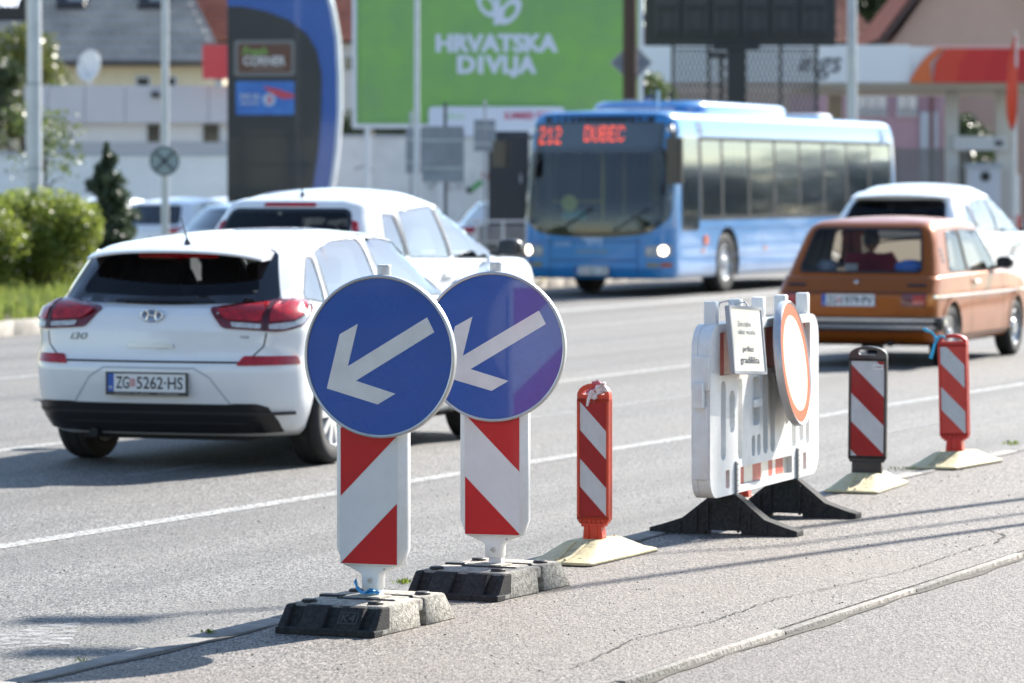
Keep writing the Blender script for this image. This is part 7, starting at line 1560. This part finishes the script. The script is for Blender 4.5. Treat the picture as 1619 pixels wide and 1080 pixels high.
def house_left():
    Y = 118; t = thing('tiled_house', 'pale yellow house with a grey tiled roof and roof windows at the upper left', 'house', (A(180, 300, Y).x, Y, 0)); L0 = V(t.location)
    localbox(t, 'wall', yellow_wall, 20, 345, 95, 400, Y, 9)
    e0, e1 = A(2, 98, Y - .5) - L0, A(356, 98, Y - .5) - L0; r0, r1 = e0 + V((-.3 * 0, 5.5, 4.6)), e1 + V((-2.6, 5.5, 4.6))
    r0 = e0 + V((-2.0, 5.5, 4.6))
    rf = tile_roof(t, e0, e1, r0, r1, 30, 16, grey_tile)
    mb = MB(); mb.tube([e0 + V((0, -.12, -.05)), e1 + V((0, -.12, -.05))], .07, 8); mb.build('gutter', M('dark gutter', (.05, .045, .045), .5), t)
    nrm = (e1 - e0).cross(r0 - e0).normalized(); nrm = nrm if nrm.z > 0 else -nrm; up = (r0 - e0); up.x = 0; up.normalize()
    for px, f in ((100, .48), (232, .48)):
        c = A(px, 98, Y - .5) - L0; c = c + up * (6.9 * f); X = Matrix((V((1, 0, 0)).to_4d(), up.to_4d(), nrm.to_4d(), V((0, 0, 0, 1)))).transposed(); X = Matrix.Translation(c + nrm * .1) @ Matrix.Rotation(0, 4, 'X') @ Matrix(((1, up.x, nrm.x, 0), (0, up.y, nrm.y, 0), (0, up.z, nrm.z, 0), (0, 0, 0, 1)))
        mb = MB(); mb.box((0, 0, .02), (.9, 1.5, .16), X=X); f_ = mb.build('roof_window', M('dark roof window frame', (.035, .032, .034), .5), rf, bevel=.02); 
        mb = MB(); mb.box((.14, .05, .11), (.50, 1.1, .02), X=X); o = mb.build('pane', M('bright roof pane', (.34, .35, .37), .25, coat=.6), rf, 0)
    for px in (228, 270): f = localbox(t, 'window', M('white window frame', (.6, .62, .66), .5), px - 14, px + 10, 120, 140, Y - .1, .2); localbox(t, 'pane', M('dark window pane', (.03, .033, .04)), px - 11, px + 7, 123, 140, Y - .13, .1, par=f)
    # red roof of the neighbouring house
    Y2 = 124; t2 = thing('red_roof_house', 'house with a red tiled roof and one roof window behind the totem', 'house', (A(440, 300, Y2).x, Y2, 0)); L2 = V(t2.location)
    localbox(t2, 'wall', M('white grey render', (.60, .60, .60), .85, var=.1, vscale=1), 330, 575, 62, 400, Y2, 9)
    e0, e1 = A(322, 64, Y2 - .5) - L2, A(580, 64, Y2 - .5) - L2; rf = tile_roof(t2, e0, e1, e0 + V((-3.2, 4.2, 3.6)), e1 + V((0, 4.2, 3.6)), 24, 13, red_tile)
    c = A(346, 32, Y2) - L2 + V((0, .75, .1)); mb = MB(); X = Matrix.Translation(c) @ Matrix.Rotation(radians(40), 4, 'X'); mb.box((0, 0, .05), (.62, 1.1, .14), X=X); f_ = mb.build('roof_window', M('pale roof window', (.55, .58, .62), .3, coat=.5), rf, bevel=.02)
    f = localbox(t2, 'window', M('white window frame', (.6, .62, .66)), 543, 558, 88, 112, Y2 - .1, .2); localbox(t2, 'pane', M('dark window pane', (.03, .033, .04)), 545, 556, 90, 110, Y2 - .13, .1, par=f)
house_left()
p = A(140, 104, 96.0); t = thing('satellite_dish', 'round white satellite dish on a mast above the station shop', 'satellite dish', (p.x, 96.2, p.z)); mb = MB(); X = Matrix.Rotation(radians(-22), 4, 'Z') @ Matrix.Rotation(radians(-14), 4, 'X')
mb.lathe([(.001, .10), (.16, .08), (.30, .0), (.37, -.05), (.385, -.055), (.385, -.03), (.31, .03), (.17, .11), (.001, .13)], 36, 'y', X=X @ Matrix.Diagonal((.82, 1, 1.05, 1))); mb.build('dish', M('white dish paint', (.68, .69, .70), .5), t); mb = MB(); mb.tube([(0, .16, .1), (0, .25, -.9)], .03, 8); mb.build('mast', galv, t); mb = MB(); mb.tube([X @ V((0, .05, -.3)), X @ V((0, -.45, .0))], .015, 6); mb.box(tuple(X @ V((0, -.45, 0))), (.08, .12, .08)); mb.build('arm', galv, t)

# ------------------------------------------------------------------ right side: display board, mesh screen, canopy, houses
def led_board():
    Y = 82; a, b = A(1019, 72, Y), A(1322, -40, Y); w, h = b.x - a.x, b.z - a.z; t = thing('display_board', 'black back of a large electronic display board on a black post', 'display board', ((a.x + b.x) / 2, Y, 0))
    mb = MB(); mb.box((0, .12, a.z + h / 2), (w, .24, h)); body = mb.build('housing', M('black display housing', (.016, .016, .018), .5), t, bevel=.02); n = 6; cw = (w - .3) / n
    for i in range(n):
        x = -w / 2 + .15 + cw * (i + .5); mb = MB(); mb.box((x, -.03, a.z + h / 2 + .06), (cw * .84, .06, h - .26)); m = mb.build('module', M('dark grey module', (.034, .034, .037), .5, var=.2, vscale=4), body, bevel=.012)
        for z in (.28, .80, 1.15): mb = MB(); mb.box((x, -.075, a.z + z), (cw * .66, .03, .10)); mb.build('rib', M('black rib', (.012, .012, .013), .5), m, bevel=.006)
        for s in (-.2, .2): mb = MB(); mb.box((x + cw * s, -.07, a.z + .5), (.03, .02, .45)); mb.build('rib', M('black rib', (.012, .012, .013)), m)
    q = A(1164, 72, Y); mb = MB(); mb.box((q.x - (a.x + b.x) / 2, .1, a.z / 2), (.38, .38, a.z)); mb.build('post', M('black display housing', (.016, .016, .018)), t, bevel=.02); mb = MB(); mb.box((q.x - (a.x + b.x) / 2, .05, a.z - .03), (1.0, .4, .14)); mb.build('bracket', M('black display housing', (.016, .016, .018)), t, bevel=.02)
led_board()
# perforated mesh screen (one real sheet with openings)
def screen():
    Y = 86; a, b = A(1064, 185, Y), A(1291, 76, Y); w, h = b.x - a.x, b.z - a.z; t = thing('mesh_screen', 'perforated grey metal screen between the display post and the canopy', 'screen', ((a.x + b.x) / 2, Y, a.z)); mm = M('dark perforated metal', (.12, .115, .115), .5, metal=.3); nx, nz = 33, 20; dx, dz = w / nx, (h + 1.0) / nz; mb = MB()
    for j in range(nz):
        for i in range(nx):
            sx = dx / 2 if j % 2 else 0; cx, cz = -w / 2 + (i + .5) * dx + sx, -1.0 + (j + .5) * dz; n_ = 8
            sq = [(cx + dx * .5 * max(-1, min(1, 1.42 * cos(a))), cz + dz * .5 * max(-1, min(1, 1.42 * sin(a)))) for a in [radians(45 * k) for k in range(8)]]; ho = [(cx + dx * .40 * cos(radians(45 * k)), cz + dz * .42 * sin(radians(45 * k))) for k in range(8)]
            mb.add([(x, 0, z) for x, z in sq + ho], [(k, (k + 1) % 8, 8 + (k + 1) % 8, 8 + k) for k in range(8)])
    o = mb.build('mesh_sheet', mm, t, 0, recalc=False); o['kind'] = 'stuff'
    for i in range(5): x = -w / 2 + w * i / 4; mb = MB(); mb.box((x, .04, h / 2 - 1.4), (.07, .07, h + 2.9)); mb.build('post', M('black post', (.02, .02, .022), .5), t)
    for z in (.0, h - .02): mb = MB(); mb.box((0, .03, z), (w, .05, .05)); mb.build('rail', M('black post', (.02, .02, .022)), t)
    q = A(1140, 90, Y); mb = MB(); mb.tube([(q.x - (a.x + b.x) / 2, -.2, 0 - 1.5), (q.x - (a.x + b.x) / 2, -.2, h * .88)], .05, 8); mb.box((q.x - (a.x + b.x) / 2 - .1, -.2, h * .9), (.45, .2, .12)); mb.build('floodlight', M('black post', (.02, .02, .022)), t)
screen()
def canopy():
    Y = 92; t = thing('station_canopy', 'white filling station canopy with a red and orange curved band', 'canopy', (A(1400, 300, Y).x, Y, 0)); wf = M('white fascia panel', (.82, .83, .84), .35, coat=.4)
    localbox(t, 'fascia', wf, 1005, 1439, 71, 131, Y, 9); localbox(t, 'fascia', wf, 1439, 1800, 74, 131, Y + .05, 9); localbox(t, 'top_edge', M('pale red edge', (.70, .42, .38), .4), 1478, 1800, 71, 76, Y - .12, .15)
    def P(px, py): q = A(px, py, Y); return (q.x - t.location.x, q.z)
    cols = [(.72, .15, .035), (.66, .05, .02), (.60, .022, .018), (.56, .016, .018), (.52, .014, .018)]; seg = [1437, 1480, 1518, 1560, 1610, 1800]
    for i in range(5):
        x0, x1 = seg[i], seg[i + 1]
        top0 = [(1437, 131), (1445, 115), (1455, 100), (1467, 87), (1480, 77)]
        pl = [P(x, y) for x, y in top0] + [P(1480 + 12, 77), P(1470, 100), P(1480 * .995, 131)] if i == 0 else [P(x0 + 14, 77), P(x1 + 14, 77), P(x1 - 2, 100), P(x1 - 6, 131), P(x0 - 6, 131), P(x0 - 2, 100)]
        mb = MB(); plate(mb, pl, [], -.06, -.11, 'y'); mb.build('colour_band', M('canopy band %d' % i, cols[i], .5), t, 0)
    vs, fs = text_fit('ings', 1, 1, .012, .25); a, b = P(1262, 126), P(1331, 82); mb = MB(); mb.add([(a[0] + (p[0] + .5) * (b[0] - a[0]), -.02, a[1] + (p[1] + .5) * (b[1] - a[1])) for p in vs], fs); mb.build('letters', M('dark grey lettering', (.10, .105, .12), .5), t, 0, recalc=False)
    for x0, x1, c in ((1496, 1516, (.62, .61, .59)), (1576, 1602, (.62, .60, .56)), (1310, 1332, (.42, .38, .33))): localbox(t, 'column', M('column paint %d' % x0, c, .6, var=.1, vscale=2), x0, x1, 131, 470, Y + 2 + (x0 == 1310) * 5, .4, .02)
    localbox(t, 'cross_beam', M('white beam', (.64, .65, .67), .5), 1508, 1592, 215, 238, Y + 1.8, .3, .02); localbox(t, 'lettering_plate', M('dark grey lettering', (.10, .105, .12)), 1573, 1586, 222, 231, Y + 1.77, .03)
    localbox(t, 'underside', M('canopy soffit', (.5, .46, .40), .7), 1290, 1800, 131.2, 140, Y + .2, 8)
canopy()
t = thing('blue_sign', 'small blue and white station sign left of the mesh screen', 'sign', (A(1040, 150, 90.6).x, 90.6, 0)); o = localbox(t, 'panel', M('blue sign panel', (.03, .10, .42), .4, coat=.4), 1016, 1066, 134, 161, 90.6, .12, .01); q = A(1041, 147, 90.55) - V(t.location); vs, fs = text_fit('polpetrol', .56, .15, .02); mb = MB(); mb.add([(p[0] + q.x, -.012, p[1] + q.z) for p in text_fit('usluge', .56, .17, .02)[0]], text_fit('usluge', .56, .17, .02)[1]); mb.build('letters', M('white sign print', (.7, .72, .75), .5), o, 0, recalc=False); localbox(t, 'pole', galv, 1038, 1043, 161, 470, 90.65, .08)
# pink house and ribbed wall under the canopy
pink = M('pink render', (.44, .28, .32), .85, var=.12, vscale=1)
t = thing('pink_house', 'pink house with pale framed windows seen under the canopy', 'house', (A(1400, 300, 112).x, 112, 0)); localbox(t, 'wall', pink, 1280, 1500, 120, 440, 112, 8)
for x0, x1, y0, y1 in ((1355, 1402, 148, 184), (1419, 1450, 148, 184)):
    f = localbox(t, 'window', M('white window frame', (.6, .62, .66)), x0, x1, y0, y1, 111.85, .2); k = 3 if x1 - x0 > 40 else 2
    for i in range(k): localbox(t, 'pane', M('grey window pane', (.26, .28, .30), .1, coat=1), x0 + 2 + (x1 - x0 - 2) * i / k, x0 - 1 + (x1 - x0) * (i + 1) / k, y0 + 3, y1 - 3, 111.8, .08, par=f)
localbox(t, 'downpipe', M('dark red pipe', (.16, .06, .06), .5), 1470, 1476, 130, 300, 111.8, .12); localbox(t, 'door', M('pale blue grey door', (.42, .45, .50), .5), 1455, 1483, 177, 300, 111.85, .1)
t = thing('brown_house_wall', 'mauve brown house wall between the canopy columns', 'house', (A(1560, 300, 125).x, 125, 0)); localbox(t, 'wall', M('mauve render', (.34, .26, .26), .85, var=.1, vscale=1), 1500, 1700, 100, 440, 125, 8); f = localbox(t, 'window', M('white window frame', (.6, .62, .66)), 1520, 1545, 160, 196, 124.85, .2); localbox(t, 'pane', M('dark window pane', (.03, .033, .04)), 1523, 1542, 163, 193, 124.8, .1, par=f)
t = thing('slatted_fence', 'grey horizontally slatted fence behind the rear of the bus', 'fence', (A(1475, 300, 95).x, 95, 0))
for k in range(14): y = 235 + k * 5; localbox(t, 'slat', M('grey slat', (.27, .27, .28), .6, var=.1, vscale=2), 1415, 1531, y, y + 3.9, 95, .05)
for x in (1416, 1473, 1529): localbox(t, 'post', M('mid grey post', (.20, .20, .21), .6), x, x + 4, 233, 440, 95.06, .1)
t = thing('white_cabinet', 'white equipment cabinet with a dark round vent behind the white SUV', 'cabinet', (A(1560, 300, 93).x, 93, 0)); o = localbox(t, 'housing', M('white cabinet paint', (.60, .61, .66), .5), 1531, 1582, 266, 440, 93, .6, .02); q = A(1558, 279, 92.97) - V(t.location); mb = MB(); mb.lathe([(.001, -.02), (.1, -.02), (.12, .0), (.12, .02)], 20, 'y', X=Matrix.Translation(q)); mb.build('vent', M('black post', (.02, .02, .022)), o); localbox(t, 'top', M('pale blue grey door', (.42, .45, .50)), 1529, 1584, 258, 266, 92.95, .7)
hedge_dark = shrub('dark hedge under the white beam of the canopy', (A(1548, 300, 101).x, 101, .6), .85, .5, 1.9, 4000, 44, dark_leaf, .07, name='hedge_bush', cat='bush')
t = pole('fuel_post', 'pale post with a red lower part at the right edge', 1606, 88, .11, 1.9, pole_w, base=False); mb = MB(); mb.lathe([(.112, .1), (.118, .12), (.118, .95), (.112, .97)], 16); mb.build('red_sleeve', M('red sleeve', (.5, .03, .035), .4), t)
# red feather flag
Y = 86; q = A(1603, 300, Y); t = thing('feather_flag', 'red feather flag on a thin mast at the right edge', 'flag', (q.x, Y, .13)); L0 = V(t.location); mb = MB(); mb.tube([(0, 0, 0), (.03, 0, 3.0), (.06, 0, A(0, 60, Y).z - .13), (.02, 0, A(0, 48, Y).z - .13)], [.05, .035, .02, .012], 8); mb.build('mast', pole_w, t)
pts = [(1606, 55), (1600, 70), (1594, 95), (1591, 125), (1590, 160), (1592, 185), (1598, 206), (1606, 204), (1608, 150), (1609, 90)]; vs, fs = cdt([(A(x, y, Y).x - q.x, A(x, y, Y).z - .13) for x, y in pts][::-1]); mb = MB(); mb.add([(x, -.06 - .10 * sin((z - 3) * 3.1 + x * 4), z) for x, z in vs], fs); o = mb.build('cloth', M('red flag cloth', (.74, .075, .03), .6), t, recalc=False); o.modifiers.new('t', 'SOLIDIFY').thickness = .004
vs, fs = text_fit('INA', .16, .10, .02); mb = MB(); c = A(1599, 165, Y) - L0; mb.add([(c.x + p[0], -.20, c.z + p[1]) for p in vs], fs)
# gabled houses at the upper right
def gable(label, name, px_peak, py_peak, px0, px1, py_eave, Y, wallm, roofm, dep, rows=14):
    t = thing(name, label, 'house', (A(px_peak, 300, Y).x, Y, 0)); L0 = V(t.location); pk, e0, e1 = A(px_peak, py_peak, Y) - L0, A(px0, py_eave, Y) - L0, A(px1, py_eave, Y) - L0
    inset = .35; mb = MB(); mb.prism([(e0.x + inset, 0), (e1.x - inset, 0), (e1.x - inset, e1.z - .1), (pk.x, pk.z - .25), (e0.x + inset, e0.z - .1)], 0, dep, 'y'); mb.build('wall', wallm, t, 0)
    for e in (e0, e1):
        a, b = e + V((0, -.5, 0)), pk + V((0, -.5, 0)); tile_roof(t, a, a + V((0, dep + 1, 0)), b, b + V((0, dep + 1, 0)), 18, rows, roofm)
        mb = MB(); d = V((0, 0, -.16)); mb.hexa([a + V((0, -.04, -.05)) + d, a + V((0, .1, -.05)) + d, b + V((0, .1, -.05)) + d, b + V((0, -.04, -.05)) + d], [a + V((0, -.04, .06)), a + V((0, .1, .06)), b + V((0, .1, .06)), b + V((0, -.04, .06))]); mb.build('bargeboard', M('dark brown timber', (.075, .045, .04), .7), t, 0)
    return t
gable('large beige gabled house filling the upper right corner', 'gabled_house', 1540, -130, 1392, 1740, 62, 118, M('beige pink render', (.52, .36, .29), .85, var=.1, vscale=.8), red_tile, 9)
Y = 128; t = thing('hipped_house', 'house with a red and brown hipped roof behind the right light pole', 'house', (A(1360, 300, Y).x, Y, 0)); L0 = V(t.location); localbox(t, 'wall', pink, 1320, 1440, 68, 440, Y, 8)
a0, a1 = A(1300, 68, Y - .4) - L0, A(1392, 68, Y - .4) - L0; tile_roof(t, a0, a1, a0 + V((0, 3.4, 2.3)), a1 + V((-1.4, 3.4, 2.3)), 12, 10, M('pale red roof tile', (.42, .19, .13), .85, var=.3, vscale=1)); b0, b1 = A(1366, 71, Y - 1.2) - L0, A(1440, 71, Y - 1.2) - L0; pk = A(1393, 38, Y - .2) - L0; mb = MB(); mb.hexa([b0 + V((0, 0, -.1)), b1 + V((0, 0, -.1)), pk + V((.05, .4, -.1)), pk + V((-.05, .4, -.1))], [b0, b1, pk + V((.05, .4, 0)), pk + V((-.05, .4, 0))]); mb.build('roof', M('dark brown roof', (.09, .05, .045), .8, var=.3, vscale=2), t, 0)
# brick red roofs further back closing the view
for k, (px, py, x0, x1, ye, Yk, c) in enumerate(((640, -60, 520, 760, 60, 140, (.55, .5, .42)), (860, -70, 740, 990, 50, 145, (.50, .44, .38)), (1110, -60, 980, 1260, 60, 150, (.50, .42, .36)), (1250, -60, 1150, 1400, 40, 160, (.55, .48, .40)), (-40, -120, -220, 130, 40, 150, (.52, .46, .36)))):
    gable(('cream gabled house hidden behind the left of the billboard', 'tan gabled house hidden behind the right of the billboard', 'tan gabled house behind the display board', 'cream gabled house behind the light pole', 'tan gabled house behind the left trees')[k], 'gabled_house', px, py, x0, x1, ye, Yk, M('far render %d' % k, c, .85), red_tile, 8, 10)

# ------------------------------------------------------------------ parked cars by the boundary wall
def parked(label, px, py, Y, heading, paint, lx=.3, kind=0):
    sd = [rounded([(.75, 1.0), (1.9, .98), (1.85, 1.31), (1.0, 1.30)], .05), rounded([(1.98, .98), (2.95, .98), (2.4, 1.28), (1.95, 1.31)], .05)]
    t, b = family_car(label, 'parked_car', 4.2, 1.78, 1.5, paint, .93, .14, .55, 3.35, 2.2, (1.31, 1.36, 1.415, 1.34), side=sd, hollow=False, gl=M('dark glossy car glass', (.02, .022, .026), .05, coat=1), glass_r=M('dark glossy car glass', (.02, .022, .026)), lamps='wide', details=False, group='cars parked by the boundary wall')
    q = A(px, py, Y); place_car(t, q, (lx, 0), heading); t.location.z = .03; return t
parked('parked white hatchback seen from behind, right of the conifer', 240, 340, 70, radians(26), white_paint)
parked('parked white car farther right, half hidden by the crossed sign pole', 303, 335, 76, radians(48), white_paint)
parked('parked white car mostly hidden behind the conifer', 132, 335, 74, radians(20), white_paint)
parked('parked light blue car just above the nearest hatchback\'s roof', 318, 350, 60, radians(62), M('light blue car paint', (.30, .42, .56), .3, coat=1))
parked('dark car parked at the far left behind the light green shrub', 20, 350, 72, radians(24), M('dark grey car paint', (.05, .055, .065), .3, coat=1))
parked('white car parked beyond the family car\'s windscreen', 735, 345, 71, radians(80), white_paint)

# ------------------------------------------------------------------ beyond the right of the picture: poles whose shadows cross the island, tree row seen in the bus windows
for k, (px, py, d, r, h) in enumerate(((1619, 829, 7.0, .05, 7.5), (1619, 789, 8.0, .06, 8.5), (1619, 812, 10, .035, 8.0))):
    g = G(px, py, HI); t = thing('lamp_post', ('slim lamp post outside the right edge casting the nearest shadow across the island', 'tallest lamp post outside the right edge casting the farther shadow', 'thinnest lamp post outside the right edge casting the middle shadow')[k], 'lamp post', (g.x + sin(SUN_AZ) * d, g.y + cos(SUN_AZ) * d, 0), 0, 'lamp posts outside the right edge'); mb = MB(); mb.tube([(0, 0, 0), (0, 0, h)], [r, r * .7], 12); mb.build('pole', pole_w, t)
    mb = MB(); mb.tube([(0, 0, h), (-.8, -.3, h + .25)], [r * .6, r * .5], 8); mb.box((-1.0, -.4, h + .27), (.5, .2, .1)); mb.build('lamp_head', galv, t)
haze_leaf = leafmat('haze paled hedge leaf', (.40, .41, .39), (.60, .60, .57), .3)  # leaf colour paled to imitate haze in the bus window reflection
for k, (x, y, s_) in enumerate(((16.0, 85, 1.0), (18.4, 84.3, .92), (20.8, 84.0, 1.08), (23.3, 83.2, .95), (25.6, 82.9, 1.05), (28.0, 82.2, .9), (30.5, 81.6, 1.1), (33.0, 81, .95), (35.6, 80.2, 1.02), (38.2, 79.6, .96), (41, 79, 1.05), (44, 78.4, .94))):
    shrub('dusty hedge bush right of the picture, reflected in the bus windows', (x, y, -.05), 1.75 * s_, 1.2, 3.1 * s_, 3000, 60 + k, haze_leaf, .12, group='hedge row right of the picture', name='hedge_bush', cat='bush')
src = None  # unseen trees added to keep bright sky out of camera-facing reflections
for k in range(16):
    a = radians(180 + (k - 7.5) * 11); d = 26 + (k * 7 % 5); c = (sin(a) * d + 2, cos(a) * d)
    lab = 'street tree in the row behind the photographer'
    if src is None: src = tree(lab, (*c, 0), 6.0, 3.0, 5000, 77, dark_leaf, .17, .16, group='street trees behind the photographer', rise=.3); o = src
    else: o = copy_tree(src)
    o.location = (*c, -.3 * (k % 3)); o.scale = (1.7, 1.7, 1.75); o.rotation_euler = (0, 0, k * 2.3)
